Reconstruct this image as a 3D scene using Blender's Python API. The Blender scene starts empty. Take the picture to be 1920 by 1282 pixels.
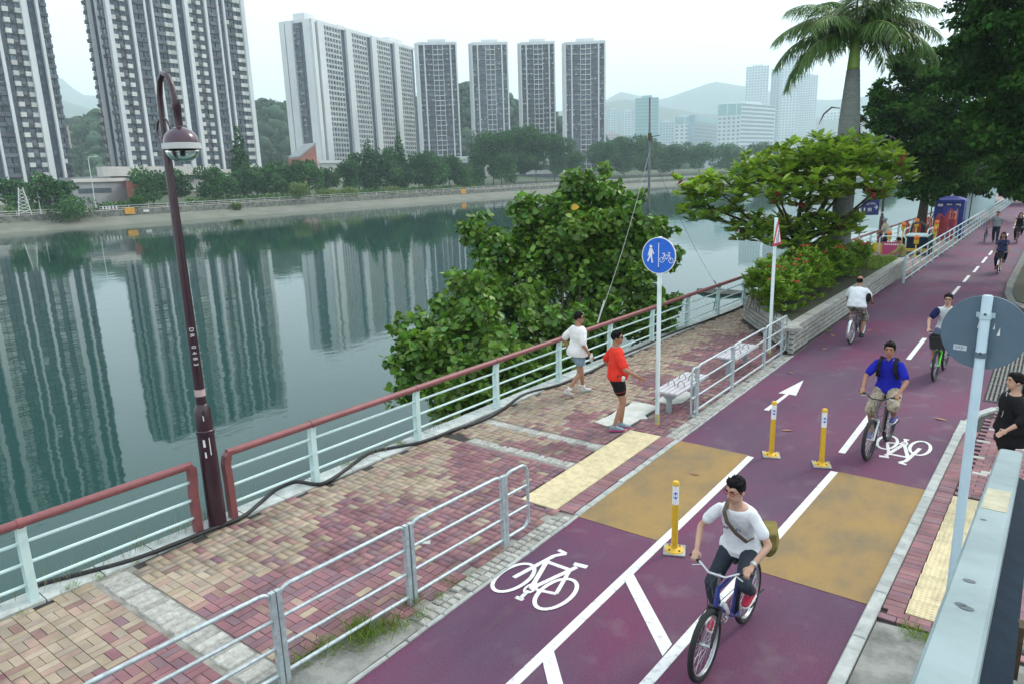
import bpy, math, random
import numpy as np
from math import sin, cos, pi, radians, sqrt, atan2, hypot
from mathutils import Vector, Matrix

scene = bpy.context.scene
COL = scene.collection
rng = np.random.default_rng(7)
random.seed(7)

# ------------------------------------------------------------------ camera
CAM_H, PITCH, ROLL, YAW, FPX = 4.5, radians(13.3), radians(1.8), radians(37.28), 1330.0
_r = Vector((cos(YAW), sin(YAW), 0)); _f = Vector((-sin(YAW), cos(YAW), 0)); _u = Vector((0, 0, 1))
_fw = _f * cos(PITCH) - _u * sin(PITCH); _up = _f * sin(PITCH) + _u * cos(PITCH)
_cx = _r * cos(ROLL) - _up * sin(ROLL); _cy = _r * sin(ROLL) + _up * cos(ROLL)
cam_data = bpy.data.cameras.new("camera"); cam = bpy.data.objects.new("camera", cam_data); COL.objects.link(cam)
cam.matrix_world = Matrix(((_cx.x, _cy.x, -_fw.x, 0), (_cx.y, _cy.y, -_fw.y, 0), (_cx.z, _cy.z, -_fw.z, CAM_H), (0, 0, 0, 1)))
cam_data.sensor_fit = 'HORIZONTAL'; cam_data.sensor_width = 36.0; cam_data.lens = FPX / 1920 * 36
cam_data.clip_start = 0.05; cam_data.clip_end = 9000
scene.camera = cam

# ------------------------------------------------------------------ sky, sun, exposure
SUN_EL, SUN_AZ = radians(42), radians(20)          # azimuth measured from +Y towards +X
world = bpy.data.worlds.new("World"); scene.world = world; world.use_nodes = True
wn = world.node_tree.nodes; wl = world.node_tree.links; wn.clear()
sky = wn.new("ShaderNodeTexSky"); sky.sky_type = 'NISHITA'; sky.sun_disc = False
sky.sun_elevation = SUN_EL; sky.sun_rotation = SUN_AZ; sky.air_density = 1.0; sky.dust_density = 5.0; sky.ozone_density = 1.0
hazy = wn.new("ShaderNodeMixRGB"); hazy.inputs[0].default_value = 0.60; hazy.inputs[2].default_value = (12.2, 13.3, 13.9, 1)
bg = wn.new("ShaderNodeBackground"); bg.inputs[1].default_value = 0.142
wo = wn.new("ShaderNodeOutputWorld")
wl.new(sky.outputs[0], hazy.inputs[1]); wl.new(hazy.outputs[0], bg.inputs[0]); wl.new(bg.outputs[0], wo.inputs[0])
sun_d = bpy.data.lights.new("sun", 'SUN'); sun_d.energy = 1.5; sun_d.angle = radians(10); sun_d.color = (1.0, 0.95, 0.88)
sun = bpy.data.objects.new("sun", sun_d); COL.objects.link(sun)
_sd = Vector((sin(SUN_AZ) * cos(SUN_EL), cos(SUN_AZ) * cos(SUN_EL), sin(SUN_EL)))
sun.rotation_euler = _sd.to_track_quat('Z', 'Y').to_euler()
scene.view_settings.view_transform = 'Standard'; scene.view_settings.look = 'None'
scene.view_settings.exposure = 0.22; scene.view_settings.gamma = 1.0; scene.view_settings.use_curve_mapping = False
scene.cycles.use_denoising = True
scene.cycles.max_bounces = 6; scene.cycles.diffuse_bounces = 3; scene.cycles.glossy_bounces = 3
scene.cycles.transmission_bounces = 4; scene.cycles.transparent_max_bounces = 6; scene.cycles.volume_bounces = 2
scene.cycles.caustics_reflective = False; scene.cycles.caustics_refractive = False

# ------------------------------------------------------------------ materials
def srgb(r, g, b):
    c = []
    for v in (r, g, b):
        v /= 255.0
        c.append(v / 12.92 if v <= 0.04045 else ((v + 0.055) / 1.055) ** 2.4)
    return tuple(c)

MATS = {}
def M(name, col, rough=0.6, var=0.15, scale=6.0, bump=0.0, bscale=80.0, metal=0.0, col2=None, fac=None, island=0.0, attr=False,
      pos=False, spec=0.5, trans=0.0, objrand=0.0, coat=0.0, detail=6.0, stretch=None):
    if name in MATS: return MATS[name]
    m = bpy.data.materials.new(name); m.use_nodes = True
    nt = m.node_tree; N = nt.nodes; L = nt.links
    b = N["Principled BSDF"]
    b.inputs["Roughness"].default_value = rough; b.inputs["Metallic"].default_value = metal
    b.inputs["Specular IOR Level"].default_value = spec
    if coat: b.inputs["Coat Weight"].default_value = coat
    tc = N.new("ShaderNodeNewGeometry").outputs["Position"] if pos else N.new("ShaderNodeTexCoord").outputs["Object"]
    if stretch:
        mp = N.new("ShaderNodeMapping"); mp.inputs["Scale"].default_value = stretch; L.new(tc, mp.inputs[0]); tc = mp.outputs[0]
    nz = N.new("ShaderNodeTexNoise"); nz.inputs["Scale"].default_value = scale; nz.inputs["Detail"].default_value = detail; nz.inputs["Roughness"].default_value = 0.65
    L.new(tc, nz.inputs["Vector"])
    rmp = N.new("ShaderNodeValToRGB"); lo, hi = fac or (0.35, 0.68)
    rmp.color_ramp.elements[0].position = lo; rmp.color_ramp.elements[1].position = hi
    c2 = col2 or tuple(v * (1 - var) for v in col)
    c1 = col if col2 else tuple(min(1, v * (1 + var * 0.6)) for v in col)
    rmp.color_ramp.elements[0].color = (*c2, 1); rmp.color_ramp.elements[1].color = (*c1, 1)
    L.new(nz.outputs[0], rmp.inputs[0]); out = rmp.outputs[0]
    def mult(sock, amt):
        hs = N.new("ShaderNodeHueSaturation")
        ma = N.new("ShaderNodeMapRange"); ma.inputs[3].default_value = 1 - amt; ma.inputs[4].default_value = 1 + amt
        L.new(sock, ma.inputs[0]); L.new(ma.outputs[0], hs.inputs["Value"])
        mb = N.new("ShaderNodeMapRange"); mb.inputs[3].default_value = 0.5 - amt * 0.045; mb.inputs[4].default_value = 0.5 + amt * 0.045
        wnz = N.new("ShaderNodeMath"); wnz.operation = 'FRACT'; wm = N.new("ShaderNodeMath"); wm.operation = 'MULTIPLY'; wm.inputs[1].default_value = 17.31
        L.new(sock, wm.inputs[0]); L.new(wm.outputs[0], wnz.inputs[0]); L.new(wnz.outputs[0], mb.inputs[0]); L.new(mb.outputs[0], hs.inputs["Hue"])
        return hs
    if attr:
        at = N.new("ShaderNodeAttribute"); at.attribute_name = "Col"
        mx = N.new("ShaderNodeMixRGB"); mx.blend_type = 'MULTIPLY'; mx.inputs[0].default_value = 1.0
        L.new(out, mx.inputs[1]); L.new(at.outputs[0], mx.inputs[2]); out = mx.outputs[0]
    if island:
        hs = mult(N.new("ShaderNodeNewGeometry").outputs["Random Per Island"], island); L.new(out, hs.inputs["Color"]); out = hs.outputs[0]
    if objrand:
        hs = mult(N.new("ShaderNodeObjectInfo").outputs["Random"], objrand); L.new(out, hs.inputs["Color"]); out = hs.outputs[0]
    L.new(out, b.inputs["Base Color"])
    if bump:
        bn = N.new("ShaderNodeTexNoise"); bn.inputs["Scale"].default_value = bscale; bn.inputs["Detail"].default_value = 4
        L.new(tc, bn.inputs["Vector"])
        bp = N.new("ShaderNodeBump"); bp.inputs["Strength"].default_value = min(1, bump); bp.inputs["Distance"].default_value = 0.01
        L.new(bn.outputs[0], bp.inputs["Height"]); L.new(bp.outputs[0], b.inputs["Normal"])
    if trans:
        tr = N.new("ShaderNodeBsdfTranslucent"); L.new(out, tr.inputs[0])
        mx = N.new("ShaderNodeMixShader"); mx.inputs[0].default_value = trans
        L.new(b.outputs[0], mx.inputs[1]); L.new(tr.outputs[0], mx.inputs[2]); L.new(mx.outputs[0], N["Material Output"].inputs["Surface"])
    MATS[name] = m
    return m

def glass(name, col=(0.9, 0.95, 0.95), rough=0.02, ior=1.3):
    m = bpy.data.materials.new(name); m.use_nodes = True; b = m.node_tree.nodes["Principled BSDF"]
    b.inputs["Base Color"].default_value = (*col, 1); b.inputs["Roughness"].default_value = rough
    b.inputs["Transmission Weight"].default_value = 1.0; b.inputs["IOR"].default_value = ior
    return m

# ------------------------------------------------------------------ objects
def tag(o, label=None, cat=None, group=None, kind=None):
    if label: o["label"] = label
    if cat: o["category"] = cat
    if group: o["group"] = group
    if kind: o["kind"] = kind
    return o

def thing(name, label, cat, loc=(0, 0, 0), rz=0.0, group=None):
    o = bpy.data.objects.new(name, None); o.empty_display_size = 0.2; COL.objects.link(o)
    o.location = loc; o.rotation_euler = (0, 0, rz)
    return tag(o, label, cat, group)

def copy_tree(o, parent=None):
    c = o.copy(); COL.objects.link(c); c.parent = parent
    if parent: c.matrix_parent_inverse = o.matrix_parent_inverse.copy()
    for ch in o.children: copy_tree(ch, c)
    return c

def link_mesh(name, me, mats, parent=None, smooth=False, sharp=None):
    if not isinstance(mats, (list, tuple)): mats = [mats]
    for m in mats: me.materials.append(m)
    o = bpy.data.objects.new(name, me); COL.objects.link(o); o.parent = parent
    if smooth:
        me.shade_smooth()
        if sharp: me.set_sharp_from_angle(angle=radians(sharp))
    return o

def mesh_np(name, V, F, mats, parent=None, smooth=False, col=None, mi=None):
    V = np.asarray(V, np.float32); F = np.asarray(F, np.int32)
    me = bpy.data.meshes.new(name); k = F.shape[1]
    me.vertices.add(len(V)); me.vertices.foreach_set("co", V.ravel())
    me.loops.add(F.size); me.loops.foreach_set("vertex_index", F.ravel())
    me.polygons.add(len(F)); me.polygons.foreach_set("loop_start", np.arange(0, F.size, k, dtype=np.int32))
    if mi is not None: me.polygons.foreach_set("material_index", np.asarray(mi, np.int32))
    me.update(calc_edges=True)
    if col is not None:
        at = me.color_attributes.new("Col", 'FLOAT_COLOR', 'POINT')
        c4 = np.ones((len(V), 4), np.float32); c4[:, :3] = col; at.data.foreach_set("color", c4.ravel())
    return link_mesh(name, me, mats, parent, smooth)

class MB:
    """collects boxes, tubes, lathes, prisms and lofts into one mesh"""
    def __init__(s): s.v = []; s.f = []; s.m = []; s.cur = 0
    def add(s, vs, fs):
        n = len(s.v); s.v += [tuple(v) for v in vs]; s.f += [tuple(i + n for i in f) for f in fs]; s.m += [s.cur] * len(fs); return s
    def box(s, c, d, rz=0.0, mat=None, bot=True):
        x, y, z = d[0] / 2, d[1] / 2, d[2] / 2
        P = [(-x, -y, -z), (x, -y, -z), (x, y, -z), (-x, y, -z), (-x, -y, z), (x, -y, z), (x, y, z), (-x, y, z)]
        R = mat if mat is not None else Matrix.Rotation(rz, 4, 'Z')
        P = [R @ Vector(p) + Vector(c) for p in P]
        F = [(4, 5, 6, 7), (0, 1, 5, 4), (1, 2, 6, 5), (2, 3, 7, 6), (3, 0, 4, 7)] + ([(3, 2, 1, 0)] if bot else [])
        return s.add(P, F)
    def beam(s, a, b, w, h, up=(0, 0, 1)):
        a = Vector(a); b = Vector(b); d = b - a; L = d.length; d.normalize(); up = Vector(up)
        x = d.cross(up)
        if x.length < 1e-4: x = d.cross(Vector((1, 0, 0)))
        x.normalize(); z = x.cross(d)
        R = Matrix((x, d, z)).transposed().to_4x4()
        return s.box((a + b) / 2, (w, L, h), mat=R)
    def tube(s, pts, r, n=8, cap=True, flat=None, closed=False):
        pts = [Vector(p) for p in pts]; k = len(pts)
        rs = r if isinstance(r, (list, tuple)) else [r] * k
        dirs = []
        for i in range(k):
            if closed: d = pts[(i + 1) % k] - pts[i - 1]
            else: d = pts[min(i + 1, k - 1)] - pts[max(i - 1, 0)]
            dirs.append(d.normalized() if d.length > 1e-9 else Vector((0, 0, 1)))
        ref = Vector((0, 0, 1)) if abs(dirs[0].z) < 0.9 else Vector((1, 0, 0))
        x = dirs[0].cross(ref).normalized(); V = []; F = []
        for i in range(k):
            x = (x - dirs[i] * x.dot(dirs[i])).normalized(); y = dirs[i].cross(x)
            rr = rs[i]; rx, ry = (rr if isinstance(rr, tuple) else (rr, rr))
            for j in range(n):
                a = 2 * pi * j / n; V.append(pts[i] + x * (cos(a) * rx) + y * (sin(a) * ry))
        for i in range(k if closed else k - 1):
            for j in range(n):
                a, b = i * n + j, i * n + (j + 1) % n; c, d = ((i + 1) % k) * n + (j + 1) % n, ((i + 1) % k) * n + j
                F.append((a, b, c, d))
        if cap and not closed: F += [tuple(reversed(range(n))), tuple(range((k - 1) * n, k * n))]
        return s.add(V, F)
    def cyl(s, a, b, r, n=12): return s.tube([a, b], r, n)
    def lathe(s, prof, n=20, at=(0, 0, 0), mat=None):
        V = []; F = []; k = len(prof); at = Vector(at)
        for r, z in prof:
            for j in range(n):
                p = Vector((r * cos(2 * pi * j / n), r * sin(2 * pi * j / n), z)); V.append((mat @ p if mat is not None else p) + at)
        for i in range(k - 1):
            for j in range(n): F.append((i * n + j, i * n + (j + 1) % n, (i + 1) * n + (j + 1) % n, (i + 1) * n + j))
        if prof[0][0] > 1e-6: F.append(tuple(reversed(range(n))))
        if prof[-1][0] > 1e-6: F.append(tuple(range((k - 1) * n, k * n)))
        return s.add(V, F)
    def ball(s, c, r, n=12, m=8, mat=None):
        r = r if isinstance(r, (tuple, list)) else (r, r, r); V = []; F = []; c = Vector(c)
        tr = lambda p: (mat @ p if mat is not None else p) + c
        V.append(tr(Vector((0, 0, -r[2]))))
        for i in range(1, m):
            t = -pi / 2 + pi * i / m
            for j in range(n): V.append(tr(Vector((r[0] * cos(t) * cos(2 * pi * j / n), r[1] * cos(t) * sin(2 * pi * j / n), r[2] * sin(t)))))
        V.append(tr(Vector((0, 0, r[2])))); top = len(V) - 1
        for j in range(n): F.append((0, 1 + (j + 1) % n, 1 + j)); F.append((top, 1 + (m - 2) * n + j, 1 + (m - 2) * n + (j + 1) % n))
        for i in range(m - 2):
            for j in range(n): F.append((1 + i * n + j, 1 + i * n + (j + 1) % n, 1 + (i + 1) * n + (j + 1) % n, 1 + (i + 1) * n + j))
        return s.add(V, F)
    def prism(s, poly, z0, z1, mat=None, side=True):
        n = len(poly); T = (lambda p: mat @ Vector(p)) if mat is not None else (lambda p: Vector(p))
        V = [T((x, y, z0)) for x, y in poly] + [T((x, y, z1)) for x, y in poly]
        F = [tuple(range(n, 2 * n)), tuple(reversed(range(n)))]
        if side: F += [(i, (i + 1) % n, n + (i + 1) % n, n + i) for i in range(n)]
        return s.add(V, F)
    def loft(s, rings, cap=True):
        n = len(rings[0]); V = [p for r in rings for p in r]; F = []
        for i in range(len(rings) - 1):
            for j in range(n): F.append((i * n + j, i * n + (j + 1) % n, (i + 1) * n + (j + 1) % n, (i + 1) * n + j))
        if cap: F += [tuple(reversed(range(n))), tuple(range((len(rings) - 1) * n, len(rings) * n))]
        return s.add(V, F)
    def quad(s, a, b, c, d): return s.add([a, b, c, d], [(0, 1, 2, 3)])
    def mesh(s, name):
        me = bpy.data.meshes.new(name); me.from_pydata(s.v, [], s.f)
        if any(s.m): me.polygons.foreach_set("material_index", s.m)
        me.update(); return me
    def build(s, name, mats, parent=None, smooth=False, sharp=None, world=False, loc=None):
        if world and parent is not None:
            o = Vector(parent.location); s.v = [tuple(Vector(v) - o) for v in s.v]
        ob = link_mesh(name, s.mesh(name), mats, parent, smooth, sharp)
        if loc is not None: ob.location = loc
        return ob

def text_part(name, body, size, mat, parent, M4, align='CENTER'):
    cu = bpy.data.curves.new(name, 'FONT'); cu.body = body; cu.size = size; cu.align_x = align; cu.align_y = 'CENTER'; cu.extrude = 0.0008
    cu.materials.append(mat)
    tmp = bpy.data.objects.new(name, cu); COL.objects.link(tmp); dg = bpy.context.evaluated_depsgraph_get(); dg.update()
    me = bpy.data.meshes.new_from_object(tmp.evaluated_get(dg)); bpy.data.objects.remove(tmp); bpy.data.curves.remove(cu)
    if not me.materials: me.materials.append(mat)
    o = bpy.data.objects.new(name, me); COL.objects.link(o); o.parent = parent; o.matrix_local = M4
    return o

def frame(origin, x, y):
    x = Vector(x).normalized(); y = Vector(y).normalized(); z = x.cross(y)
    m = Matrix((x, y, z)).transposed().to_4x4(); m.translation = Vector(origin); return m

# ------------------------------------------------------------------ leaves
LEAF_OVAL = (np.array([(0, 0, 0), (0.28, 0.32, 0.07), (0.30, 0.66, 0.06), (0, 1.0, -0.06), (-0.30, 0.66, 0.06), (-0.28, 0.32, 0.07), (0, 0.5, 0.0)]),
             np.array([(0, 1, 6, 5), (1, 2, 3, 6), (5, 6, 3, 4)]))
LEAF_ROUND = (np.array([(0, 0, 0), (0.48, 0.12, 0.06), (0.46, 0.6, 0.05), (0, 1.0, -0.05), (-0.46, 0.6, 0.05), (-0.48, 0.12, 0.06), (0, 0.45, -0.02)]),
              np.array([(0, 1, 2, 6), (6, 2, 3, 4), (0, 6, 4, 5)]))
LEAF_LONG = (np.array([(0, 0, 0), (0.13, 0.35, 0.03), (0, 1.0, -0.12), (-0.13, 0.35, 0.03)]), np.array([(0, 1, 2, 3)]))
LEAF_DIAMOND = (np.array([(0, 0, 0), (0.36, 0.45, 0.08), (0, 1.0, 0), (-0.36, 0.45, 0.08)]), np.array([(0, 1, 2, 3)]))

def place_leaves(P, D, U, S, leaf):
    """P roots, D leaf directions, U up hints, S sizes -> vertices, faces"""
    T, F = leaf
    D = D / (np.linalg.norm(D, axis=1, keepdims=True) + 1e-9)
    X = np.cross(D, U); X /= (np.linalg.norm(X, axis=1, keepdims=True) + 1e-9)
    Z = np.cross(X, D)
    V = P[:, None, :] + S[:, None, None] * (T[None, :, 0, None] * X[:, None, :] + T[None, :, 1, None] * D[:, None, :] + T[None, :, 2, None] * Z[:, None, :])
    n, k = len(P), len(T)
    FF = (F[None] + (np.arange(n) * k)[:, None, None]).reshape(-1, F.shape[1])
    return V.reshape(-1, 3), FF

def rand_dirs(n, g=None):
    g = g or rng
    v = g.normal(size=(n, 3)); return v / np.linalg.norm(v, axis=1, keepdims=True)

def clump_points(clumps, n, shell=0.55, g=None):
    g = g or rng
    C = np.array(clumps, float); w = C[:, 3] ** 2; idx = g.choice(len(C), n, p=w / w.sum())
    d = rand_dirs(n, g); r = shell + (1 - shell) * g.random(n) ** 0.7
    sq = C[idx, 4:7] if C.shape[1] >= 7 else np.ones((n, 3))
    P = C[idx, :3] + d * sq * (C[idx, 3] * r)[:, None]
    return P, d, idx

def crown_mesh(name, clumps, n, leaf, size, mat, parent, up=0.35, rnd=0.8, droop=0.0, shell=0.5, g=None):
    g = g or rng
    P, d, _ = clump_points(clumps, n, shell, g)
    D = d * 0.7 + rand_dirs(n, g) * rnd; D[:, 2] -= droop
    U = d + np.array([0, 0, up]) + rand_dirs(n, g) * 0.6
    S = size * (0.5 + 0.95 * g.random(n) ** 1.4)
    V, F = place_leaves(P, D, U, S, leaf)
    return mesh_np(name, V, F, mat, parent)

def branches(mb, base, targets, r0, r1, sag=0.0, n=7, seg=5):
    base = Vector(base)
    for t in targets:
        t = Vector(t); pts = []; rs = []
        for i in range(seg + 1):
            k = i / seg; p = base.lerp(t, k); p.z += sag * sin(pi * k)
            if 0 < i < seg: p += Vector((random.uniform(-1, 1), random.uniform(-1, 1), random.uniform(-.6, .6))) * (t - base).length * 0.035
            pts.append(p); rs.append(r0 * (1 - k) + r1 * k)
        mb.tube(pts, rs, n)

def wx_rail(y): return -8.75 + 0.033 * y      # x of the riverside railing along the path
# ================================================================== ground, paving, track
def project(p):
    v = Vector(p) - Vector((0, 0, CAM_H)); z = v.dot(_fw)
    return 960 + FPX * v.dot(_cx) / z, 641 - FPX * v.dot(_cy) / z, z
def in_view(p, m=10):
    x, y, z = project(p); return z > 0.3 and -m < x < 1920 + m and -m < y < 1282 + m

m_base = M('ground_concrete', (0.20, 0.20, 0.18), 0.85, col2=(0.13, 0.125, 0.115), scale=0.8, bump=0.3, bscale=40, pos=True)
m_joint = M('paving_joint_sand', (0.055, 0.05, 0.045), 0.95, col2=(0.025, 0.025, 0.024), scale=5, pos=True)
m_brick = M('paving_brick', (1.0, 1.0, 1.0), 0.78, col2=(0.60, 0.60, 0.62), scale=1.9, fac=(0.30, 0.62), detail=9, attr=True, pos=True, bump=0.35, bscale=160, spec=0.3)
m_setts = M('granite_setts', (0.46, 0.46, 0.42), 0.85, col2=(0.26, 0.26, 0.24), scale=14, bump=0.5, bscale=60, pos=True, objrand=0.2)
m_kerb = M('granite_kerb', (0.40, 0.43, 0.41), 0.8, col2=(0.25, 0.27, 0.26), scale=6, fac=(0.28, 0.6), bump=0.3, bscale=120, pos=True, objrand=0.1)
m_tact = M('tactile_yellow', (0.60, 0.52, 0.32), 0.7, col2=(0.43, 0.36, 0.23), scale=7, fac=(0.3, 0.55), pos=True, objrand=0.08)
m_white = M('road_paint_white', (0.70, 0.72, 0.71), 0.6, col2=(0.46, 0.45, 0.45), scale=13, fac=(0.33, 0.47), pos=True, bump=0.2, bscale=200)
m_slab = M('pale_concrete_slab', (0.60, 0.62, 0.58), 0.85, col2=(0.42, 0.43, 0.40), scale=3, pos=True, bump=0.3, bscale=80)

def track_material():
    m = bpy.data.materials.new('maroon_asphalt'); m.use_nodes = True; nt = m.node_tree; N = nt.nodes; L = nt.links; b = N["Principled BSDF"]
    g = N.new("ShaderNodeNewGeometry").outputs["Position"]
    def noise(scale, stretch=None, detail=5):
        v = g
        if stretch:
            mp = N.new("ShaderNodeMapping"); mp.inputs["Scale"].default_value = stretch; L.new(g, mp.inputs[0]); v = mp.outputs[0]
        n = N.new("ShaderNodeTexNoise"); n.inputs["Scale"].default_value = scale; n.inputs["Detail"].default_value = detail; L.new(v, n.inputs["Vector"]); return n.outputs[0]
    def ramp(s, a, b_, ca, cb):
        r = N.new("ShaderNodeValToRGB"); r.color_ramp.elements[0].position = a; r.color_ramp.elements[1].position = b_
        r.color_ramp.elements[0].color = (*ca, 1); r.color_ramp.elements[1].color = (*cb, 1); L.new(s, r.inputs[0]); return r.outputs[0]
    def mix(f, a, b_, mode='MIX'):
        x = N.new("ShaderNodeMixRGB"); x.blend_type = mode
        for k, s in enumerate((f, a, b_)):
            if isinstance(s, (int, float)): x.inputs[k].default_value = s
            elif isinstance(s, tuple): x.inputs[k].default_value = (*s, 1)
            else: L.new(s, x.inputs[k])
        return x.outputs[0]
    basec = ramp(noise(0.45, None, 7), 0.40, 0.64, (0.080, 0.031, 0.074), (0.132, 0.027, 0.078))
    worn = ramp(noise(1.6, (1.0, 0.25, 1.0)), 0.40, 0.66, (0, 0, 0), (1, 1, 1))
    c = mix(mix(1.0, worn, (0.5, 0.5, 0.5), 'MULTIPLY'), basec, (0.090, 0.064, 0.100))
    speck = ramp(noise(120, None, 2), 0.36, 0.64, (0.62, 0.62, 0.64), (1.36, 1.33, 1.33))
    c = mix(1.0, c, speck, 'MULTIPLY')
    dust = ramp(noise(2.2, None, 8), 0.57, 0.74, (0, 0, 0), (0.34, 0.34, 0.34))
    c = mix(dust, c, (0.19, 0.16, 0.17))
    scuff = ramp(noise(5, (3.2, 0.09, 1), 6), 0.60, 0.70, (0, 0, 0), (0.55, 0.55, 0.55))
    c = mix(scuff, c, (0.07, 0.05, 0.06))
    L.new(c, b.inputs["Base Color"]); b.inputs["Roughness"].default_value = 0.72; b.inputs["Specular IOR Level"].default_value = 0.4
    bp = N.new("ShaderNodeBump"); bp.inputs["Strength"].default_value = 0.4; bp.inputs["Distance"].default_value = 0.006
    L.new(noise(220, None, 3), bp.inputs["Height"]); L.new(bp.outputs[0], b.inputs["Normal"])
    return m
m_track = track_material()
m_orange = M('ochre_asphalt', (0.285, 0.178, 0.054), 0.75, col2=(0.14, 0.112, 0.068), scale=1.7, fac=(0.26, 0.60), bump=0.35, bscale=220, pos=True, stretch=(1, 0.55, 1), detail=9)

def sheet(name, poly, z, mat, parent=None, kind='structure', label=None):
    mb = MB(); mb.add([(x, y, z) for x, y in poly], [tuple(range(len(poly)))])
    o = mb.build(name, mat, parent)
    if parent is None: o["kind"] = kind
    return o

# ---- base sheet of the near bank
def qx(y): return wx_rail(y) - 0.22
edge = [(qx(y), y) for y in (-30, 0, 20, 40, 60, 90, 140)]
sheet('ground', edge + [(60, 320), (500, 900), (900, 900), (900, -30)], -0.060, m_base)

# ---- quay wall with coping stones
mb = MB()
for a, b in zip(edge[:-1], edge[1:]):
    mb.quad((a[0], a[1], -3.6), (b[0], b[1], -3.6), (b[0], b[1], -0.061), (a[0], a[1], -0.061))
quay = mb.build('quay_wall', M('quay_stone', (0.26, 0.26, 0.23), 0.9, col2=(0.10, 0.11, 0.09), scale=0.9, bump=0.6, bscale=8, pos=True)); quay["kind"] = 'structure'
m_cop = M('coping_stone', (0.52, 0.56, 0.54), 0.8, col2=(0.30, 0.33, 0.31), scale=5, fac=(0.3, 0.6), pos=True, bump=0.3, objrand=0.1)
y = 0.6
while y < 46:
    L_ = 0.62 if y < 24 else 2.0; x0 = wx_rail(y + L_ / 2)
    mb = MB(); mb.box((0, 0, 0), (0.34, L_ - 0.015, 0.12)); o = mb.build('coping_stone', m_cop, quay)
    o.location = (x0 - 0.06, y + L_ / 2, -0.045 + random.uniform(-.004, .004)); o.rotation_euler = (0, 0, -0.033)
    y += L_

# ---- left footpath: joint bed + bricks
PX1 = -4.94
foot = sheet('footpath', [(wx_rail(y) + 0.12, y) for y in (0.4, 24)] + [(PX1, 24), (PX1, 0.4)], -0.016, m_joint)
C_BEIGE = [np.array(c) for c in ((0.40, 0.325, 0.24), (0.355, 0.30, 0.235), (0.42, 0.35, 0.265), (0.375, 0.305, 0.215), (0.40, 0.285, 0.23))]
C_RED = [np.array(c) for c in ((0.285, 0.138, 0.155), (0.26, 0.13, 0.148), (0.31, 0.165, 0.172), (0.225, 0.130, 0.155), (0.275, 0.15, 0.155), (0.245, 0.155, 0.172))]
C_PINK = [np.array(c) for c in ((0.31, 0.20, 0.165), (0.28, 0.175, 0.155))]
def hsh(*a): 
    v = sin(sum(k * q for k, q in zip((12.9898, 78.233, 37.719), a)) + 4.1) * 43758.5453; return v - math.floor(v)
def beige_amount(x, y):
    d = x - wx_rail(y)                         # distance from the railing
    zig = 0.42 * abs(((y + 0.35 * d) / 1.25) % 2 - 1) * 2
    lim = 0.70 + zig + 0.8 * max(0, sin(y * 0.62 + 0.6)) + 0.25 * sin(y * 2.1)
    return lim - d
def paver_colour(x, y, r):
    b = beige_amount(math.floor(x / 0.2) * 0.2 + 0.2 * (hsh(math.floor(x / 0.4), math.floor(y / 0.4)) - .5), math.floor(y / 0.2) * 0.2)
    if 10.6 < y < 16 and hsh(math.floor((x + y * .3) / 0.8), math.floor(y / 0.45), 3) > 0.70: b += 1.1
    if r < 0.06: return random.choice(C_PINK)
    if r < 0.10: return random.choice(C_BEIGE if b < 0 else C_RED)
    if b > 0.12: c = random.choice(C_BEIGE)
    elif b > -0.05: c = random.choice(C_PINK + C_BEIGE)
    else: c = random.choice(C_RED)
    return c
TACT_L = (-5.60, -5.00, 7.45, 10.75)
def blocked(x, y):
    if TACT_L[0] - 0.02 < x < TACT_L[1] + 0.02 and TACT_L[2] - 0.02 < y < TACT_L[3] + 0.02: return True
    if 2.93 < y < 3.30: return True
    if 8.74 < y < 8.98 and -8.3 < x < -5.6: return True
    if 9.63 < y < 9.87 and -8.3 < x < -5.6: return True
    if y < 4.35 and x > -5.42 + 0.10 * (y - 2.5): return True
    if -6.34 < x < -5.70 and 10.8 < y < 12.15: return True
    if -5.98 < x < -5.46 and 12.5 < y < 13.4: return True
    # planter footprint
    if y > 17.3 and x > -4.7 - (y - 17.3) * 0.72 and x > -7.2: return True
    return False
BL, BW, GAP, BH = 0.2, 0.1, 0.0075, 0.020
bricks = []
ny = int(23.2 / BL)
for i in range(ny):
    y0 = 0.5 + i * BL
    xs = -8.85
    k = 0
    off = (i % 2) * BL + ((i // 2) % 2) * BW
    xx = xs - off
    while xx < PX1 - 0.01:
        if k % 2 == 0:   # two bricks lying along x
            for q in (0, 1): bricks.append((xx + BL / 2, y0 + BW / 2 + q * BW, BL - GAP, BW - GAP))
        else:            # two bricks lying along y
            for q in (0, 1): bricks.append((xx + BW / 2 + q * BW, y0 + BL / 2, BW - GAP, BL - GAP))
        xx += BL; k += 1
keep = []
for (cx, cy, sx, sy) in bricks:
    if cx - sx / 2 < wx_rail(cy) + 0.10 or cx + sx / 2 > PX1 + 0.005 or blocked(cx, cy): continue
    if not in_view((cx, cy, 0), 60): continue
    keep.append((cx, cy, sx, sy))
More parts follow.
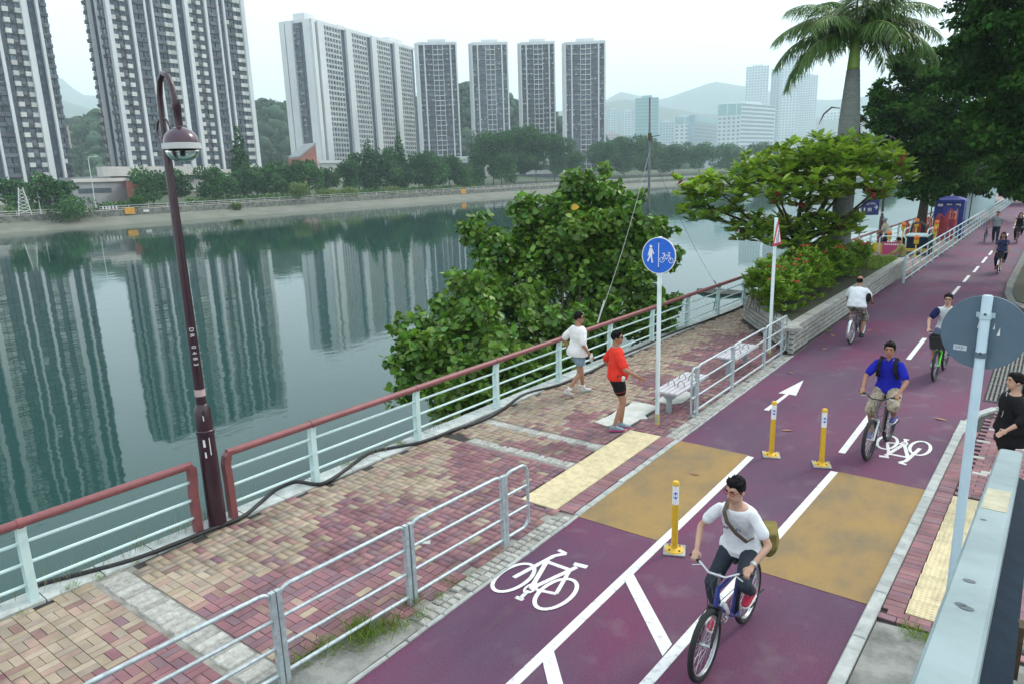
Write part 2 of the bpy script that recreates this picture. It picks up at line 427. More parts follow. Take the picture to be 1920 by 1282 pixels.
def build_bricks(parent, lst, palette_fn, n_single, zt=0.0, name='brick'):
    order = sorted(range(len(lst)), key=lambda i: (0 if in_view((lst[i][0], lst[i][1], 0), -8) else 1, project((lst[i][0], lst[i][1], 0))[2]))
    single = set(order[:n_single]); V = []; F = []; Cc = []; cache = {}
    for i, (cx, cy, sx, sy) in enumerate(lst):
        col = palette_fn(cx, cy, random.random()) * random.uniform(0.9, 1.1)
        dz = random.uniform(-0.0025, 0.0025)
        if i in single:
            key = (round(sx, 3), round(sy, 3), tuple(np.round(col, 2)))
            me = cache.get(key)
            if me is None:
                b = MB(); b.box((0, 0, -BH / 2), (sx, sy, BH), bot=False); me = b.mesh(name); cache[key] = me
                at = me.color_attributes.new("Col", 'FLOAT_COLOR', 'POINT')
                at.data.foreach_set("color", np.tile(np.append(col, 1.0), len(me.vertices)).astype(np.float32)); me.materials.append(m_brick)
            o = bpy.data.objects.new(name, me); COL.objects.link(o); o.parent = parent
            o.location = (cx, cy, zt + dz); o.rotation_euler = (random.gauss(0, .006), random.gauss(0, .006), random.gauss(0, .006))
        else:
            n = len(V); x, y = sx / 2, sy / 2; t = [random.gauss(0, .0012) for _ in range(4)]
            V += [(cx - x, cy - y, zt - BH), (cx + x, cy - y, zt - BH), (cx + x, cy + y, zt - BH), (cx - x, cy + y, zt - BH),
                  (cx - x, cy - y, zt + dz + t[0]), (cx + x, cy - y, zt + dz + t[1]), (cx + x, cy + y, zt + dz + t[2]), (cx - x, cy + y, zt + dz + t[3])]
            F += [(n + 4, n + 5, n + 6, n + 7), (n, n + 1, n + 5, n + 4), (n + 1, n + 2, n + 6, n + 5), (n + 2, n + 3, n + 7, n + 6), (n + 3, n, n + 4, n + 7)]
            Cc += [col] * 8
    if V:
        o = mesh_np('brick_field', V, F, m_brick, parent, col=np.array(Cc)); o["kind"] = 'stuff'
build_bricks(foot, keep, paver_colour, 300)

def blocks(parent, name, rects, mat, h=0.05, zt=0.0, jit=0.006, bevel=0.0):
    """rects (x0,x1,y0,y1): one object each"""
    cache = {}
    for (x0, x1, y0, y1) in rects:
        sx, sy = round(x1 - x0, 3), round(y1 - y0, 3)
        if (sx, sy) not in cache:
            b = MB(); w = 0.012; X, Y = sx / 2, sy / 2
            prof = lambda d, z: [(-X + d, -Y + d, z), (X - d, -Y + d, z), (X - d, Y - d, z), (-X + d, Y - d, z)]
            b.loft([prof(0, -h), prof(0, -w), prof(w, 0)]); me = b.mesh(name); me.materials.append(mat); cache[(sx, sy)] = me
        o = bpy.data.objects.new(name, cache[(sx, sy)]); COL.objects.link(o); o.parent = parent
        o.location = ((x0 + x1) / 2, (y0 + y1) / 2, zt + random.uniform(-jit, jit)); o.rotation_euler = (random.gauss(0, .01), random.gauss(0, .01), random.gauss(0, .02))

# ---- granite sett edging beside the track
edging = sheet('sett_edging', [(PX1 - 0.28, 0.8), (PX1 - 0.28, 4.4), (PX1, 4.4), (PX1, 17.5), (-4.655, 17.5), (-4.655, 0.8)], -0.022, M('edging_mortar', (0.30, 0.29, 0.26), 0.95, col2=(0.13, 0.13, 0.11), scale=4, fac=(.3, .6), pos=True, bump=0.8, bscale=30))
R = []
y = 4.55
while y < 17.2:
    w = random.uniform(0.085, 0.125)
    if not (7.35 < y < 10.75):
        for k, x0 in enumerate((-4.93, -4.815)): 
            if random.random() > 0.06: R.append((x0, x0 + 0.105, y, y + w - 0.012))
    y += w
blocks(edging, 'sett', R, m_setts, 0.06, 0.004)
R = []; y = 1.0
while y < 17.3:
    L_ = random.uniform(0.2, 0.5); x0 = -4.70 if not (7.4 < y < 10.7) else -4.745
    R.append((x0, -4.652, y, y + L_ - 0.01)); y += L_
blocks(edging, 'kerb_block', R, m_kerb, 0.07, 0.006)
R = []; y = 7.48
while y < 10.7: R.append((-4.985, -4.755, y, y + 0.094)); y += 0.1
keep2 = [((a + b) / 2, (c + d) / 2, b - a, d - c) for a, b, c, d in R]
build_bricks(edging, keep2, lambda x, y, r: random.choice(C_RED), 40, 0.002)
# cross bands of setts in the footpath
R = []
x = wx_rail(3.1) + 0.2
while x < -5.45:
    w = random.uniform(0.09, 0.16); R.append((x, x + w - 0.008, 2.96 + random.uniform(-.015, .015), 3.28 + random.uniform(-.015, .015))); x += w
for yb, xa, xb in ((8.86, -7.7, -5.64), (9.75, -8.2, -5.64)):
    x = xa
    while x < xb:
        w = random.uniform(0.09, 0.14); R.append((x, min(x + w - 0.008, xb), yb - 0.095, yb + 0.095)); x += w
blocks(foot, 'sett', R, m_setts, 0.04, 0.002, 0.004)
for k_, (xa, xb, ya_, yb_) in enumerate(((-8.62, -5.4, 2.86, 3.38), (-7.75, -5.62, 8.68, 9.04), (-8.25, -5.62, 9.57, 9.93))):
    sheet('mortar_strip', [(xa, ya_), (xb, ya_), (xb, yb_), (xa, yb_)], -0.012, MATS['edging_mortar'], foot)
sheet('mortar_strip', [(-5.13, 4.3), (-4.93, 4.3), (-4.93, 7.44), (-5.13, 7.44)], -0.0125, MATS['edging_mortar'], foot)
sheet('mortar_strip', [(-5.13, 10.76), (-4.93, 10.76), (-4.93, 17.4), (-5.13, 17.4)], -0.0125, MATS['edging_mortar'], foot)
# broken pale slabs
def broken(name, pts, z=0.006):
    b = MB(); b.prism(pts, -0.03, z); o = b.build(name, m_slab, foot); return o
broken('concrete_slab', [(-6.34, 10.78), (-6.05, 10.70), (-5.92, 10.84), (-5.72, 10.98), (-5.70, 11.35), (-5.60, 11.45), (-5.74, 11.62), (-5.72, 12.18), (-6.02, 12.24), (-6.30, 12.2), (-6.26, 11.9), (-6.34, 11.72), (-6.28, 11.3)])
broken('concrete_slab', [(-5.98, 12.5), (-5.6, 12.42), (-5.44, 12.7), (-5.46, 13.3), (-5.9, 13.5), (-5.92, 13.0)])
broken('paper_scrap', [(-5.95, 5.72), (-5.80, 5.78), (-5.86, 5.86)], 0.008)

# ---- tactile tiles
def tactile_mesh():
    b = MB(); s = 0.296 / 2; b.box((0, 0, -0.012), (2 * s, 2 * s, 0.024), bot=False)
    for i in range(6):
        for j in range(6):
            x = -s + (i + .5) * 2 * s / 6; y = -s + (j + .5) * 2 * s / 6; r = 0.013
            b.loft([[(x - r, y - r, 0), (x + r, y - r, 0), (x + r, y + r, 0), (x - r, y + r, 0)], [(x - r * .6, y - r * .6, .006), (x + r * .6, y - r * .6, .006), (x + r * .6, y + r * .6, .006), (x - r * .6, y + r * .6, .006)]])
    me = b.mesh('tactile_tile'); me.materials.append(m_tact); return me
tm = tactile_mesh()
def tactile(parent, x0, y0, nx, ny, z=0.004, slant=0.0):
    for i in range(nx):
        for j in range(ny):
            o = bpy.data.objects.new('tactile_tile', tm); COL.objects.link(o); o.parent = parent
            o.location = (x0 + (i + .5) * 0.3 + slant * (j + .5) * .3, y0 + (j + .5) * 0.3, z + random.uniform(-.001, .001)); o.rotation_euler = (0, 0, random.gauss(0, .004))
tactile(foot, -5.60, 7.45, 2, 11)

# ---- cycle track
def kx(y): return -1.13 + 0.028 * (y - 6)
track = sheet('cycle_track', [(-4.66, -4), (kx(-4), -4), (kx(6), 6), (kx(13.6), 13.6), (-0.78, 14.7), (-0.45, 15.35), (1.6, 15.6), (2.6, 20), (2.2, 26), (-0.2, 31), (0.6, 60), (2.5, 110), (12, 200), (2, 200), (-3.2, 110), (-4.0, 48), (-4.7, 30), (-4.66, 17)], -0.018, m_track)
def mark(name, poly, z=-0.008, mat=None): 
    b = MB(); b.prism(poly, -0.019, z); return b.build(name, mat or m_white, track)
sheet('crossing_patch', [(-4.655, 7.47), (-3.50, 7.47), (-3.46, 10.77), (-4.655, 10.77)], -0.0135, m_orange, track)
sheet('crossing_patch', [(-2.30, 7.47), (kx(7.47) - .003, 7.47), (kx(10.85) - .003, 10.85), (-2.17, 10.85)], -0.0135, m_orange, track)
def l2(y): return -2.51 + 0.045 * (y - 5)
mark('lane_line', [(-3.52, -2), (-3.41, -2), (-3.38, 10.72), (-3.48, 10.72)], -0.0095)
mark('lane_line', [(l2(-2), -2), (l2(-2) + .11, -2), (l2(10.82) + .10, 10.82), (l2(10.82), 10.82)], -0.0095)
def stroke(poly, a, b, w):
    a = Vector(a); b = Vector(b); d = (b - a).normalized(); n = Vector((-d.y, d.x)) * w / 2
    return [tuple(a + n), tuple(a - n), tuple(b - n), tuple(b + n)]
mark('hatch_line', [(-3.40, 6.63), (-3.40, 6.44), (-2.50, 5.50), (-2.50, 5.71)], -0.0098)
mark('hatch_line', [(-3.40, 4.98), (-3.40, 4.79), (-2.56, 3.90), (-2.56, 4.11)], -0.0098)
for ya, yb, xc in ((11.65, 13.95, -2.28), (18.4, 20.9, -2.33), (25.2, 27.0, -2.40), (28.4, 30.4, -2.46), (31.6, 33.5, -2.42), (34.6, 36.6, -2.34), (37.9, 40.3, -2.29), (41.2, 43.2, -2.25), (49.5, 53.5, -2.1), (58, 62, -2.0), (67, 71, -1.9)):
    mark('centre_dash', [(xc - .05, ya), (xc + .05, ya), (xc + .06, yb), (xc - .04, yb)], -0.0095)
# direction arrow
mark('direction_arrow', [(-3.985, 13.1), (-3.90, 13.1), (-3.87, 14.32), (-3.73, 14.30), (-3.90, 15.45), (-4.07, 14.28), (-3.93, 14.32)], -0.0095)

def bike_symbol(ox, oy, sx, sy):
    b = MB()
    def pt(u, v): return (ox + u * sx, oy + v * sy)
    def st(p, q, w=0.055):
        P, Q = Vector(pt(*p)), Vector(pt(*q)); d = (Q - P).normalized(); n = Vector((-d.y, d.x)) * w / 2
        poly = [P + n, P - n, Q - n, Q + n]; b.prism([tuple(v) for v in poly], -0.019, -0.0094 - 0.00004 * len(b.f))
    def ring(cu, cv, ru, rv, w=0.05):
        n = 28; sxn = abs(sx); 
        for k in range(n):
            a0, a1 = 2 * pi * k / n, 2 * pi * (k + 1) / n
            o0 = pt(cu + ru * cos(a0), cv + rv * sin(a0)); o1 = pt(cu + ru * cos(a1), cv + rv * sin(a1))
            fu, fv = 1 - w / (ru * abs(sx)), 1 - w / (rv * abs(sy))
            i0 = pt(cu + ru * fu * cos(a0), cv + rv * fv * sin(a0)); i1 = pt(cu + ru * fu * cos(a1), cv + rv * fv * sin(a1))
            zz = -0.0094
            b.add([(*i0, zz), (*o0, zz), (*o1, zz), (*i1, zz)], [(0, 1, 2, 3)])
    ring(-.52, 0.30, .36, .30); ring(.52, 0.30, .36, .30)
    st((-.52, .30), (-.30, .86)); st((-.36, .72), (.28, .72)); st((-.33, .76), (0.0, .24)); st((0, .24), (.34, .80)); st((0.0, .24), (.52, .30), .045); st((.28, .72), (.52, .30), .045)
    st((-.30, .86), (-.14, .96)); st((-.14, .96), (-.36, .98), .05); st((.22, .84), (.52, .86), .07); ring(0.0, .24, .12, .10, .028); st((0, .2), (.02, .05), .045); st((-.08, .05), (.10, .05), .05)
    return b.build('bike_symbol', m_white, track)
bike_symbol(-4.20, 5.44, 0.56, 1.18)
bike_symbol(-1.53, 12.88, -0.46, -1.22)

# ---- right footpath
rp = sheet('side_path', [(kx(-4) + .13, -4), (kx(6) + .13, 6), (kx(13.4) + .13, 13.4), (-0.66, 14.75), (-0.42, 15.2), (1.6, 15.45), (3, 15.4), (3, -4)], -0.016, m_joint)
KR = []; y = 1.2
kerb = sheet('side_kerb', [(kx(1), 1), (kx(1) + .13, 1), (kx(13.4) + .13, 13.4), (kx(13.4), 13.4)], -0.030, m_joint)
while y < 13.3:
    L_ = 0.93; x0 = kx(y + L_ / 2); b = MB(); w = .012
    prof = lambda d, z: [(-.062 + d, -L_ / 2 + .004 + d, z), (.062 - d, -L_ / 2 + .004 + d, z), (.062 - d, L_ / 2 - .004 - d, z), (-.062 + d, L_ / 2 - .004 - d, z)]
    b.loft([prof(0, -.06), prof(0, .022), prof(.012, .034)]); o = b.build('kerb_block', m_kerb, kerb); o.location = (x0 + .065, y + L_ / 2, 0); o.rotation_euler = (0, 0, -0.028); y += L_
cpts = [(kx(13.35), 13.35), (-0.86, 14.05), (-0.74, 14.75), (-0.5, 15.28), (0.0, 15.5), (0.8, 15.55), (1.6, 15.6)]
for (a, b_) in zip(cpts[:-1], cpts[1:]):
    mb = MB(); mb.beam((a[0] + .06, a[1], 0), (b_[0] + .06, b_[1], 0), 0.125, 0.06); mb.build('kerb_block', m_kerb, kerb)
rb = []
for i in range(90):
    y0 = 7.46 + i * 0.1
    if y0 > 15.2: break
    rb.append((kx(y0) + .13 + .105, y0 + .05, .2 - GAP, .1 - GAP))
    if y0 > 10.8 or y0 < 7.3:
        x = kx(y0) + .34 + (0.1 if i % 2 else 0) + .1
        while x < 0.9: rb.append((x, y0 + .05, .2 - GAP, .1 - GAP)); x += .2
    else:
        x = 0.29
        while x < 0.9: rb.append((x, y0 + .05, .2 - GAP, .1 - GAP)); x += .2
for r_ in range(2):
    x = -0.90 + .1 * r_
    while x < 0.9: rb.append((x, 7.31 + r_ * .1, .2 - GAP, .1 - GAP)); x += .2
rb = [q for q in rb if in_view((q[0], q[1], 0), 40) and not (q[1] > 13.4 and q[0] < -0.62 + 0.25 * (q[1] - 14)) and q[1] < 15.2]
def side_col(x, y, r):
    if y > 10.9 and x > kx(y) + .3 and r < 0.09: return np.array((0.44, 0.44, 0.40))
    return random.choice(C_RED)
build_bricks(rp, rb, side_col, 300, 0.012)
tactile(rp, -0.75, 7.48, 2, 11, 0.014, .028); tactile(rp, -0.145, 7.48, 1, 11, 0.014, .028)
b = MB(); b.prism([(kx(1) + .14, 1), (kx(7.2) + .14, 7.18), (-0.55, 7.24), (-0.2, 7.14), (0.3, 7.2), (2.2, 7.2), (2.2, 1)], -0.03, 0.002)
o = b.build('concrete_patch', M('rough_concrete', (0.27, 0.275, 0.255), 0.9, col2=(0.085, 0.09, 0.08), scale=2.4, fac=(.32, .6), pos=True, bump=0.9, bscale=35, detail=9), rp)
# left dirty concrete beside the near barrier
b = MB(); b.prism([(-5.60, 0.8), (-5.42, 2.9), (-5.30, 3.6), (-5.22, 4.3), (-4.95, 4.5), (-4.71, 4.45), (-4.71, 0.8)], -0.03, 0.001)
b.build('concrete_patch', MATS['rough_concrete'], edging)

# ---- drain grating on the right
gr = thing('drain_grating', 'long slotted grey drain grating across the track edge behind the woman in black', 'grating', (-0.1, 18.4, -0.018))
m_gr = M('cast_iron', (0.16, 0.17, 0.17), 0.6, var=.3, metal=.4, bump=.2)
for k in range(16):
    b = MB(); b.box((-0.52 + k * 0.07, 0, 0.012), (0.035, 5.2, 0.024)); b.build('bar', m_gr, gr)
for k in range(9):
    b = MB(); b.box((0.0, -2.6 + k * .65, 0.008), (1.12, 0.03, 0.016)); b.build('cross_bar', m_gr, gr)
b = MB(); b.box((0, 0, -0.001), (1.14, 5.3, .004)); b.build('sump', M('drain_dark', (0.02, 0.02, 0.02), .9), gr)
# raised verge island on the right, further on
mb = MB(); isl = [(-0.55, 26.2), (-0.85, 27.2), (-1.0, 28.6), (-1.05, 31), (-0.9, 45), (0.2, 80), (2.5, 110), (16, 110), (9, 26), (0.4, 24.6), (-0.2, 25.2)]
mb.prism(isl, -0.05, 0.13); o = mb.build('verge_kerb', M('verge_kerb_stone', (0.17, 0.18, 0.17), .85, col2=(0.09, 0.095, 0.09), scale=3, pos=True, bump=.4)); tag(o, kind='structure')
cx, cy = 6.0, 50.0
mb = MB(); mb.prism([(x + 0.24 * (1 if x < 2 else -1), y + (0.2 if y < 27 else -.2)) for x, y in isl], 0.10, 0.16)
o = mb.build('verge_soil', M('soil', (0.06, 0.05, 0.035), .95, col2=(0.03, 0.045, 0.02), scale=2, pos=True, bump=.8, bscale=20)); o["kind"] = 'structure'
# path beyond the planter
sheet('far_footpath', [(wx_rail(24) + .12, 24), (wx_rail(60) + .12, 60), (wx_rail(120) - 3, 120), (-3.4, 100), (-4.1, 46), (-4.6, 30), (-5, 24)], -0.012, M('far_paving', (0.30, 0.24, 0.21), .85, col2=(0.19, 0.13, 0.13), scale=1.4, pos=True))

# fallen leaves and litter on the track
m_fall = M('fallen_leaf', (0.30, 0.17, 0.09), .8, var=.4, island=.4)
for i, (x, y) in enumerate([(-1.95, 14.4), (-2.2, 22.4), (-1.2, 14.2), (-4.2, 18.5), (-3.7, 21.2), (-4.3, 15.9), (-3.3, 12.2), (-2.6, 25.5), (-0.9, 17.8), (-4.4, 20.1), (-3.9, 9.6)]):
    L_ = random.uniform(.07, .13); a = random.uniform(0, 6.28); b = MB()
    pts = [(0, -1), (.38, -.4), (.42, .2), (0, 1), (-.42, .2), (-.38, -.4)]
    b.add([(L_ * (px * cos(a) - py * sin(a)), L_ * (px * sin(a) + py * cos(a)), 0.006 + 0.02 * abs(px)) for px, py in pts], [(0, 1, 2, 3, 4, 5)])
    o = b.build('fallen_leaf', m_fall); o.location = (x, y, -0.016); tag(o, 'dry fallen leaf lying on the maroon track', 'leaf', 'dry leaves on the track')
# ================================================================== street furniture
m_pale = M('pale_green_paint', (0.56, 0.73, 0.71), 0.45, var=.12, scale=5, col2=(0.44, 0.60, 0.59), fac=(.25, .5), bump=.1)
m_red = M('brick_red_paint', (0.26, 0.082, 0.085), 0.45, col2=(0.19, 0.062, 0.065), scale=4, bump=.15, bscale=60)
m_galv = M('galvanised_steel', (0.47, 0.55, 0.57), 0.42, metal=.35, var=.25, scale=20, bump=.1)
m_plum = M('plum_paint', (0.030, 0.0085, 0.017), 0.30, var=.3, scale=6, coat=.3)
m_black = M('black_rubber', (0.02, 0.02, 0.022), .6, var=.3)
m_signwhite = M('sign_white', (0.78, 0.80, 0.80), .4, var=.05)
m_polewhite = M('white_pole_paint', (0.62, 0.74, 0.74), .45, col2=(0.42, 0.53, 0.53), scale=9, fac=(.28, .5), stretch=(1, 1, .3))

# ---- riverside railing
def railing(label, ya, yb, posts, red_start, red_end):
    x0 = wx_rail(ya); t = thing('riverside_railing', label, 'railing', (x0, ya, 0))
    L = lambda y, z, dx=0: (wx_rail(y) + dx, y, z)
    hy = ([ya] + [p for p in posts] + [yb])
    for p in posts:
        b = MB(); w = 0.045
        rings = []
        for z, dx, d in ((-0.02, 0, .055), (0.3, 0, .05), (0.7, .005, .048), (0.85, .02, .042), (0.93, .045, .035)):
            x, y = wx_rail(p) + dx, p; rings.append([(x - d, y - w, z), (x + d, y - w, z), (x + d, y + w, z), (x - d, y + w, z)])
        b.loft(rings); b.build('post', m_pale, t, world=True)
    for y, on in ((ya, red_start), (yb, red_end)):
        if not on: continue
        s = 1 if y == ya else -1; b = MB(); rings = []
        for z, dx, dy in ((-0.02, 0, 0), (0.55, 0, .0), (0.80, .01, -.015 * s), (0.93, .04, .0), (0.99, .045, .06 * s)):
            x = wx_rail(y) + dx; yy = y + dy; rings.append([(x - .055, yy - .045, z), (x + .055, yy - .045, z), (x + .055, yy + .045, z), (x - .055, yy + .045, z)])
        b.loft(rings); b.build('end_post', m_red, t, world=True)
    b = MB(); b.tube([L(ya, .965, .045), L(yb, .965, .045)], .052, 14); b.build('handrail', m_red, t, True, 40, True)
    for p in posts:
        b = MB(); b.tube([L(p - .03, .965, .045), L(p + .03, .965, .045)], .060, 14); b.build('collar', m_red, t, True, 40, True)
    for a, c in zip(hy[:-1], hy[1:]):
        if c - a < .2: continue
        for z in (.22, .47, .72):
            b = MB(); b.tube([L(a, z), L(c, z)], .021, 8); b.build('rail', m_pale, t, True, 40, True)
    return t
sp = 2.15
railing('near end of the red topped riverside railing, left of the lamp post', -2.0, 4.30, [0.22, 2.37], False, True)
railing('long red topped riverside railing between the two plum lamp posts', 4.80, 42.3, [6.17 + sp * k for k in range(17)], True, True)
railing('far stretch of the riverside railing beside the works area', 43.1, 78, [45.2 + sp * k for k in range(15)], True, False)

# ---- black hose along the railing
def G0(px, py, z=0.0):
    d = _fw + _cx * ((px - 960) / FPX) - _cy * ((py - 641) / FPX); k = (z - CAM_H) / d.z; return Vector((d.x * k, d.y * k, z))
hp = [(60, 1098), (150, 1075), (250, 1048), (330, 1018), (405, 988), (455, 968), (490, 940), (520, 915), (555, 902), (600, 907), (640, 886), (690, 850), (740, 838), (790, 828), (850, 806), (905, 787), (945, 765), (985, 738), (1050, 720), (1110, 695), (1160, 668), (1215, 645), (1260, 625), (1320, 603), (1380, 580), (1405, 566)]
pts = []
P = [G0(x, y, 0.03) for x, y in hp]
for i in range(len(P) - 1):
    p0, p1, p2, p3 = P[max(i - 1, 0)], P[i], P[i + 1], P[min(i + 2, len(P) - 1)]
    for k in range(4):
        t = k / 4; pts.append(0.5 * ((2 * p1) + (p2 - p0) * t + (2 * p0 - 5 * p1 + 4 * p2 - p3) * t * t + (3 * p1 - p0 - 3 * p2 + p3) * t ** 3))
b = MB(); b.tube(pts, .030, 8); o = b.build('water_hose', m_black, smooth=True); tag(o, 'thick black hose lying along the foot of the riverside railing', 'hose')

# ---- galvanised barriers
def bxn(y): return -5.40 + 0.066 * y
def barrier(label, a, c, group, xf, loop=None, first=False, last=False, mids=(), mat=None, H=.95, name='metal_barrier'):
    mat = mat or m_galv
    t = thing(name, label, 'barrier', (xf(a), a, 0), group=group); L = lambda y, z: (xf(y), y, z)
    def rail(pts, r=.021): bb = MB(); bb.tube(pts, r, 8); bb.build('rail', mat, t, True, 50, True)
    r = .12
    def arc(yc, zc, a0, a1): return [L(yc + r * cos(a0 + (a1 - a0) * k / 5), zc + r * sin(a0 + (a1 - a0) * k / 5)) for k in range(6)]
    ys, ye = a, c
    top = ([L(ys, H - r)] if not first else [L(ys, .14)]) + arc(ys + r, H - r, pi, pi / 2) + arc(ye - r, H - r, pi / 2, 0) + [L(ye, H - r if not last else .14)]
    if first: top = arc(ys + r, .14, 1.5 * pi, pi)[0:] + top[1:]
    rail(top)
    bot = [L(ys + (r if first else 0), .10), L(ye - (r if last else 0), .10)]
    if last: bot += arc(ye - r, .10 + r, 1.5 * pi, 2 * pi)
    rail(bot)
    for z in (.38, .66): rail([L(ys, z), L(ye, z)], .018)
    for y in ([] if first else [a]) + list(mids) + ([] if last else [c]):
        bb = MB(); bb.box((xf(y), y, .46), (.05, .05, .96)); bb.build('post', mat, t, world=True)
    return t
GB = 'galvanised barriers on the near left edge of the track'
barrier('galvanised tube barrier in the foreground, lowest in the picture', 1.55, 3.16, GB, bxn)
barrier('galvanised tube barrier panel behind the foreground one, beside the grass tufts', 3.22, 4.72, GB, bxn)
barrier('galvanised tube barrier panel beside the white bicycle mark', 4.79, 6.26, GB, bxn)
barrier('short rounded end loop of the near galvanised barrier by the tactile tiles', 6.31, 6.74, GB, bxn, last=True)
bx2 = lambda y: -4.93 + 0.006 * (y - 12)
GB2 = 'galvanised barriers in front of the benches'
barrier('short rounded barrier loop in front of the first bench', 11.86, 12.08, GB2, bx2, first=True)
barrier('galvanised barrier panel in front of the bench nearest the round sign', 12.13, 13.9, GB2, bx2)
barrier('galvanised barrier panel in front of the second bench', 13.95, 15.9, GB2, bx2)
barrier('galvanised barrier panel ending at the stone planter corner', 15.95, 17.55, GB2, bx2, mids=(17.2,), last=True)

# ---- pale fence beside the far track
def fx(y): return -4.28 + 0.0130 * (y - 30)
m_fence = M('pale_blue_fence_paint', (0.42, 0.58, 0.60), .5, var=.15, scale=3)
ft = thing('track_fence', 'long pale blue steel fence between the works area and the far track', 'fence', (fx(30.4), 30.4, 0))
for k in range(36):
    y = 30.4 + k * 1.75; b = MB(); w = .05 if k % 4 else .075
    b.box((fx(y), y, .48), (w, w, .98 if k % 4 else 1.02)); b.build('post', m_fence, ft, world=True)
for z in (.12, .42, .70, 1.0):
    b = MB(); r = .032 if z > .9 else .02; b.tube([(fx(30.4), 30.4, z), (fx(92), 92, z)], r, 8); b.build('rail', m_fence, ft, True, 50, True)
# solid pale panel fence beyond (tall)
pf = thing('panel_fence', 'tall pale slatted fence far along the track under the trees', 'fence', (-5.3, 64, 0))
for k in range(40):
    b = MB(); b.box((-5.3 + k * .02, 64 + k * .45, 1.0), (.04, .22, 1.9)); b.build('slat', m_fence, pf, world=True)
for z in (.4, 1.7):
    b = MB(); b.beam((-5.33, 64, z), (-4.53, 82, z), .05, .06); b.build('rail', m_fence, pf, world=True)

# ---- benches
m_slat = M('bench_slat', (0.56, 0.55, 0.58), .6, col2=(0.42, 0.40, 0.42), scale=9, stretch=(6, .6, 1))
m_bst = M('bench_steel', (0.34, 0.40, 0.42), .45, metal=.4, var=.2)
def bench(label, x, y, L=1.5, rz=0.0, arms=True):
    t = thing('slatted_bench', label, 'bench', (x, y, 0), rz, 'grey slatted benches beside the track')
    for k in range(5):
        b = MB(); X = -.2 + k * .1
        rg = lambda yy: [(X - .042, yy, .41), (X + .042, yy, .41), (X + .042, yy, .437), (X + .030, yy, .45), (X - .030, yy, .45), (X - .042, yy, .437)]
        b.loft([rg(-L / 2), rg(L / 2)]); b.build('slat', m_slat, t)
    for s in (-1, 1):
        b = MB(); b.cyl((0, s * (L / 2 - .18), 0), (0, s * (L / 2 - .18), .28), .055, 14); b.build('leg', m_bst, t, True, 40)
        b = MB(); b.prism([(-.22, .40), (.22, .40), (.06, .26), (-.06, .26)], -.02, .02, Matrix.Translation((0, s * (L / 2 - .18), 0)) @ Matrix.Rotation(pi / 2, 4, 'X')); b.build('bracket', m_bst, t)
    if arms:
        for yy in (-.26, .26):
            for X in (-.1, .1):
                b = MB(); b.tube([(X + .07 * cos(a), yy, .45 + .11 * sin(a)) for a in [pi * k / 8 for k in range(9)]], .012, 6); b.build('armrest', m_bst, t, True)
    return t
bench('grey slatted bench nearest the round blue sign', -5.42, 12.55)
bench('grey slatted bench between the first bench and the stone planter', -5.38, 15.5)
bench('slatted bench at the far end of the stone planter', -5.05, 34.3, 1.6, 0, False)

# ---- bollards
m_yel = M('bollard_yellow', (0.66, 0.40, 0.02), .45, col2=(0.48, 0.29, 0.03), scale=12, fac=(.25, .5))
m_blue = M('sign_blue', (0.01, 0.13, 0.62), .4, var=.06)
m_grime = M('rust_grime', (0.10, 0.07, 0.04), .9, var=.4, scale=30)
def bollard(label, x, y, tilt=0.0):
    t = thing('bollard', label, 'bollard', (x, y, -.012), group='yellow bollards in the track median')
    b = MB(); b.box((0, 0, .008), (.26, .26, .016)); b.build('base_plate', M('grey_plate', (0.36, 0.37, 0.34), .8, var=.3, scale=12), t)
    b = MB(); b.lathe([(.115, .016), (.112, .026), (.075, .036), (.045, .05), (.042, .07)], 20); b.build('base_disc', m_yel, t, True, 40)
    for k in range(4):
        a = pi / 4 + k * pi / 2; b = MB(); b.lathe([(.012, .026), (.012, .042), (.006, .046)], 8, (.085 * cos(a), .085 * sin(a), 0)); b.build('bolt', m_grime, t)
    b = MB(); b.lathe([(.040, .05), (.038, .62)], 18); b.build('shaft', m_yel, t, True, 40)
    b = MB(); b.lathe([(.0385, .62), (.0385, .86)], 18); b.build('reflective_band', m_signwhite, t, True, 40)
    b = MB(); b.lathe([(.042, .86), (.042, .895), (.03, .91), (0, .912)], 18); b.build('cap', m_yel, t, True, 40)
    # blue disc sticker facing the near side
    b = MB(); n = 20
    for sgn in (0,):
        vs = []; 
        for k in range(n):
            a = 2 * pi * k / n; u = .034 * cos(a); th = u / .0392; vs.append((.0392 * sin(th), -.0392 * cos(th), .74 + .042 * sin(a)))
        b.add([(0, -.0394, .74)] + vs, [(0, 1 + k, 1 + (k + 1) % n) for k in range(n)])
    st = b.build('keep_left_sticker', m_blue, t)
    b = MB(); R = lambda u, w: (.0398 * sin(u / .0398), -.0400 * cos(u / .0398), .74 + w)
    b.add([R(.014, .010), R(.010, .015), R(-.006, -.001), R(-.001, -.006)], [(0, 1, 2, 3)]); b.add([R(-.014, -.016), R(-.014, .004), R(.006, -.016)], [(0, 2, 1)])
    b.build('arrow', m_signwhite, st)
    t.rotation_euler = (tilt, tilt * .6, YAW * .6); return t
bollard('yellow bollard in the foreground beside the cyclist with the olive bag', -3.22, 7.36)
bollard('yellow bollard by the white direction arrow', -3.18, 10.95, .01)
bollard('yellow bollard just before the cyclist in the blue shirt', -2.42, 10.97, -.012)

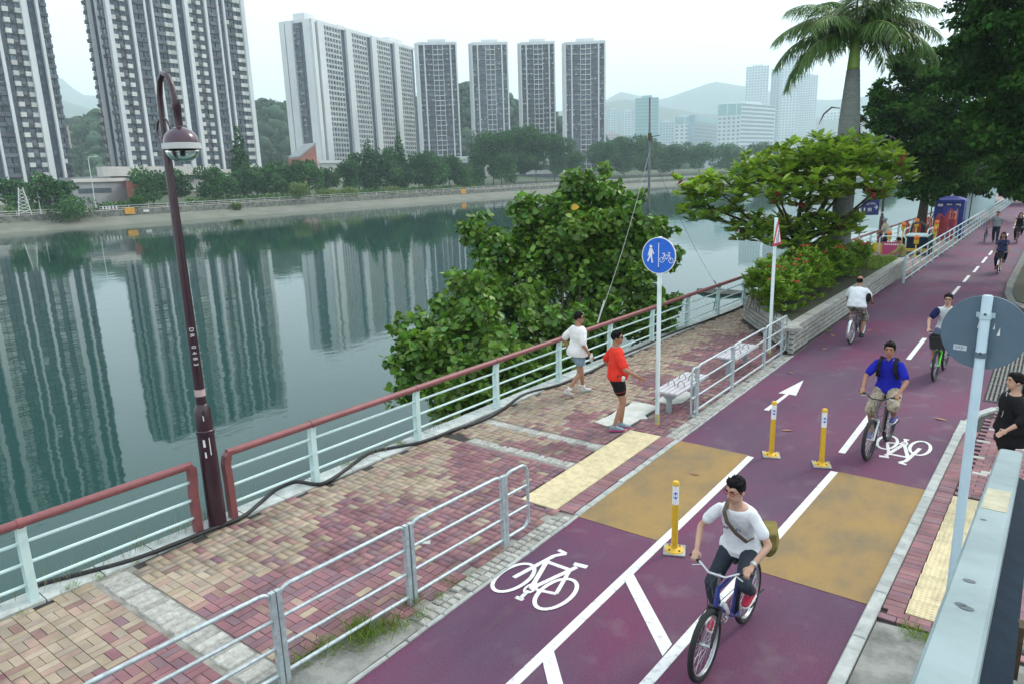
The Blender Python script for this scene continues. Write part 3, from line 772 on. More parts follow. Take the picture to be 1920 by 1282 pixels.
# ---- plum lamp posts
m_clear = glass('lamp_clear_bowl', (0.9, 0.94, 0.94), .04, 1.18)
def lamp(label, x, y, rz, text=None):
    t = thing('lamp_post', label, 'lamp post', (x, y, 0), rz, 'plum gooseneck lamp posts')
    b = MB(); b.lathe([(.118, 0), (.112, .9), (.108, 1.32), (.116, 1.33), (.116, 1.37), (.106, 1.38), (.104, 1.64), (.075, 1.72), (.066, 1.73)], 24); b.build('base_column', m_plum, t, True, 35)
    b = MB(); b.lathe([(.066, 1.73), (.064, 1.84)], 20); b.build('collar', m_plum, t, True, 35)
    b = MB(); b.lathe([(.0665, 1.84), (.0665, 1.93)], 20); b.build('pale_band', M('pale_band', (0.5, 0.38, 0.38), .6), t, True, 35)
    b = MB(); b.lathe([(.064, 1.93), (.058, 3.2), (.050, 4.6), (.05, 5.05)], 20); b.build('pole', m_plum, t, True, 35)
    arm = [(0, 0, 5.05), (0, 0, 5.3), (.01, 0, 5.5), (.06, 0, 5.67), (.15, 0, 5.75), (.24, 0, 5.72), (.31, 0, 5.60), (.345, 0, 5.44), (.355, 0, 5.33)]
    b = MB(); b.tube(arm, .034, 12); b.build('gooseneck', m_plum, t, True, 50)
    b = MB(); b.tube([(.09 + .15 * cos(a) - .09, 0, 5.12 + .15 * sin(a)) for a in [2 * pi * k / 24 for k in range(24)]], .013, 6, closed=True); b.build('ring', m_plum, t, True)
    b = MB(); b.lathe([(.045, 0), (.045, .2), (.05, .21), (.05, .31)], 16, (.355, 0, 5.13)); b.build('lamp_neck', m_plum, t, True, 40)
    dome = M('lamp_dome_paint', (0.055, 0.022, 0.042), .22, var=.2, coat=.4)
    hd = MB(); hd.lathe([(.198, 0), (.195, .04), (.176, .09), (.136, .14), (.08, .172), (.046, .185), (.042, .20)], 32, (.355, 0, 4.96)); hd = hd.build('lamp_dome', dome, t, True, 50)
    b = MB(); b.lathe([(.207, -.066), (.215, -.062), (.215, 0), (.198, .005)], 32, (.355, 0, 4.96)); b.build('rim_band', M('lamp_rim', (0.50, 0.53, 0.52), .5, var=.06), t, True, 40)
    b = MB(); b.lathe([(.187, -.066), (.18, -.105), (.15, -.158), (.097, -.194), (0.0, -.207)], 32, (.355, 0, 4.96)); b.build('bowl', m_clear, t, True)
    b = MB(); b.lathe([(.012, -.16), (.03, -.15), (.03, -.02), (.02, 0)], 12, (.355, 0, 4.96)); b.build('bulb', M('bulb_glass', (0.7, 0.7, 0.66), .2), t, True)
    if text:
        for i, ch in enumerate(text):
            if ch == ' ': continue
            z = 2.72 - i * .075; a = -radians(28)
            n = Vector((cos(a), sin(a), 0)); tx = Vector((-sin(a), cos(a), 0))
            text_part('letter', ch, .075, m_signwhite, t, frame(Vector((0, 0, z)) + n * .0655, -Vector((0, 0, 1)), tx))
        for (u, z, w, h) in ((-.03, 1.22, .03, .10), (-.028, 1.06, .022, .08), (.035, 1.17, .012, .24), (.0, 1.56, .012, .07)):
            a = -radians(28) + u / .11; n = Vector((cos(a), sin(a), 0)); tx = Vector((-sin(a), cos(a), 0)); b = MB()
            F4 = frame(n * .1125 + Vector((0, 0, z)), tx, (0, 0, 1)); b.prism([(-w / 2, -h / 2), (w / 2, -h / 2), (w / 2 * .7, h / 2), (-w / 2, h / 2)], 0, .001, F4); b.build('paint_scrape', m_signwhite, t)
    return t
lamp('tall plum gooseneck lamp post in the gap of the near railing', -8.56, 4.55, 0.0, 'DR 0483')
lamp('distant plum lamp post by the man at the railing', wx_rail(42.7) + .02, 42.7, 0.0)

# ---- traffic signs
def pole(parent, h, r=.038, mat=None, cap=True):
    b = MB(); b.lathe([(r, 0), (r, h - .01), (r * .8, h)], 16); return b.build('pole', mat or m_polewhite, parent, True, 40)
# round blue shared path sign
t = thing('round_sign', 'round blue shared path sign with pedestrian and bicycle on a white pole', 'sign', (-5.33, 11.28, 0))
pole(t, 3.38)
b = MB(); b.lathe([(.046, 0), (.043, .06), (.044, .17), (.040, .20)], 14); b.build('base_sleeve', M('chipped_yellow', (0.55, 0.42, 0.05), .8, col2=(0.3, 0.35, 0.34), scale=18, fac=(.45, .55)), t, True, 40)
SC = Vector((0, -.05, 3.06)); FR = frame(SC, (1, 0, 0), (0, 0, 1))       # local x right, y up, z towards -Y
disc = lambda r, n=48: [(r * cos(2 * pi * k / n), r * sin(2 * pi * k / n)) for k in range(n)]
b = MB(); b.prism(disc(.315), -.014, 0, FR); plate = b.build('sign_plate', m_signwhite, t)
b = MB(); b.prism(disc(.300), -.002, .002, FR); b.build('blue_face', m_blue, plate)
b = MB(); b.prism([(-.006, -.2), (.006, -.2), (.006, .22), (-.006, .22)], 0, .004, FR); b.build('divider', m_signwhite, plate)
for v in (.245, -.215):
    b = MB(); b.prism([(.012 * cos(k * pi / 4), v + .012 * sin(k * pi / 4)) for k in range(8)], 0, .008, FR); b.build('bolt', m_black, plate)
def strokes(name, segs, parent, FRm, mat, z=.005, circ=()):
    b = MB()
    for i, (p, q, w) in enumerate(segs):
        P, Q = Vector(p), Vector(q); d = (Q - P).normalized(); n = Vector((-d.y, d.x)) * w / 2; P -= d * w * .3; Q += d * w * .3
        b.prism([tuple(P + n), tuple(P - n), tuple(Q - n), tuple(Q + n)], 0, z + .0002 * i, FRm)
    for (c, r, w) in circ:
        n = 20
        for k in range(n):
            a0, a1 = 2 * pi * k / n, 2 * pi * (k + 1) / n
            b.prism([(c[0] + (r - w) * cos(a0), c[1] + (r - w) * sin(a0)), (c[0] + r * cos(a0), c[1] + r * sin(a0)), (c[0] + r * cos(a1), c[1] + r * sin(a1)), (c[0] + (r - w) * cos(a1), c[1] + (r - w) * sin(a1))], 0, z, FRm, side=False)
    return b.build(name, mat, parent)
px = -.145
strokes('walking_figure', [((px, .10), (px - .004, .0), .06), ((px - .012, .0), (px - .055, -.10), .026), ((px + .005, 0), (px + .03, -.12), .026), ((px - .02, .10), (px - .05, .0), .018), ((px + .02, .10), (px + .055, .03), .018)], plate, FR, m_signwhite, circ=(((px, .152), .026, .0255),))
bx_ = .145
strokes('bicycle_figure', [((bx_ - .075, -.07), (bx_ - .04, .01), .010), ((bx_ - .04, .01), (bx_ + .05, .015), .011), ((bx_ - .04, .01), (bx_, -.06), .010), ((bx_, -.06), (bx_ + .055, .02), .010), ((bx_ + .08, -.07), (bx_ + .045, .05), .010), ((bx_ + .03, .055), (bx_ + .07, .055), .012), ((bx_ - .07, .04), (bx_ - .03, .04), .014), ((bx_ - .045, .04), (bx_ - .035, .0), .010)], plate, FR, m_signwhite, circ=(((bx_ - .08, -.07), .046, .009), ((bx_ + .085, -.075), .046, .009)))
# triangular pedestrian warning sign
t = thing('warning_sign', 'white pole with a red edged triangular pedestrian warning sign by the planter', 'sign', (-5.14, 17.05, 0))
pole(t, 3.32)
b = MB(); b.lathe([(.043, 0), (.041, .2)], 14); b.build('base_sleeve', MATS['chipped_yellow'], t, True)
FR = frame((.055, .0, 2.90), (0, 1, 0), (0, 0, 1))
tri = lambda s: [(-.33 * s, -.2 * s - .02), (.33 * s, -.2 * s - .02), (0, .38 * s - .02)]
m_sred = M('sign_red', (0.45, 0.02, 0.06), .45, var=.1)
b = MB(); b.prism(tri(1), -.012, 0, FR); plate = b.build('sign_plate', m_sred, t)
b = MB(); b.prism([(-.235, -.155), (.235, -.155), (0, .25)], -.001, .003, FR); b.build('white_face', m_signwhite, plate)
strokes('pedestrian_figures', [((.03, .06), (.03, -.04), .05), ((.03, -.04), (.0, -.14), .025), ((.03, -.04), (.06, -.14), .025), ((-.07, -.03), (-.07, -.09), .04), ((-.07, -.09), (-.08, -.145), .02)], plate, FR, m_black, .005, circ=(((.03, .11), .026, .0255), ((-.07, .015), .02, .0195)))
# back of a round sign
t = thing('round_sign', 'grey back of a round sign on a pale pole beside the foreground handrail', 'sign', (-.345, 6.8, 0.012))
m_pb = M('pale_blue_pole', (0.50, 0.64, 0.70), .4, col2=(0.42, 0.55, 0.62), scale=3)
pole(t, 3.42, .0385, m_pb)
m_back = M('grey_blue_aluminium', (0.115, 0.175, 0.225), .5, col2=(0.09, 0.145, 0.195), scale=3, metal=.2)
FR = frame((.0, .055, 3.10), (1, 0, 0), (0, 0, 1))
b = MB(); b.prism(disc(.300, 56), -.012, 0, FR); plate = b.build('sign_plate', m_back, t)
b = MB()
for k in range(56):
    a0, a1 = 2 * pi * k / 56, 2 * pi * (k + 1) / 56
    b.prism([(.298 * cos(a0), .298 * sin(a0)), (.306 * cos(a0), .306 * sin(a0)), (.306 * cos(a1), .306 * sin(a1)), (.298 * cos(a1), .298 * sin(a1))], -.02, .002, FR)
b.build('rim', m_back, plate)
for z in (3.25, 2.93):
    b = MB(); b.lathe([(.046, -.022), (.046, .022)], 16, (0, 0, z)); b.box((.0, .045, z), (.13, .02, .04)); b.build('clamp', m_pb if z > 3 else m_back, t)
    b = MB(); b.ball((-.0, -.048, z + .02), .010, 8, 6); b.build('bolt', m_grime, t)
b = MB(); b.prism([(-.20, -.16), (-.105, -.165), (-.105, -.12), (-.20, -.115)], 0, .002, FR); lab = b.build('sticker', M('old_sticker', (0.55, 0.62, 0.66), .7, var=.2, scale=30), plate)
text_part('sticker_text', 'SA2', .034, M('sticker_ink', (0.05, 0.10, 0.25), .6), lab, FR @ Matrix.Translation((-.16, -.141, .003)))
for (x, y, w, h) in ((.10, .02, .022, .07), (.065, .06, .012, .05), (-.045, .06, .01, .05)):
    b = MB(); b.prism([(x - w / 2, y - h / 2), (x + w / 2, y - h / 2), (x + w / 3, y + h / 2)], 0, .002, FR); b.build('paint_scrape', m_signwhite, plate)
# blue direction sign in the planter
t = thing('direction_sign', 'small dark blue direction sign on a grey pole behind the planter hedge', 'sign', (-5.72, 29.2, .5))
pole(t, 2.6, .035, m_galv)
FR = frame((.06, -.05, 2.40), Vector((.75, .66, 0)), (0, 0, 1)); m_navy = M('navy_sign', (0.012, 0.022, 0.16), .4, var=.05)
b = MB(); b.prism([(-.02, -.3), (.62, -.3), (.62, .27), (-.02, .27)], -.015, 0, FR); plate = b.build('sign_plate', m_navy, t)
text_part('sign_text', 'Tai Wai', .12, m_signwhite, plate, FR @ Matrix.Translation((.28, .12, .002)))
strokes('arrow', [((.44, -.02), (.56, -.02), .03), ((.50, .05), (.56, -.02), .03), ((.50, -.09), (.56, -.02), .03)], plate, FR, m_signwhite)
strokes('pictogram', [((.06, -.04), (.06, -.12), .05), ((.20, -.05), (.32, -.05), .02), ((.20, -.11), (.32, -.11), .02), ((.20, -.05), (.20, -.16), .02), ((.26, -.05), (.26, -.16), .02), ((.32, -.05), (.32, -.16), .02)], plate, FR, m_signwhite)

# ---- fishing mast with stay lines
zt = 4.5 + .0918 * 21.2
t = thing('mast', 'thin grey mast with stay lines standing in the water behind the railing', 'mast', (-9.35, 19.0, -2.9))
b = MB(); b.tube([(0, 0, 0), (0, 0, 6.2), (-.01, 0, zt + 2.9)], [.05, .04, .03], 8); b.build('pole', M('mast_grey', (0.10, 0.125, 0.135), .5, var=.3), t, True)
b = MB(); b.cyl((0, 0, 8.2), (0, 0, 8.4), .055, 8); b.cyl((-.04, 0, 8.3), (.28, .05, 8.32), .012, 6); b.build('bracket', m_grime, t)
e1 = Vector((wx_rail(14.3) - .05, 14.3, 1.0)) - t.location; e2 = G0(1345, 538, -2.6) - t.location
m_line = M('stay_line', (0.35, 0.36, 0.34), .6)
for e in (e1, e2):
    a = Vector((0, 0, 7.9)); pts = [a.lerp(e, k / 8) - Vector((0, 0, .25 * sin(pi * k / 8))) for k in range(9)]
    b = MB(); b.tube(pts, .007, 5); b.build('stay_line', m_line, t)
d = (Vector((0, 0, 7.9)) - e2).normalized(); b = MB(); b.cyl(e2 + d * .1, e2 + d * 2.2, .03, 6); b.build('rod', m_black, t)
d = (Vector((0, 0, 7.9)) - e1).normalized(); b = MB(); b.cyl(e1, e1 + d * .7, .02, 6); b.build('rod', m_line, t)
b = MB(); c = G0(1352, 549, -2.74)
pp = [(c.x + 1.5 * cos(a) * (1 + .2 * sin(3 * a)), c.y + .9 * sin(a), 0) for a in [2 * pi * k / 18 for k in range(18)]]
b.prism([(x, y) for x, y, z in pp], -2.80, -2.66); o = b.build('floating_net', M('dark_net', (0.03, 0.04, 0.035), .9, var=.5, scale=9, bump=1, bscale=20)); tag(o, 'dark clump of netting floating on the water below the mast line', 'netting')

# ---- grey cabinet at the railing behind the umbrella tree
t = thing('utility_cabinet', 'grey steel cabinet behind the umbrella shaped tree at the railing', 'cabinet', (-7.05, 33.8, 0)); m_cab = M('cabinet_grey', (0.22, 0.26, 0.25), .5, var=.15)
b = MB(); b.box((0, 0, .48), (.8, 1.9, .96)); b.build('body', m_cab, t)
b = MB(); b.box((0, 0, .985), (.9, 2.0, .05)); b.build('lid', M('cabinet_lid', (0.42, 0.47, 0.46), .5), t)
for s in (-.5, .5):
    b = MB(); b.box((.405, s * .9, .5), (.012, .86, .8)); dd = b.build('door', m_cab, t); b = MB(); b.box((.416, s * .9 - .3 * s, .5), (.02, .03, .12)); b.build('handle', m_black, dd)

# ---- foreground handrail of the ramp the picture is taken from
SL = -0.170
def rz_(y): return 3.92 + SL * y
t = thing('ramp_handrail', 'chunky pale blue handrail of a ramp crossing the lower right corner', 'handrail', (-0.05, 0.2, 2.7))
m_hr = M('handrail_pale_paint', (0.25, 0.335, 0.35), .5, col2=(0.15, 0.21, 0.22), scale=2.2, fac=(.28, .58), bump=.12, bscale=30, detail=9)
m_navp = M('dark_blue_panel', (0.012, 0.024, 0.040), .85, spec=.12, var=.25, scale=3, stretch=(6, 6, .6))
ya, yb = 0.2, 3.36
def rx(y, e): return -.104 - .0 + e * .080 + .0110 * y
b = MB(); rings = []
for y in (ya, 1.2, 2.3, yb - .012, yb):
    z = rz_(y); k = .006 if y != yb else .014
    x0, x1 = rx(y, 0), rx(y, 1); h = .075
    rings.append([(x0, y, z - h), (x0, y, z - k), (x0 + k, y, z), (x1 - k, y, z), (x1, y, z - k), (x1, y, z - h)])
b.loft(rings); b.build('top_rail', m_hr, t, world=True)
b = MB(); b.box((rx(yb, .5), yb - .045, rz_(yb) - .6), (.07, .07, 1.06)); b.build('end_post', m_hr, t, world=True)
b = MB(); fl = []
for y in (ya, yb - .1):
    z = rz_(y) - .085; x0 = rx(y, 1) - .004; fl.append([(x0, y, z - .85), (x0, y, z), (x0 + .052, y, z - .03), (x0 + .052, y, z - .85)])
b.loft(fl); b.build('inner_panel', m_navp, t, world=True)
b = MB(); x_ = lambda y: rx(y, 1) - .016
b.add([(x_(ya), ya, rz_(ya) - .076), (x_(yb), yb - .1, rz_(yb) - .076), (x_(yb), yb - .1, rz_(yb) - 1.0), (x_(ya), ya, rz_(ya) - 1.0), (x_(ya) - .01, ya, rz_(ya) - .076), (x_(yb) - .01, yb - .1, rz_(yb) - .076), (x_(yb) - .01, yb - .1, rz_(yb) - 1.0), (x_(ya) - .01, ya, rz_(ya) - 1.0)],
      [(0, 1, 2, 3), (7, 6, 5, 4), (0, 4, 5, 1), (1, 5, 6, 2), (2, 6, 7, 3), (3, 7, 4, 0)]); b.build('side_panel', m_navp, t, world=True)
for y in (1.75, 2.75):
    z = rz_(y) - .30; b = MB(); b.box((rx(y, 1) + .052, y, z + .12), (.014, .035, .13)); pl = b.build('bracket_plate', m_grime, t, world=True)
    b = MB(); b.tube([(rx(y, 1) + .05, y, z + .12), (rx(y, 1) + .11, y, z + .12), (rx(y, 1) + .115, y, z + .06)], .008, 8); b.build('bracket_arm', m_galv, t, True, world=True)
b = MB(); b.tube([(rx(1, 1) + .115, 1.0, rz_(1.0) - .24), (rx(3.3, 1) + .115, 3.3, rz_(3.3) - .24)], .02, 10); b.build('inner_handrail', m_galv, t, True, world=True)
for k in range(16):
    y = .9 + k * .16; b = MB(); b.box((rx(y, 1) + .19, y, rz_(y) - .80), (.03, .045, .36)); b.build('baluster', m_polewhite if k % 2 else m_navp, t, world=True)
for (y, e, rr) in ((1.62, .42, .010), (1.47, .40, .009), (1.46, .52, .011), (2.15, .3, .006)):
    b = MB(); z = rz_(y); b.add([(rx(y, e) + rr * cos(a) * 1.2, y + rr * 1.1 * sin(a), z + SL * rr * 1.1 * sin(a) + .0012) for a in [2 * pi * k / 10 for k in range(10)]], [tuple(range(10))]); b.build('dirt_spot', M('dirt_spot', (0.10, 0.13, 0.14), .8), t, world=True)
b = MB(); b.add([(rx(y, e), y, rz_(y) + .001) for y, e in ((2.28, .12), (2.28, .88), (2.56, .88), (2.56, .12))], [(0, 1, 2, 3)]); b.build('tape_mark', M('tape_mark', (0.42, 0.40, 0.29), .8, var=.25, scale=14), t, world=True)
# ramp deck
mb = MB(); mb.add([(0.06, -1.5, rz_(-1.5) - 1.05), (1.9, -1.5, rz_(-1.5) - 1.05), (1.9, 3.5, rz_(3.5) - 1.05), (0.06, 3.5, rz_(3.5) - 1.05), (0.06, -1.5, 0), (1.9, -1.5, 0), (1.9, 3.5, 0), (0.06, 3.5, 0)], [(0, 1, 2, 3), (0, 4, 5, 1), (1, 5, 6, 2), (2, 6, 7, 3), (3, 7, 4, 0)])
o = mb.build('ramp_path', m_base); o["kind"] = 'structure'
# ================================================================== planter and vegetation near the path
m_pb_ = M('planter_block', (0.42, 0.43, 0.39), .85, col2=(0.29, 0.29, 0.26), scale=7, bump=.6, bscale=50, pos=True, objrand=.14, island=.12)
m_pj = M('planter_joint', (0.018, 0.018, 0.018), .95)
m_soil = M('planter_soil', (0.055, 0.045, 0.03), .95, col2=(0.03, 0.05, 0.015), scale=3, pos=True, bump=.9, bscale=18)
PL = [(-4.74, 17.45), (-4.60, 33.0), (-6.75, 33.0), (-7.15, 21.0)]
t = thing('stone_planter', 'long raised planter of pale grey blocks beside the track', 'planter', (-5.8, 25, 0))
PH = .64
def inset(poly, d):
    c = [Vector(p) for p in poly]; n = len(c); out = []
    for i in range(n):
        p0, p1, p2 = c[i - 1], c[i], c[(i + 1) % n]; e1 = (p1 - p0).normalized(); e2 = (p2 - p1).normalized()
        n1 = Vector((-e1.y, e1.x)); n2 = Vector((-e2.y, e2.x)); bis = (n1 + n2).normalized(); out.append(tuple(p1 + bis * d / max(.3, bis.dot(n1))))
    return out
core = inset(PL, .05); b = MB()
b.prism(core, -.03, PH - .05); b.build('core', m_pj, t, world=True)
b = MB(); b.prism(inset(PL, .30), .40, PH - .03); b.build('soil', m_soil, t, world=True)
nb = 0; far = MB()
for e in range(4):
    a = Vector((*PL[e], 0)); c = Vector((*PL[(e + 1) % 4], 0)); L = (c - a).length; d = (c - a) / L; ang = atan2(d.y, d.x)
    for row in range(5):
        s = -.15 if row % 2 else 0.0
        while s < L:
            bl = .30 * random.uniform(.8, 1.25); s0, s1 = max(0, s), min(L, s + bl); s += bl
            if s1 - s0 < .05: continue
            p = a + d * ((s0 + s1) / 2); n = Vector((d.y, -d.x, 0)); z = .015 + row * .118 + .055
            seen = e in (0, 3) and (p.y < 29)
            bb = MB() if seen else far
            bb.box(p + Vector((-d.y, d.x, 0)) * (.035 + random.uniform(-.006, .006)) + Vector((0, 0, z)), (s1 - s0 - .030, .09, .086), ang)
            if seen and nb < 300: bb.build('block', m_pb_, t, world=True); nb += 1
            elif seen: far.v += []; far.box(p + Vector((-d.y, d.x, 0)) * .035 + Vector((0, 0, z)), (s1 - s0 - .030, .09, .086), ang)
    s = 0.0
    while s < L - .01:
        bl = .21; s1 = min(L, s + bl); p = a + d * ((s + s1) / 2) + Vector((-d.y, d.x, 0)) * .13
        far.box(p + Vector((0, 0, PH - .03 + random.uniform(-.004, .004))), (s1 - s - .010, .28, .075), ang); s += bl
o = far.build('block_field', m_pb_, t, world=True); o["kind"] = 'stuff'

# ---- flowering hedge
m_lime = M('hedge_leaf', (0.23, 0.39, 0.022), .5, col2=(0.10, 0.21, 0.015), scale=2.5, pos=True, island=.38, trans=.3, spec=.4)
m_flower = M('red_flower', (0.45, 0.025, 0.015), .6, var=.4, scale=40, island=.3)
t = thing('flowering_hedge', 'bright green hedge with red flower heads filling the planter', 'hedge', (-5.7, 23, .6))
g = np.random.default_rng(11); P = []
while len(P) < 1150:
    y = 18.6 + 10.6 * g.random(); xr = -5.22 - .02 * g.random(); xl = max(-7.0, -4.6 - (y - 17.45) * .72 - .25); 
    x = xl + (xr - xl) * g.random()
    edge_ = min(x - xl, xr - x, y - 18.3, 29.4 - y)
    h = .72 + .62 * min(1, edge_ / .55) ** .5 + .12 * sin(x * 3.1 + y * 1.7) + .1 * sin(y * 2.3)
    if edge_ < 0: continue
    P.append((x, y, .58 + (h - .1) * (g.random() ** .45)))
P = np.array(P); n_in = 15
roots = np.repeat(P, n_in, 0); ang = g.random(len(roots)) * 2 * pi; tilt = g.uniform(.15, 1.1, len(roots))
D = np.stack([np.cos(ang) * np.cos(tilt), np.sin(ang) * np.cos(tilt), np.sin(tilt)], 1); U = np.tile((0., 0., 1.), (len(D), 1)) + rand_dirs(len(D), g) * .4
roots = roots + rand_dirs(len(D), g) * .05
V, F = place_leaves(roots, D, U, g.uniform(.13, .24, len(D)), (LEAF_LONG[0] * np.array([1.5, 1, 1]), LEAF_LONG[1]))
mesh_np('foliage', V - np.array(t.location), F, m_lime, t)
b = MB()
for k in range(160):
    q = P[g.integers(len(P))]; b.tube([(q[0] + g.normal() * .1, q[1] + g.normal() * .1, .55), tuple(q)], .008, 4)
b.build('stems', M('hedge_stem', (0.06, 0.045, 0.02), .9), t, world=True)['kind'] = 'stuff'
top = P[np.argsort(-(P[:, 2] + .25 * (P[:, 0] + 5.3)))][:420]; g.shuffle(top)
for q in top[:46]:
    b = MB()
    for k in range(16):
        dd = rand_dirs(1, g)[0]; dd[2] = abs(dd[2]); c = np.array((0, 0, .0)) + dd * .06 * np.array((1.2, 1.2, .7)); b.ball(tuple(c), (.024, .024, .013), 5, 4)
    o = b.build('flower_head', m_flower, t); o.location = (q[0] - t.location.x, q[1] - t.location.y, q[2] + .16 - t.location.z)
# clipped shrubs at the far end
for i, (x, y, r, lab) in enumerate(((-6.2, 30.4, .55, 'low clipped green shrub under the blue direction sign'), (-6.3, 31.6, .5, 'low clipped green shrub at the far end of the planter'))):
    t = thing('clipped_shrub', lab, 'shrub', (x, y, .6)); cl = [(0, 0, .42, r, 1, 1, .75), (.3, .2, .42, r * .7, 1, 1, .8), (-.3, -.2, .4, r * .7, 1, 1, .8)]
    crown_mesh('foliage', cl, 1500, LEAF_OVAL, .10, m_lime, t, g=g)
    b = MB(); branches(b, (0, 0, 0), [(random.uniform(-.3, .3), random.uniform(-.3, .3), .4) for _ in range(6)], .02, .01); b.build('stems', MATS['hedge_stem'], t)['kind'] = 'stuff'
# planter grass
n = 2600; gp = np.stack([g.uniform(-6.4, -4.9, n), g.uniform(29.0, 32.8, n), np.full(n, .60)], 1)
D = rand_dirs(n, g) * .5 + np.array([0, 0, 1.]); V, F = place_leaves(gp, D, rand_dirs(n, g), g.uniform(.10, .28, n), (LEAF_LONG[0] * np.array([.5, 1, 1]), LEAF_LONG[1]))
m_grass = M('grass_blade', (0.21, 0.31, 0.04), .6, col2=(0.12, 0.20, 0.025), scale=3, pos=True, island=.35, trans=.25)
o = mesh_np('planter_grass', V, F, m_grass); tag(o, 'patch of short grass at the end of the planter', 'grass', kind='stuff')
# tufts in the paving edge
tufts = [(-5.05, 4.05, .30), (-5.18, 4.12, .26), (-4.98, 4.35, .26), (-5.22, 3.72, .24), (-5.12, 4.78, .2), (-4.86, 4.62, .16), (-4.93, 5.0, .13), (-4.98, 5.28, .12), (-4.9, 5.45, .1), (-5.28, 3.45, .2), (-5.14, 5.3, .12), (-8.55, 3.02, .12), (-8.62, 1.9, .14), (-8.5, 2.2, .1), (-8.45, 4.75, .1), (-8.55, 3.45, .1), (-4.98, 6.0, .08), (-0.62, 7.16, .2), (-0.5, 7.12, .16), (-8.6, 2.72, .14), (-8.66, 6.9, .14), (-8.6, 8.0, .16), (-4.62, 20.5, .14), (-4.6, 22.5, .12), (-4.58, 24.4, .14), (-5.0, 7.0, .07), (-5.3, 6.1, .06), (-5.55, 5.2, .07)]
P = []; S = []; D = []
for (x, y, s) in tufts:
    k = int(170 * (s / .25) ** 1.2); P.append(np.stack([x + g.normal(0, s * .35, k), y + g.normal(0, s * .35, k), np.zeros(k)], 1)); S.append(g.uniform(.4, 1.0, k) * s * .75); D.append(rand_dirs(k, g) * .9 + np.array([0, 0, 1.0]))
P = np.concatenate(P); S = np.concatenate(S); D = np.concatenate(D)
V, F = place_leaves(P, D, rand_dirs(len(P), g), S, (LEAF_LONG[0] * np.array([.22, 1, 1]), LEAF_LONG[1]))
o = mesh_np('weed_grass', V, F, m_grass); tag(o, 'tufts of grass and weeds growing from the paving joints', 'grass', kind='stuff')
# dry wisps on the quay edge
n = 420; yy = np.concatenate([g.normal(c, .35, n // 6) for c in (1.6, 2.9, 3.9, 4.5, 7.3, 9.0)]); n = len(yy); P = np.stack([np.array([wx_rail(v) for v in yy]) - .12 + g.normal(0, .05, n), yy, np.zeros(n)], 1)
V, F = place_leaves(P, rand_dirs(n, g) * .35 + np.array([0, 0, 1.]), rand_dirs(n, g), g.uniform(.08, .42, n) ** 1.2, (LEAF_LONG[0] * np.array([.10, 1, 1]), LEAF_LONG[1]))
o = mesh_np('dry_grass', V, F, M('dry_grass_blade', (0.22, 0.22, 0.12), .8, island=.4)); tag(o, 'thin dry grass along the quay edge below the railing', 'grass', kind='stuff')

# ---- umbrella shaped tree in the planter (big leaves in rosettes)
m_bark = M('grey_brown_bark', (0.10, 0.075, 0.055), .9, var=.4, scale=9, bump=.8, bscale=25)
m_bark2 = M('dark_bark', (0.045, 0.035, 0.028), .9, var=.4, scale=9, bump=.8, bscale=25)
m_term = M('umbrella_tree_leaf', (0.34, 0.50, 0.045), .42, col2=(0.14, 0.26, 0.02), scale=1.3, pos=True, island=.45, trans=.42, spec=.5)
def rosettes(name, pts, nleaf, size, mat, parent, g, tilt=(-.25, .75), leaf=None):
    roots = np.repeat(pts, nleaf, 0); k = len(roots); ang = np.tile(np.arange(nleaf) * 2 * pi / nleaf, len(pts)) + g.normal(0, .35, k); tl = g.uniform(*tilt, k)
    D = np.stack([np.cos(ang) * np.cos(tl), np.sin(ang) * np.cos(tl), np.sin(tl)], 1); U = np.tile((0., 0., 1.), (k, 1)) + rand_dirs(k, g) * .35
    V, F = place_leaves(roots + D * size * .1, D, U, size * g.uniform(.65, 1.15, k), leaf or (LEAF_OVAL[0] * np.array([.95, 1, 1]), LEAF_OVAL[1]))
    return mesh_np(name, V, F, mat, parent)
TX, TY = -6.95, 25.6
t = thing('umbrella_tree', 'spreading umbrella shaped tree with large bright leaves growing in the planter', 'tree', (TX, TY, .55))
g = np.random.default_rng(5); pts = []; brl = []
# layered tiers: (dx,dy,dz,rx,rz,n)
lat = Vector((cos(radians(15)), sin(radians(15)), 0)); dep = Vector((-lat.y, lat.x, 0))
tiers_ = [(-2.6, 0, 3.05, 1.65, .55, 70), (-1.2, .6, 3.75, 1.7, .6, 80), (.4, -.3, 4.1, 1.8, .6, 90), (1.9, .3, 3.85, 1.5, .55, 70), (2.6, .2, 3.30, .9, .45, 30), (-3.6, .2, 3.1, .9, .45, 26), (-2.9, -.4, 2.35, 1.25, .45, 42), (-.6, -1.0, 3.1, 1.5, .6, 64),
         (.9, -1.0, 3.2, 1.5, .6, 60), (-1.3, .2, 1.65, 1.5, .48, 62), (.9, -.3, 1.75, 1.25, .46, 50), (-.2, -.9, 1.35, .9, .4, 26), (2.3, -.9, 3.0, .5, .35, 10), (0, .9, 2.7, 1.8, .6, 46), (1.4, .5, 4.35, .9, .4, 26)]
tiers = [(u, w, z + .12, r * .95, rz2, int(n * .80)) for u, w, z, r, rz2, n in tiers_]
for (u, w, z, r, rz2, n) in tiers:
    c = lat * u + dep * w + Vector((0, 0, z))
    for _ in range(n):
        d = rand_dirs(1, g)[0]; q = .35 + .65 * g.random() ** .6; p = np.array(c) + d * np.array((r, r, rz2)) * q; pts.append(p)
    brl.append(c)
rosettes('crown', np.array(pts), 10, .37, m_term, t, g, (.0, .95), (LEAF_OVAL[0] * np.array([.8, 1, 1]), LEAF_OVAL[1]))
b = MB(); b.tube([(0, 0, -.1), (.02, 0, .7), (-.02, .02, 1.25)], [.17, .14, .12], 10)
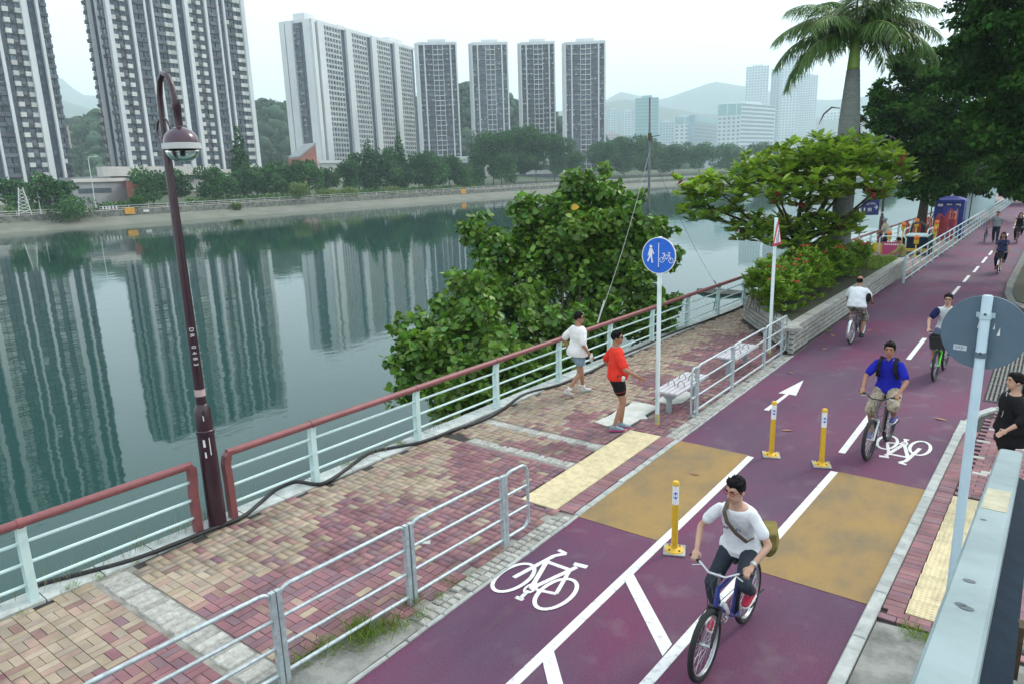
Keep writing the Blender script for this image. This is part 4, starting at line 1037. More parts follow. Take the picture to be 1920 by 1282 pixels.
for c in brl:
    z0 = random.uniform(1.05, 1.25) if c.z < 2.5 else 1.25
    branches(b, (-.02 if z0 > 1.2 else 0, .02, z0), [c + Vector((0, 0, -.15))], .075, .022, -.12)
    for _ in range(5):
        e = c + Vector((random.uniform(-1, 1), random.uniform(-1, 1), random.uniform(-.3, .4))) * .9; branches(b, c + Vector((0, 0, -.15)), [e], .024, .008, 0, 5, 3)
b.tube([(-.02, .02, 1.2), (0, 0, 2.4), (.1, 0, 3.6)], [.11, .07, .03], 8)
b.build('trunk', m_bark2, t, True)
b = MB()
for k in range(16):
    p = pts[g.integers(len(pts))]; dd = rand_dirs(2, g); VV, FF = place_leaves(np.array([p, p]) + np.array((0, 0, -.1)), dd, rand_dirs(2, g), np.array((.3, .28)), LEAF_OVAL); b.add([tuple(v) for v in VV], [tuple(f) for f in FF])
o = b.build('red_leaves', M('old_red_leaf', (0.30, 0.05, 0.03), .6, island=.4, trans=.2), t)

# ---- royal palm
PX, PY = -5.95, 27.3
t = thing('royal_palm', 'tall royal palm with a bulging grey trunk and green crownshaft', 'palm tree', (PX, PY, .5))
m_palm = M('palm_trunk_bark', (0.19, 0.215, 0.195), .85, col2=(0.12, 0.14, 0.13), scale=6, stretch=(1, 1, 4), bump=.3, bscale=30)
zc = 4.5 + .1079 * 28.4 - .5
b = MB(); b.lathe([(.38, -.2), (.34, .5), (.335, 2.0), (.35, 3.4), (.36, 4.4), (.335, 5.4), (.27, 6.3), (.21, zc)], 22); b.build('trunk', m_palm, t, True)
for k in range(22):
    z = .4 + k * .3; 
    if z > zc - .1: break
    r = np.interp(z, [0, 2, 4.4, 5.4, 6.3, zc], [.36, .335, .36, .335, .27, .21]); b = MB(); b.lathe([(r + .001, -.012), (r + .006, 0), (r + .001, .012)], 22, (0, 0, z)); b.build('leaf_scar', m_palm, t, True)
b = MB(); b.lathe([(.20, zc), (.20, zc + .1), (.155, zc + .7), (.12, zc + 1.25)], 18); b.build('crownshaft', M('crownshaft_green', (0.20, 0.32, 0.05), .5, col2=(0.12, 0.22, 0.03), scale=3, stretch=(4, 4, .6)), t, True)
m_frond = M('palm_leaflet', (0.13, 0.24, 0.05), .45, col2=(0.07, 0.145, 0.03), scale=1.2, pos=True, island=.4, trans=.3)
m_rachis = M('palm_rachis', (0.18, 0.24, 0.07), .6)
g = np.random.default_rng(21); top = Vector((0, 0, zc + 1.15))
fr = [(az, el, L) for az, el, L in ((5, 1.2, 3.0), (40, .75, 3.3), (75, 1.1, 3.1), (110, .45, 3.2), (150, .8, 3.3), (178, .30, 3.4), (200, .95, 3.2), (235, .6, 3.2), (265, 1.1, 3.0), (300, .35, 3.3), (330, .75, 3.3), (355, .22, 3.5), (20, .15, 3.4), (168, .0, 3.4), (215, .1, 3.2), (90, 1.4, 2.8), (290, 1.35, 2.8), (60, .25, 3.3), (130, 1.25, 2.8), (340, 1.15, 3.0), (15, .55, 3.5), (190, .6, 3.4))]
for (az, el0, L) in fr:
    L *= .84; a = radians(az + 15) ; h = Vector((cos(a), sin(a), 0)); pts = []; p = top.copy(); el_ = el0
    for k in range(19):
        pts.append(p.copy()); p = p + (h * cos(el_) + Vector((0, 0, sin(el_)))) * (L / 18); el_ -= .062 + .045 * k / 18
    b = MB(); b.tube(pts, [.035 * (1 - k / 19) + .006 for k in range(19)], 5); fo = b.build('frond', m_rachis, t)
    R = []; D = []; S = []
    for k in range(2, 19):
        for q in range(7):
            i = min(17.99, k - 1 + q / 7); p0 = pts[int(i)].lerp(pts[int(i) + 1], i - int(i)); tang = (pts[int(i) + 1] - pts[int(i)]).normalized(); side = tang.cross(Vector((0, 0, 1))).normalized(); upv = side.cross(tang)
            for s in (-1, 1):
                R.append(p0); d = side * s * .8 + tang * .55 + upv * g.uniform(-.25, .35) + Vector((0, 0, -.42)); D.append(d); S.append((.95 - .38 * abs(i / 18 - .4)) * g.uniform(.75, 1.1) * (1 - .45 * (i / 18) ** 3))
    V, F = place_leaves(np.array(R), np.array(D), np.tile((0, 0, 1.), (len(R), 1)) + rand_dirs(len(R), g) * .5, np.array(S), (np.array([(0, 0, 0), (.024, .35, 0), (.018, .7, -.12), (0, 1, -.36), (-.018, .7, -.12), (-.024, .35, 0)]), np.array([(0, 1, 2, 5), (5, 2, 3, 4)])))
    mesh_np('leaflets', V, F, m_frond, fo)
b = MB(); b.tube([(.28, .05, 5.6), (.36, 0, 4.8), (.42, -.05, 4.1)], [.05, .03, .01], 6)
for k in range(40): b.tube([(.30 + .003 * k, 0, 5.3 - .03 * k), (.38 + random.uniform(0, .35), random.uniform(-.2, .2), 4.5 - .02 * k)], .006, 3)
b.build('dead_frond', M('dead_frond', (0.10, 0.07, 0.05), .9, var=.4), t)
b = MB(); b.tube([(-.33, 0, 5.85), (-.6, 0, 5.9), (-.85, .02, 5.7), (-1.0, .02, 5.35)], [.015, .03, .03, .008], 6); b.build('dead_spathe', MATS['dead_frond'], t)

# ---- riverside tree over the water (large rounded leaves)
m_hib = M('riverside_leaf', (0.165, 0.305, 0.034), .42, col2=(0.06, 0.155, 0.016), scale=1.0, pos=True, island=.5, trans=.34, spec=.5)
t = thing('riverside_tree', 'bushy big leaved tree leaning over the water behind the railing', 'tree', (-10.2, 14.6, -2.7))
g = np.random.default_rng(9)
# clump centres: picture position and plan distance of each leafy mass
def on_ray(px, py, dist):
    d = _fw + _cx * ((px - 960) / FPX) - _cy * ((py - 641) / FPX); k = dist / hypot(d.x, d.y); return Vector((d.x * k, d.y * k, CAM_H + d.z * k))
spec_ = [(1080, 395, 21.5, 1.15), (1150, 430, 21.2, 1.2), (1010, 450, 21, 1.2), (940, 470, 20.5, 1.0), (890, 440, 20.5, .55), (1200, 450, 21.4, .8), (1235, 430, 21.5, .45), (1130, 360, 21.6, .6), (1065, 355, 21.5, .45), (1175, 385, 21.4, .55), (990, 390, 21, .6),
         (1080, 510, 20.5, 1.35), (980, 550, 19.8, 1.35), (1180, 530, 20.8, 1.1), (900, 560, 19, 1.1), (860, 600, 18, 1.0), (820, 630, 17.2, .75), (780, 650, 16.6, .6), (755, 668, 16.2, .35), (1000, 640, 18.5, 1.2), (1100, 620, 19.2, 1.2), (920, 660, 17.2, 1.1), (850, 680, 16.5, .9), (800, 700, 16.0, .65), (760, 728, 15.8, .4),
         (880, 730, 15.6, .75), (950, 720, 16.0, .8), (830, 745, 15.4, .5), (1040, 700, 16.8, .7), (860, 775, 15.2, .35), (1200, 600, 20, .9), (1240, 590, 20.5, .7), (1150, 470, 20.8, 1.1), (1245, 480, 21.6, .5), (980, 700, 16.5, .7), (920, 765, 15.3, .4), (1050, 450, 20.6, 1.1)]
cl = [(*(on_ray(px, py, d) - t.location), r) for px, py, d, r in spec_]
cl2 = []
for (x, y, z, r) in cl:
    cl2.append((x, y, z, r * .70))
    for _ in range(9):
        d = rand_dirs(1, g)[0] * r * g.uniform(.6, 1.3); cl2.append((x + d[0], y + d[1], z + d[2], r * g.uniform(.14, .36)))
crown_mesh('crown', cl2, 46000, LEAF_ROUND, .145, m_hib, t, up=.9, rnd=.75, droop=.25, shell=.30, g=g)
b = MB(); trunk_top = Vector((-.6, 2.2, 1.6)); b.tube([(0.6, -.6, -.3), (.2, .6, .6), trunk_top], [.2, .16, .13], 8)
for c in cl: branches(b, trunk_top if random.random() < .6 else (.2, .6, .6), [c[:3]], .06, .015, .1, 6)
b.build('trunk', m_bark, t, True)
VV, FF = place_leaves(np.array([tuple(on_ray(1086, 408, 20.2) - t.location), tuple(on_ray(1083, 385, 20.2) - t.location)]), np.array([(0.3, -.5, -.6), (-.3, -.5, -.4)]), np.array([(0, -1, .3), (0, -1, .3)]), np.array((.3, .22)), LEAF_ROUND)
mesh_np('yellow_leaf', VV, FF, M('yellow_leaf', (0.62, 0.36, 0.02), .5, trans=.3), t)

# ---- dark feathery trees along the far path
m_dark = M('dark_tree_leaf', (0.050, 0.130, 0.018), .65, col2=(0.018, 0.058, 0.009), scale=.5, pos=True, island=.5, trans=.34, spec=.06)
def big_tree(label, x, y, trunk_h, clumps, nleaf, size, lean=(0, 0), tr=.22, gseed=1, leaf=LEAF_DIAMOND, aerial=0):
    t = thing('shade_tree', label, 'tree', (x, y, 0), group=None); g = np.random.default_rng(gseed)
    c2 = []
    for (cx_, cy_, cz_, r) in clumps:
        c2.append((cx_, cy_, cz_, r * .58, 1, 1, .8))
        for _ in range(7):
            d = rand_dirs(1, g)[0] * r * g.uniform(.6, 1.2); c2.append((cx_ + d[0], cy_ + d[1], cz_ + d[2] * .8, r * g.uniform(.16, .36), 1.3, 1.3, .5))
    crown_mesh('crown', c2, nleaf, leaf, size, m_dark, t, up=.8, rnd=.9, droop=.3, shell=.25, g=g)
    b = MB(); top = Vector((lean[0], lean[1], trunk_h)); b.tube([(0, 0, -.1), (lean[0] * .3, lean[1] * .3, trunk_h * .5), top], [tr * 1.25, tr, tr * .8], 9)
    for c in clumps: branches(b, top, [Vector(c[:3])], tr * .42, .03, .25, 6)
    for k in range(aerial): b.tube([(random.uniform(-.9, .9), random.uniform(-.9, .9), 3.6), (random.uniform(-.8, .8), random.uniform(-.8, .8), .0)], .035, 5)
    b.build('trunk', m_bark2, t, True); return t
def clumps_from(base, spec): 
    B = Vector(base); return [(*(on_ray(px, py, d) - B), r) for px, py, d, r in spec]
sp1 = [(1700, 200, 47, 2.0), (1660, 200, 47, 1.2), (1650, 235, 46, 1.0), (1720, 150, 47.5, 1.7), (1760, 130, 48, 1.8), (1690, 130, 47, 1.0), (1800, 130, 48, 1.7), (1700, 270, 46.5, 1.8), (1660, 275, 46, 1.0), (1745, 230, 46, 2.0), (1790, 210, 46.5, 2.0), (1730, 300, 46, 1.6), (1780, 290, 46.5, 1.9), (1740, 345, 46, 1.0), (1720, 355, 46.5, .8), (1820, 270, 46, 1.7), (1800, 90, 48, .8), (1635, 200, 46.5, .5), (1645, 165, 47, .5), (1790, 345, 47, 1.0), (1710, 330, 46.5, 1.0)]
big_tree('dark feathery shade tree with a forked trunk behind the works area', -6.05, 47.3, 3.0, clumps_from((-6.05, 47.3, 0), sp1), 46000, .22, (.1, 0), .26, 3)
sp2 = [(1850, 60, 33, 1.7), (1890, 30, 32, 1.7), (1860, 130, 33, 1.7), (1900, 110, 32, 1.6), (1915, 180, 32, 1.6), (1870, 200, 33.5, 1.5), (1845, 160, 34, 1.0), (1835, 40, 34, .8), (1900, 250, 33, 1.5), (1860, 265, 35, 1.2), (1920, 310, 35, 1.2), (1940, 60, 30, 1.8), (1960, 200, 31, 2.0), (1900, -40, 32, 2.0), (1960, -60, 31, 2.2), (1830, 220, 36, 1.0), (1880, 320, 40, 1.1), (1990, 300, 33, 1.8), (1850, 10, 33, 1.2)]
big_tree('tall dark tree overhanging the track from the verge at the top corner', 3.4, 33.0, 3.4, clumps_from((3.4, 33, 0), sp2), 46000, .19, (-.6, 0), .3, 4)
sp3 = [(1820, 330, 62, 1.8), (1850, 300, 64, 2.2), (1800, 315, 60, 1.4), (1870, 330, 66, 1.8), (1900, 325, 68, 1.8), (1840, 350, 62, 1.0), (1780, 330, 58, 1.0), (1890, 290, 66, 2.2), (1830, 280, 64, 2.2), (1920, 300, 66, 2.4)]
big_tree('dark tree over the blue cabin with thin hanging roots', -5.4, 60, 3.4, clumps_from((-5.4, 60, 0), sp3), 22000, .28, (0, 0), .25, 6, aerial=6)
sp4 = [(1925, 330, 90, 2.6), (1880, 335, 92, 2.4), (1960, 310, 90, 3.0), (1900, 290, 92, 3.0), (1850, 330, 95, 2.6), (1830, 350, 96, 1.6)]
big_tree('farthest dark tree closing the end of the track', -2.0, 92, 3.6, clumps_from((-2.0, 92, 0), sp4), 9000, .42, (0, 0), .3, 8)
sp5 = [(1770, 340, 52, .9), (1800, 350, 52.5, .7), (1760, 360, 52, .6), (1790, 310, 53, 1.2)]
big_tree('slender dark tree with many thin stems beside the blue cabin', -5.7, 51.8, 2.8, clumps_from((-5.7, 51.8, 0), sp5), 5000, .26, (0, 0), .12, 9, aerial=9)
# ================================================================== river, far bank, towers, hills
def water_material():
    m = bpy.data.materials.new('river_water'); m.use_nodes = True; nt = m.node_tree; N = nt.nodes; L = nt.links; b = N["Principled BSDF"]
    b.inputs["Base Color"].default_value = (0.014, 0.054, 0.046, 1); b.inputs["Roughness"].default_value = 0.015; b.inputs["IOR"].default_value = 1.333
    b.inputs["Specular IOR Level"].default_value = 0.5; b.inputs["Specular Tint"].default_value = (0.84, 1.0, 0.98, 1)
    g = N.new("ShaderNodeNewGeometry").outputs["Position"]
    def nz(scale, st, detail=3, rot=0.5):
        mp = N.new("ShaderNodeMapping"); mp.inputs["Scale"].default_value = st; mp.inputs["Rotation"].default_value = (0, 0, rot); L.new(g, mp.inputs[0])
        n = N.new("ShaderNodeTexNoise"); n.inputs["Scale"].default_value = scale; n.inputs["Detail"].default_value = detail; n.inputs["Roughness"].default_value = .55; L.new(mp.outputs[0], n.inputs["Vector"]); return n.outputs[0]
    big = nz(.035, (1, 1, 1), 3); rm = N.new("ShaderNodeMapRange"); rm.inputs[1].default_value = .38; rm.inputs[2].default_value = .62; rm.inputs[3].default_value = .35; rm.inputs[4].default_value = 1.5; L.new(big, rm.inputs[0])
    fine = nz(1.5, (1, .55, 1), 4); mid = nz(.32, (1, .6, 1), 3, .8)
    s1 = N.new("ShaderNodeMath"); s1.operation = 'MULTIPLY'; L.new(fine, s1.inputs[0]); L.new(rm.outputs[0], s1.inputs[1])
    ad = N.new("ShaderNodeMath"); ad.operation = 'MULTIPLY_ADD'; ad.inputs[1].default_value = 3.2; L.new(mid, ad.inputs[0]); L.new(s1.outputs[0], ad.inputs[2])
    bp = N.new("ShaderNodeBump"); bp.inputs["Strength"].default_value = 1.0; bp.inputs["Distance"].default_value = 0.0036
    L.new(ad.outputs[0], bp.inputs["Height"]); L.new(bp.outputs[0], b.inputs["Normal"])
    return m
WZ = -2.8
o = sheet('river', [(-260, -80), (-6, -80), (-6, 130), (60, 320), (500, 900), (500, 1100), (-260, 1100)], WZ, water_material())
BK = [(-145, -60), (-145, 60), (-147, 200), (-151, 300), (-139, 349), (-114, 416), (-84, 480), (-30, 560), (60, 660), (220, 800), (520, 1000)]
def off(d):
    out = []; n = len(BK)
    for i in range(n):
        a = Vector(BK[max(i - 1, 0)]); c = Vector(BK[min(i + 1, n - 1)]); e = (c - a).normalized(); nn = Vector((-e.y, e.x)); out.append(Vector(BK[i]) + nn * d)
    return out
def strip(mb, d0, z0, d1, z1):
    A, B = off(d0), off(d1)
    for i in range(len(A) - 1): mb.quad((*A[i], z0), (*A[i + 1], z0), (*B[i + 1], z1), (*B[i], z1))
m_bank = M('far_bank_concrete', (0.185, 0.19, 0.155), .9, col2=(0.12, 0.13, 0.10), scale=.25, pos=True, bump=.3, bscale=2, detail=8)
mb = MB(); strip(mb, -1.5, WZ - .22, 8.0, -1.40); tag(mb.build('far_bank', m_bank), kind='structure')
mb = MB(); strip(mb, -.05, WZ + .02, .7, -2.70); tag(mb.build('far_bank_tideline', M('tide_line', (0.045, 0.05, 0.04), .9)), kind='structure')  # darker strip along the foot of the far bank
m_wallst = M('far_wall_stone', (0.20, 0.21, 0.18), .9, col2=(0.07, 0.08, 0.07), scale=1.1, fac=(.38, .6), pos=True, detail=8)
mb = MB(); strip(mb, 7.9, -1.5, 7.95, -.22); strip(mb, 7.95, -.22, 8.5, -.21)
tag(mb.build('embankment_wall', m_wallst), 'long low stone wall along the top of the far bank', 'wall')
mb = MB(); strip(mb, 8.5, -.35, 17, -.35); tag(mb.build('far_promenade_path', M('far_promenade', (0.34, 0.27, 0.25), .9, var=.2, scale=.3, pos=True)), kind='structure')
mb = MB(); strip(mb, 17, -.36, 26, -.1); strip(mb, 26, -.1, 40, .9); strip(mb, 40, .9, 70, 4.0); strip(mb, 70, 4.0, 900, 6.0); strip(mb, 900, 6, 4200, 20)
tag(mb.build('far_ground', M('far_ground_cover', (0.05, 0.095, 0.03), .95, col2=(0.085, 0.095, 0.07), scale=.08, fac=(.45, .6), pos=True)), kind='structure')

# ---- far foliage
m_ftree = M('far_tree_leaf', (0.070, 0.185, 0.050), .7, col2=(0.026, 0.085, 0.028), scale=.12, pos=True, island=.45, trans=.2, spec=.2)
m_fhedge = M('far_hedge_leaf', (0.085, 0.22, 0.035), .6, col2=(0.04, 0.12, 0.02), scale=.2, pos=True, island=.4, trans=.2, spec=.2)
m_ftrunk = M('far_trunk', (0.09, 0.075, 0.06), .9)
def far_pos(px, d):      # point on the far bank, d metres behind the waterline, seen at picture column px
    A = off(d); az = None
    dv = _fw + _cx * ((px - 960) / FPX) - _cy * ((340 - 641) / FPX); e = Vector((dv.x, dv.y)).normalized()
    for i in range(len(A) - 1):
        p, q = A[i], A[i + 1]; s = q - p; den = e.x * s.y - e.y * s.x
        if abs(den) < 1e-6: continue
        k = (p.x * s.y - p.y * s.x) / den; u = (p.x * e.y - p.y * e.x) / den
        if k > 0 and -.001 <= u <= 1.001: return Vector((e.x * k, e.y * k))
    return Vector((e.x * 400, e.y * 400))
def gz(d): return float(np.interp(d, [8, 17, 26, 40, 70, 200], [-.35, -.35, -.1, .9, 4.0, 4.3]))
def far_tree(label, px, d, h, w, seed, style='round', n=None, group='trees along the far bank'):
    p = far_pos(px, d); z0 = gz(d); g = np.random.default_rng(seed); t = thing('bank_tree', label, 'tree', (p.x, p.y, z0), group=group); cl = []
    if style == 'cone':
        for k in range(9):
            f = k / 8; cl.append((g.normal(0, .2), g.normal(0, .2), h * (.18 + .8 * f), w * .5 * (1 - f) + .5, 1, 1, .9))
    else:
        for k in range(12):
            a = g.random() * 6.28; r = w * .5 * sqrt(g.random()) * .75; zz = h * g.uniform(.26, .86)
            cl.append((r * cos(a), r * sin(a), zz, w * g.uniform(.17, .27), 1, 1, .75))
        cl.append((0, 0, h * .7, w * .3, 1, 1, .85))
    n = n or int(900 + 26 * h * w)
    crown_mesh('crown', cl, n, LEAF_DIAMOND, .50 + .015 * h, m_ftree, t, up=.8, rnd=.8, droop=.1, shell=.45, g=g)
    b = MB(); b.tube([(0, 0, -.2), (.1, .1, h * .3), (0, 0, h * .6)], [.22, .17, .08], 6)
    if style != 'cone':
        for c in cl[:8]: branches(b, (.1, .1, h * .3), [c[:3]], .10, .03, .2, 5, 3)
    b.build('trunk', m_ftrunk, t); return t
FT = [(82, 13, 10.5, 7, 'r', 'slim tree under the leftmost tower on the far bank'), (112, 12, 8.5, 6, 'r', 'dense small tree beside the slim one under the leftmost tower'),
      (282, 22, 11, 9.5, 'r', 'rounded far bank tree left of the near lamp pole'), (325, 24, 11, 8, 'r', 'rounded far bank tree just right of the near lamp pole'),
      (400, 20, 12, 8.5, 'r', 'far bank tree before the right half of the second tower'), (425, 18, 9.5, 8, 'r', 'low spreading far bank tree under the second tower'), (455, 36, 22, 6, 'c', 'dark conifer before the right end of the second tower'),
      (480, 26, 12.5, 9, 'r', 'far bank tree below the right edge of the second tower'), (515, 24, 13, 10, 'r', 'broad far bank tree in the gap before the brick red gable'), (552, 22, 12.5, 9, 'r', 'broad tree just left of the brick red gable'), (578, 20, 14.5, 9, 'r', 'tall leafy tree below the brick red gable'), (612, 24, 11, 8, 'r', 'greyish tree under the near corner of the long block'),
      (648, 26, 13, 9, 'r', 'leafy tree under the first bay of the long block'), (672, 30, 16, 9, 'r', 'thin topped tree under the second bay of the long block'), (695, 26, 19, 6, 'c', 'first pointed conifer under the long block'), (722, 24, 19, 13, 'r', 'tall tree with a pale trunk under the long block'), (752, 30, 22, 6, 'c', 'second pointed conifer under the right end of the long block'),
      (785, 22, 17, 13, 'r', 'wide tree under the gap beside the long block'), (815, 22, 16.5, 12, 'r', 'wide tree under the first of the four slim towers'), (842, 24, 17, 11, 'r', 'leafy tree right of the wide ones under the slim towers'), (868, 20, 12, 9, 'r', 'light green tree by the white pavilion'),
      (893, 30, 24, 7, 'c', 'dark conifer right of the white pavilion'), (925, 30, 29, 19, 'r', 'huge spreading tree under the second slim tower'), (965, 32, 30, 19, 'r', 'huge spreading tree under the gap of the middle slim towers'), (1005, 30, 31, 20, 'r', 'largest spreading tree under the third slim tower'), (1040, 32, 28, 18, 'r', 'spreading tree left of the last slim tower base'),
      (940, 22, 16, 12, 'r', 'low tree before the huge spreading trees'), (1075, 30, 18, 14, 'r', 'tree before the base of the last slim tower'), (1130, 40, 24, 18, 'r', 'hazy tree right of the last slim tower'), (1170, 40, 27, 22, 'r', 'hazy broad tree left of the mast'), (1215, 42, 28, 22, 'r', 'hazy broad tree behind the mast'), (1262, 42, 23, 20, 'r', 'hazy tree right of the mast'), (1310, 42, 21, 20, 'r', 'hazy tree below the teal office block'), (1365, 42, 22, 22, 'r', 'hazy tree far behind the umbrella tree'), (1430, 42, 22, 24, 'r', 'hazy tree behind the top of the umbrella tree'), (1660, 50, 24, 30, 'r', 'faint far tree beyond the palm'), (20, 26, 9, 7, 'r', 'low tree at the left picture edge on the far bank')]
for i, (px, d, h, w, s, lab) in enumerate(FT): far_tree(lab, px, d, h * (.78 if s == 'r' else .85), w * .92, 100 + i, 'cone' if s == 'c' else 'round')
def far_bush(label, px, d, h, w, seed, mat=None, name='bank_bush'):
    p = far_pos(px, d); g = np.random.default_rng(seed); t = thing(name, label, 'bush', (p.x, p.y, gz(d) if d > 8 else float(np.interp(d, [0, 8], [WZ + .2, -1.4]))), group='bushes on the far bank')
    crown_mesh('foliage', [(g.normal(0, w * .2), g.normal(0, w * .2), h * g.uniform(.3, .65), w * .3, 1, 1, .8) for _ in range(9)], int(2200), LEAF_DIAMOND, .42, mat or m_fhedge, t, shell=.4, g=g)
    b = MB(); branches(b, (0, 0, -.3), [(g.normal(0, w * .15), g.normal(0, w * .15), h * .5) for _ in range(5)], .06, .02); b.build('stems', m_ftrunk, t)['kind'] = 'stuff'; return t
far_bush('big round bush hanging over the far bank at the left', 133, 5.5, 5.8, 7.5, 301, m_ftree)
far_bush('pale green bush on the far embankment wall', 556, 8.6, 5.0, 5.2, 302, M('pale_bush_leaf', (0.13, 0.21, 0.04), .6, island=.35, trans=.2))
far_bush('tiny yellowish bush on the far slope', 441, 6.5, 1.4, 1.6, 303, MATS['pale_bush_leaf'])
far_bush('small bush by the black and white barrier', 250, 14, 3.2, 3.2, 304)
far_bush('low flowering bush left of the pale trunk tree', 655, 12, 2.2, 6, 305, MATS['pale_bush_leaf'])
far_bush('yellow green bush right of the pale trunk tree', 735, 12, 1.8, 5.5, 306, MATS['pale_bush_leaf'])
far_bush('yellow green low bush under the long block', 605, 13, 2.2, 5, 307, MATS['pale_bush_leaf'])
# clipped hedges along the promenade
for i, (pa, pb_, lab) in enumerate(((0, 100, 'clipped hedge along the far promenade at the left'), (185, 245, 'clipped hedge beyond the black and white barrier'), (345, 560, 'long clipped hedge on the far promenade below the second tower'), (600, 900, 'long clipped hedge on the far promenade below the long block'))):
    a, c = far_pos(pa, 18), far_pos(pb_, 18); mid = (a + c) / 2; t = thing('clipped_hedge', lab, 'hedge', (mid.x, mid.y, -.36)); n = int((c - a).length * 26); g = np.random.default_rng(400 + i)
    u = g.random(n); P = np.stack([a.x + (c.x - a.x) * u - mid.x + g.normal(0, .5, n), a.y + (c.y - a.y) * u - mid.y, g.random(n) ** .5 * 1.5], 1)
    V, F = place_leaves(P, rand_dirs(n, g), rand_dirs(n, g) + np.array([0, 0, .8]), g.uniform(.4, .8, n), LEAF_DIAMOND); mesh_np('foliage', V, F, m_fhedge, t)
# promenade railing, lamp columns, small signs
t = thing('promenade_railing', 'thin pale railing along the far promenade', 'railing', (*off(9.0)[1], -.35)); A = off(9.0)
mrl = M('far_white_metal', (0.62, 0.65, 0.64), .5)
for z in (.5, .95):
    b = MB(); b.tube([(p.x, p.y, -.35 + z) for p in A[:6]], .035, 4); b.build('rail', mrl, t, world=True)
for i in range(5):
    p, q = A[i], A[i + 1]; k = int((q - p).length / 4)
    for j in range(k):
        if i == 0 and (p.lerp(q, j / k)).y < 25: continue
        r = p.lerp(q, j / k); b = MB(); b.box((r.x, r.y, .15), (.07, .07, 1.0)); b.build('post', mrl, t, world=True)
for px, d, h, lab in ((172, 24, 11, 'slender street lamp between the two left towers'), (66, 12, 5.5, 'white lattice pylon leg at the left of the far promenade')):
    p = far_pos(px, d); t = thing('street_lamp', lab, 'street lamp', (p.x, p.y, gz(d))); b = MB(); b.tube([(0, 0, 0), (0, 0, h - .3), (.15, .15, h), (.9, .9, h + .1)], [.11, .08, .06, .05], 6); b.build('pole', mrl, t); b = MB(); b.ball((1.1, 1.1, h + .08), (.45, .45, .12), 8, 6); b.build('lamp_head', mrl, t)
p = far_pos(36, 10); t = thing('lattice_frame', 'white lattice frame standing on the far promenade at the left', 'frame', (p.x, p.y, -.35))
for s in (-1, 1):
    b = MB(); b.cyl((0, s * 1.1, 0), (0, s * .35, 5.2), .09, 6); b.build('leg', mrl, t)
for k in range(7):
    z = .4 + k * .65; w = 1.1 - .75 * z / 5.2; w2 = 1.1 - .75 * (z + .65) / 5.2; b = MB(); b.cyl((0, -w, z), (0, w2, z + .65), .05, 5); b.cyl((0, w, z), (0, -w2, z + .65), .05, 5); b.build('brace', mrl, t)
for px, lab in ((235, 'orange notice board on the far embankment wall at the left'), (868, 'orange notice board on the far embankment wall below the pavilion')):
    p = far_pos(px, 7.6); t = thing('notice_board', lab, 'sign', (p.x, p.y, -1.45)); s = 1.0 if px < 500 else 1.15
    b = MB(); b.box((0, 0, .95), (.12, 2.0 * s, 1.3 * s)); b.build('board', M('orange_board', (0.62, 0.30, 0.03), .7, var=.2, scale=2), t)
    for k in (-.8, .8): b = MB(); b.box((-.1, k * s, .5), (.1, .1, 1.2)); b.build('leg', m_ftrunk, t)
p = far_pos(266, 7.7); o = MB().box((0, 0, .3), (.1, 1.2, .5)).build('white_plate', mrl); o.location = (p.x, p.y, -1.0); tag(o, 'small white plate fixed on the far embankment wall', 'sign')
t = thing('striped_barrier', 'black and white striped barrier on the far promenade', 'barrier', (*far_pos(196, 10), -.35)); a, c = far_pos(180, 10), far_pos(212, 10); o_ = Vector(t.location)
for k in range(10):
    r = a.lerp(c, (k + .5) / 10); b = MB(); b.box((r.x, r.y, .25), (.12, (c - a).length / 10 - .02, .6)); b.build('panel', mrl if k % 2 else m_black, t, world=True)
for px, d, lab in ((1003 - 300, 27, 'dark blue parked van under the pale trunk tree'),):
    pass

# ---- towers
m_tw = M('tower_white_render', (0.68, 0.71, 0.71), .8, col2=(0.56, 0.59, 0.60), scale=.08, stretch=(1, 1, .35), pos=True)
m_tg = M('tower_grey_cladding', (0.12, 0.127, 0.16), .7, col2=(0.08, 0.087, 0.112), scale=.35, pos=True)
m_tb = M('tower_blue_recess', (0.055, 0.075, 0.11), .7, var=.2, scale=.2, pos=True)
m_ts = M('tower_spandrel', (0.165, 0.17, 0.195), .75, col2=(0.09, 0.095, 0.115), scale=.4, pos=True, island=.3)
m_tp = M('tower_pale_panel', (0.56, 0.57, 0.54), .8, var=.15, scale=.4, pos=True, island=.15)
m_win = M('window_glass_dark', (0.065, 0.08, 0.105), .15, var=.4, scale=.5, pos=True, island=.5, objrand=.5)
m_frm = M('window_frame_grey', (0.30, 0.31, 0.32), .6, island=.3)
m_pink = M('brick_red_render', (0.42, 0.15, 0.12), .85, var=.15, scale=.3, pos=True)
FH = 2.75
def winbox(mb, O, ux, un, u0, u1, z0, z1, dep=.12):
    """thin box on a facade: O origin, ux along, un outward"""
    a = O + ux * u0; c = O + ux * u1
    P = [a + un * .0, c + un * .0, c + un * dep, a + un * dep]
    mb.add([(*p.xy, z0) for p in P] + [(*p.xy, z1) for p in P], [(3, 2, 6, 7), (0, 3, 7, 4), (2, 1, 5, 6), (4, 7, 6, 5), (0, 1, 2, 3)])
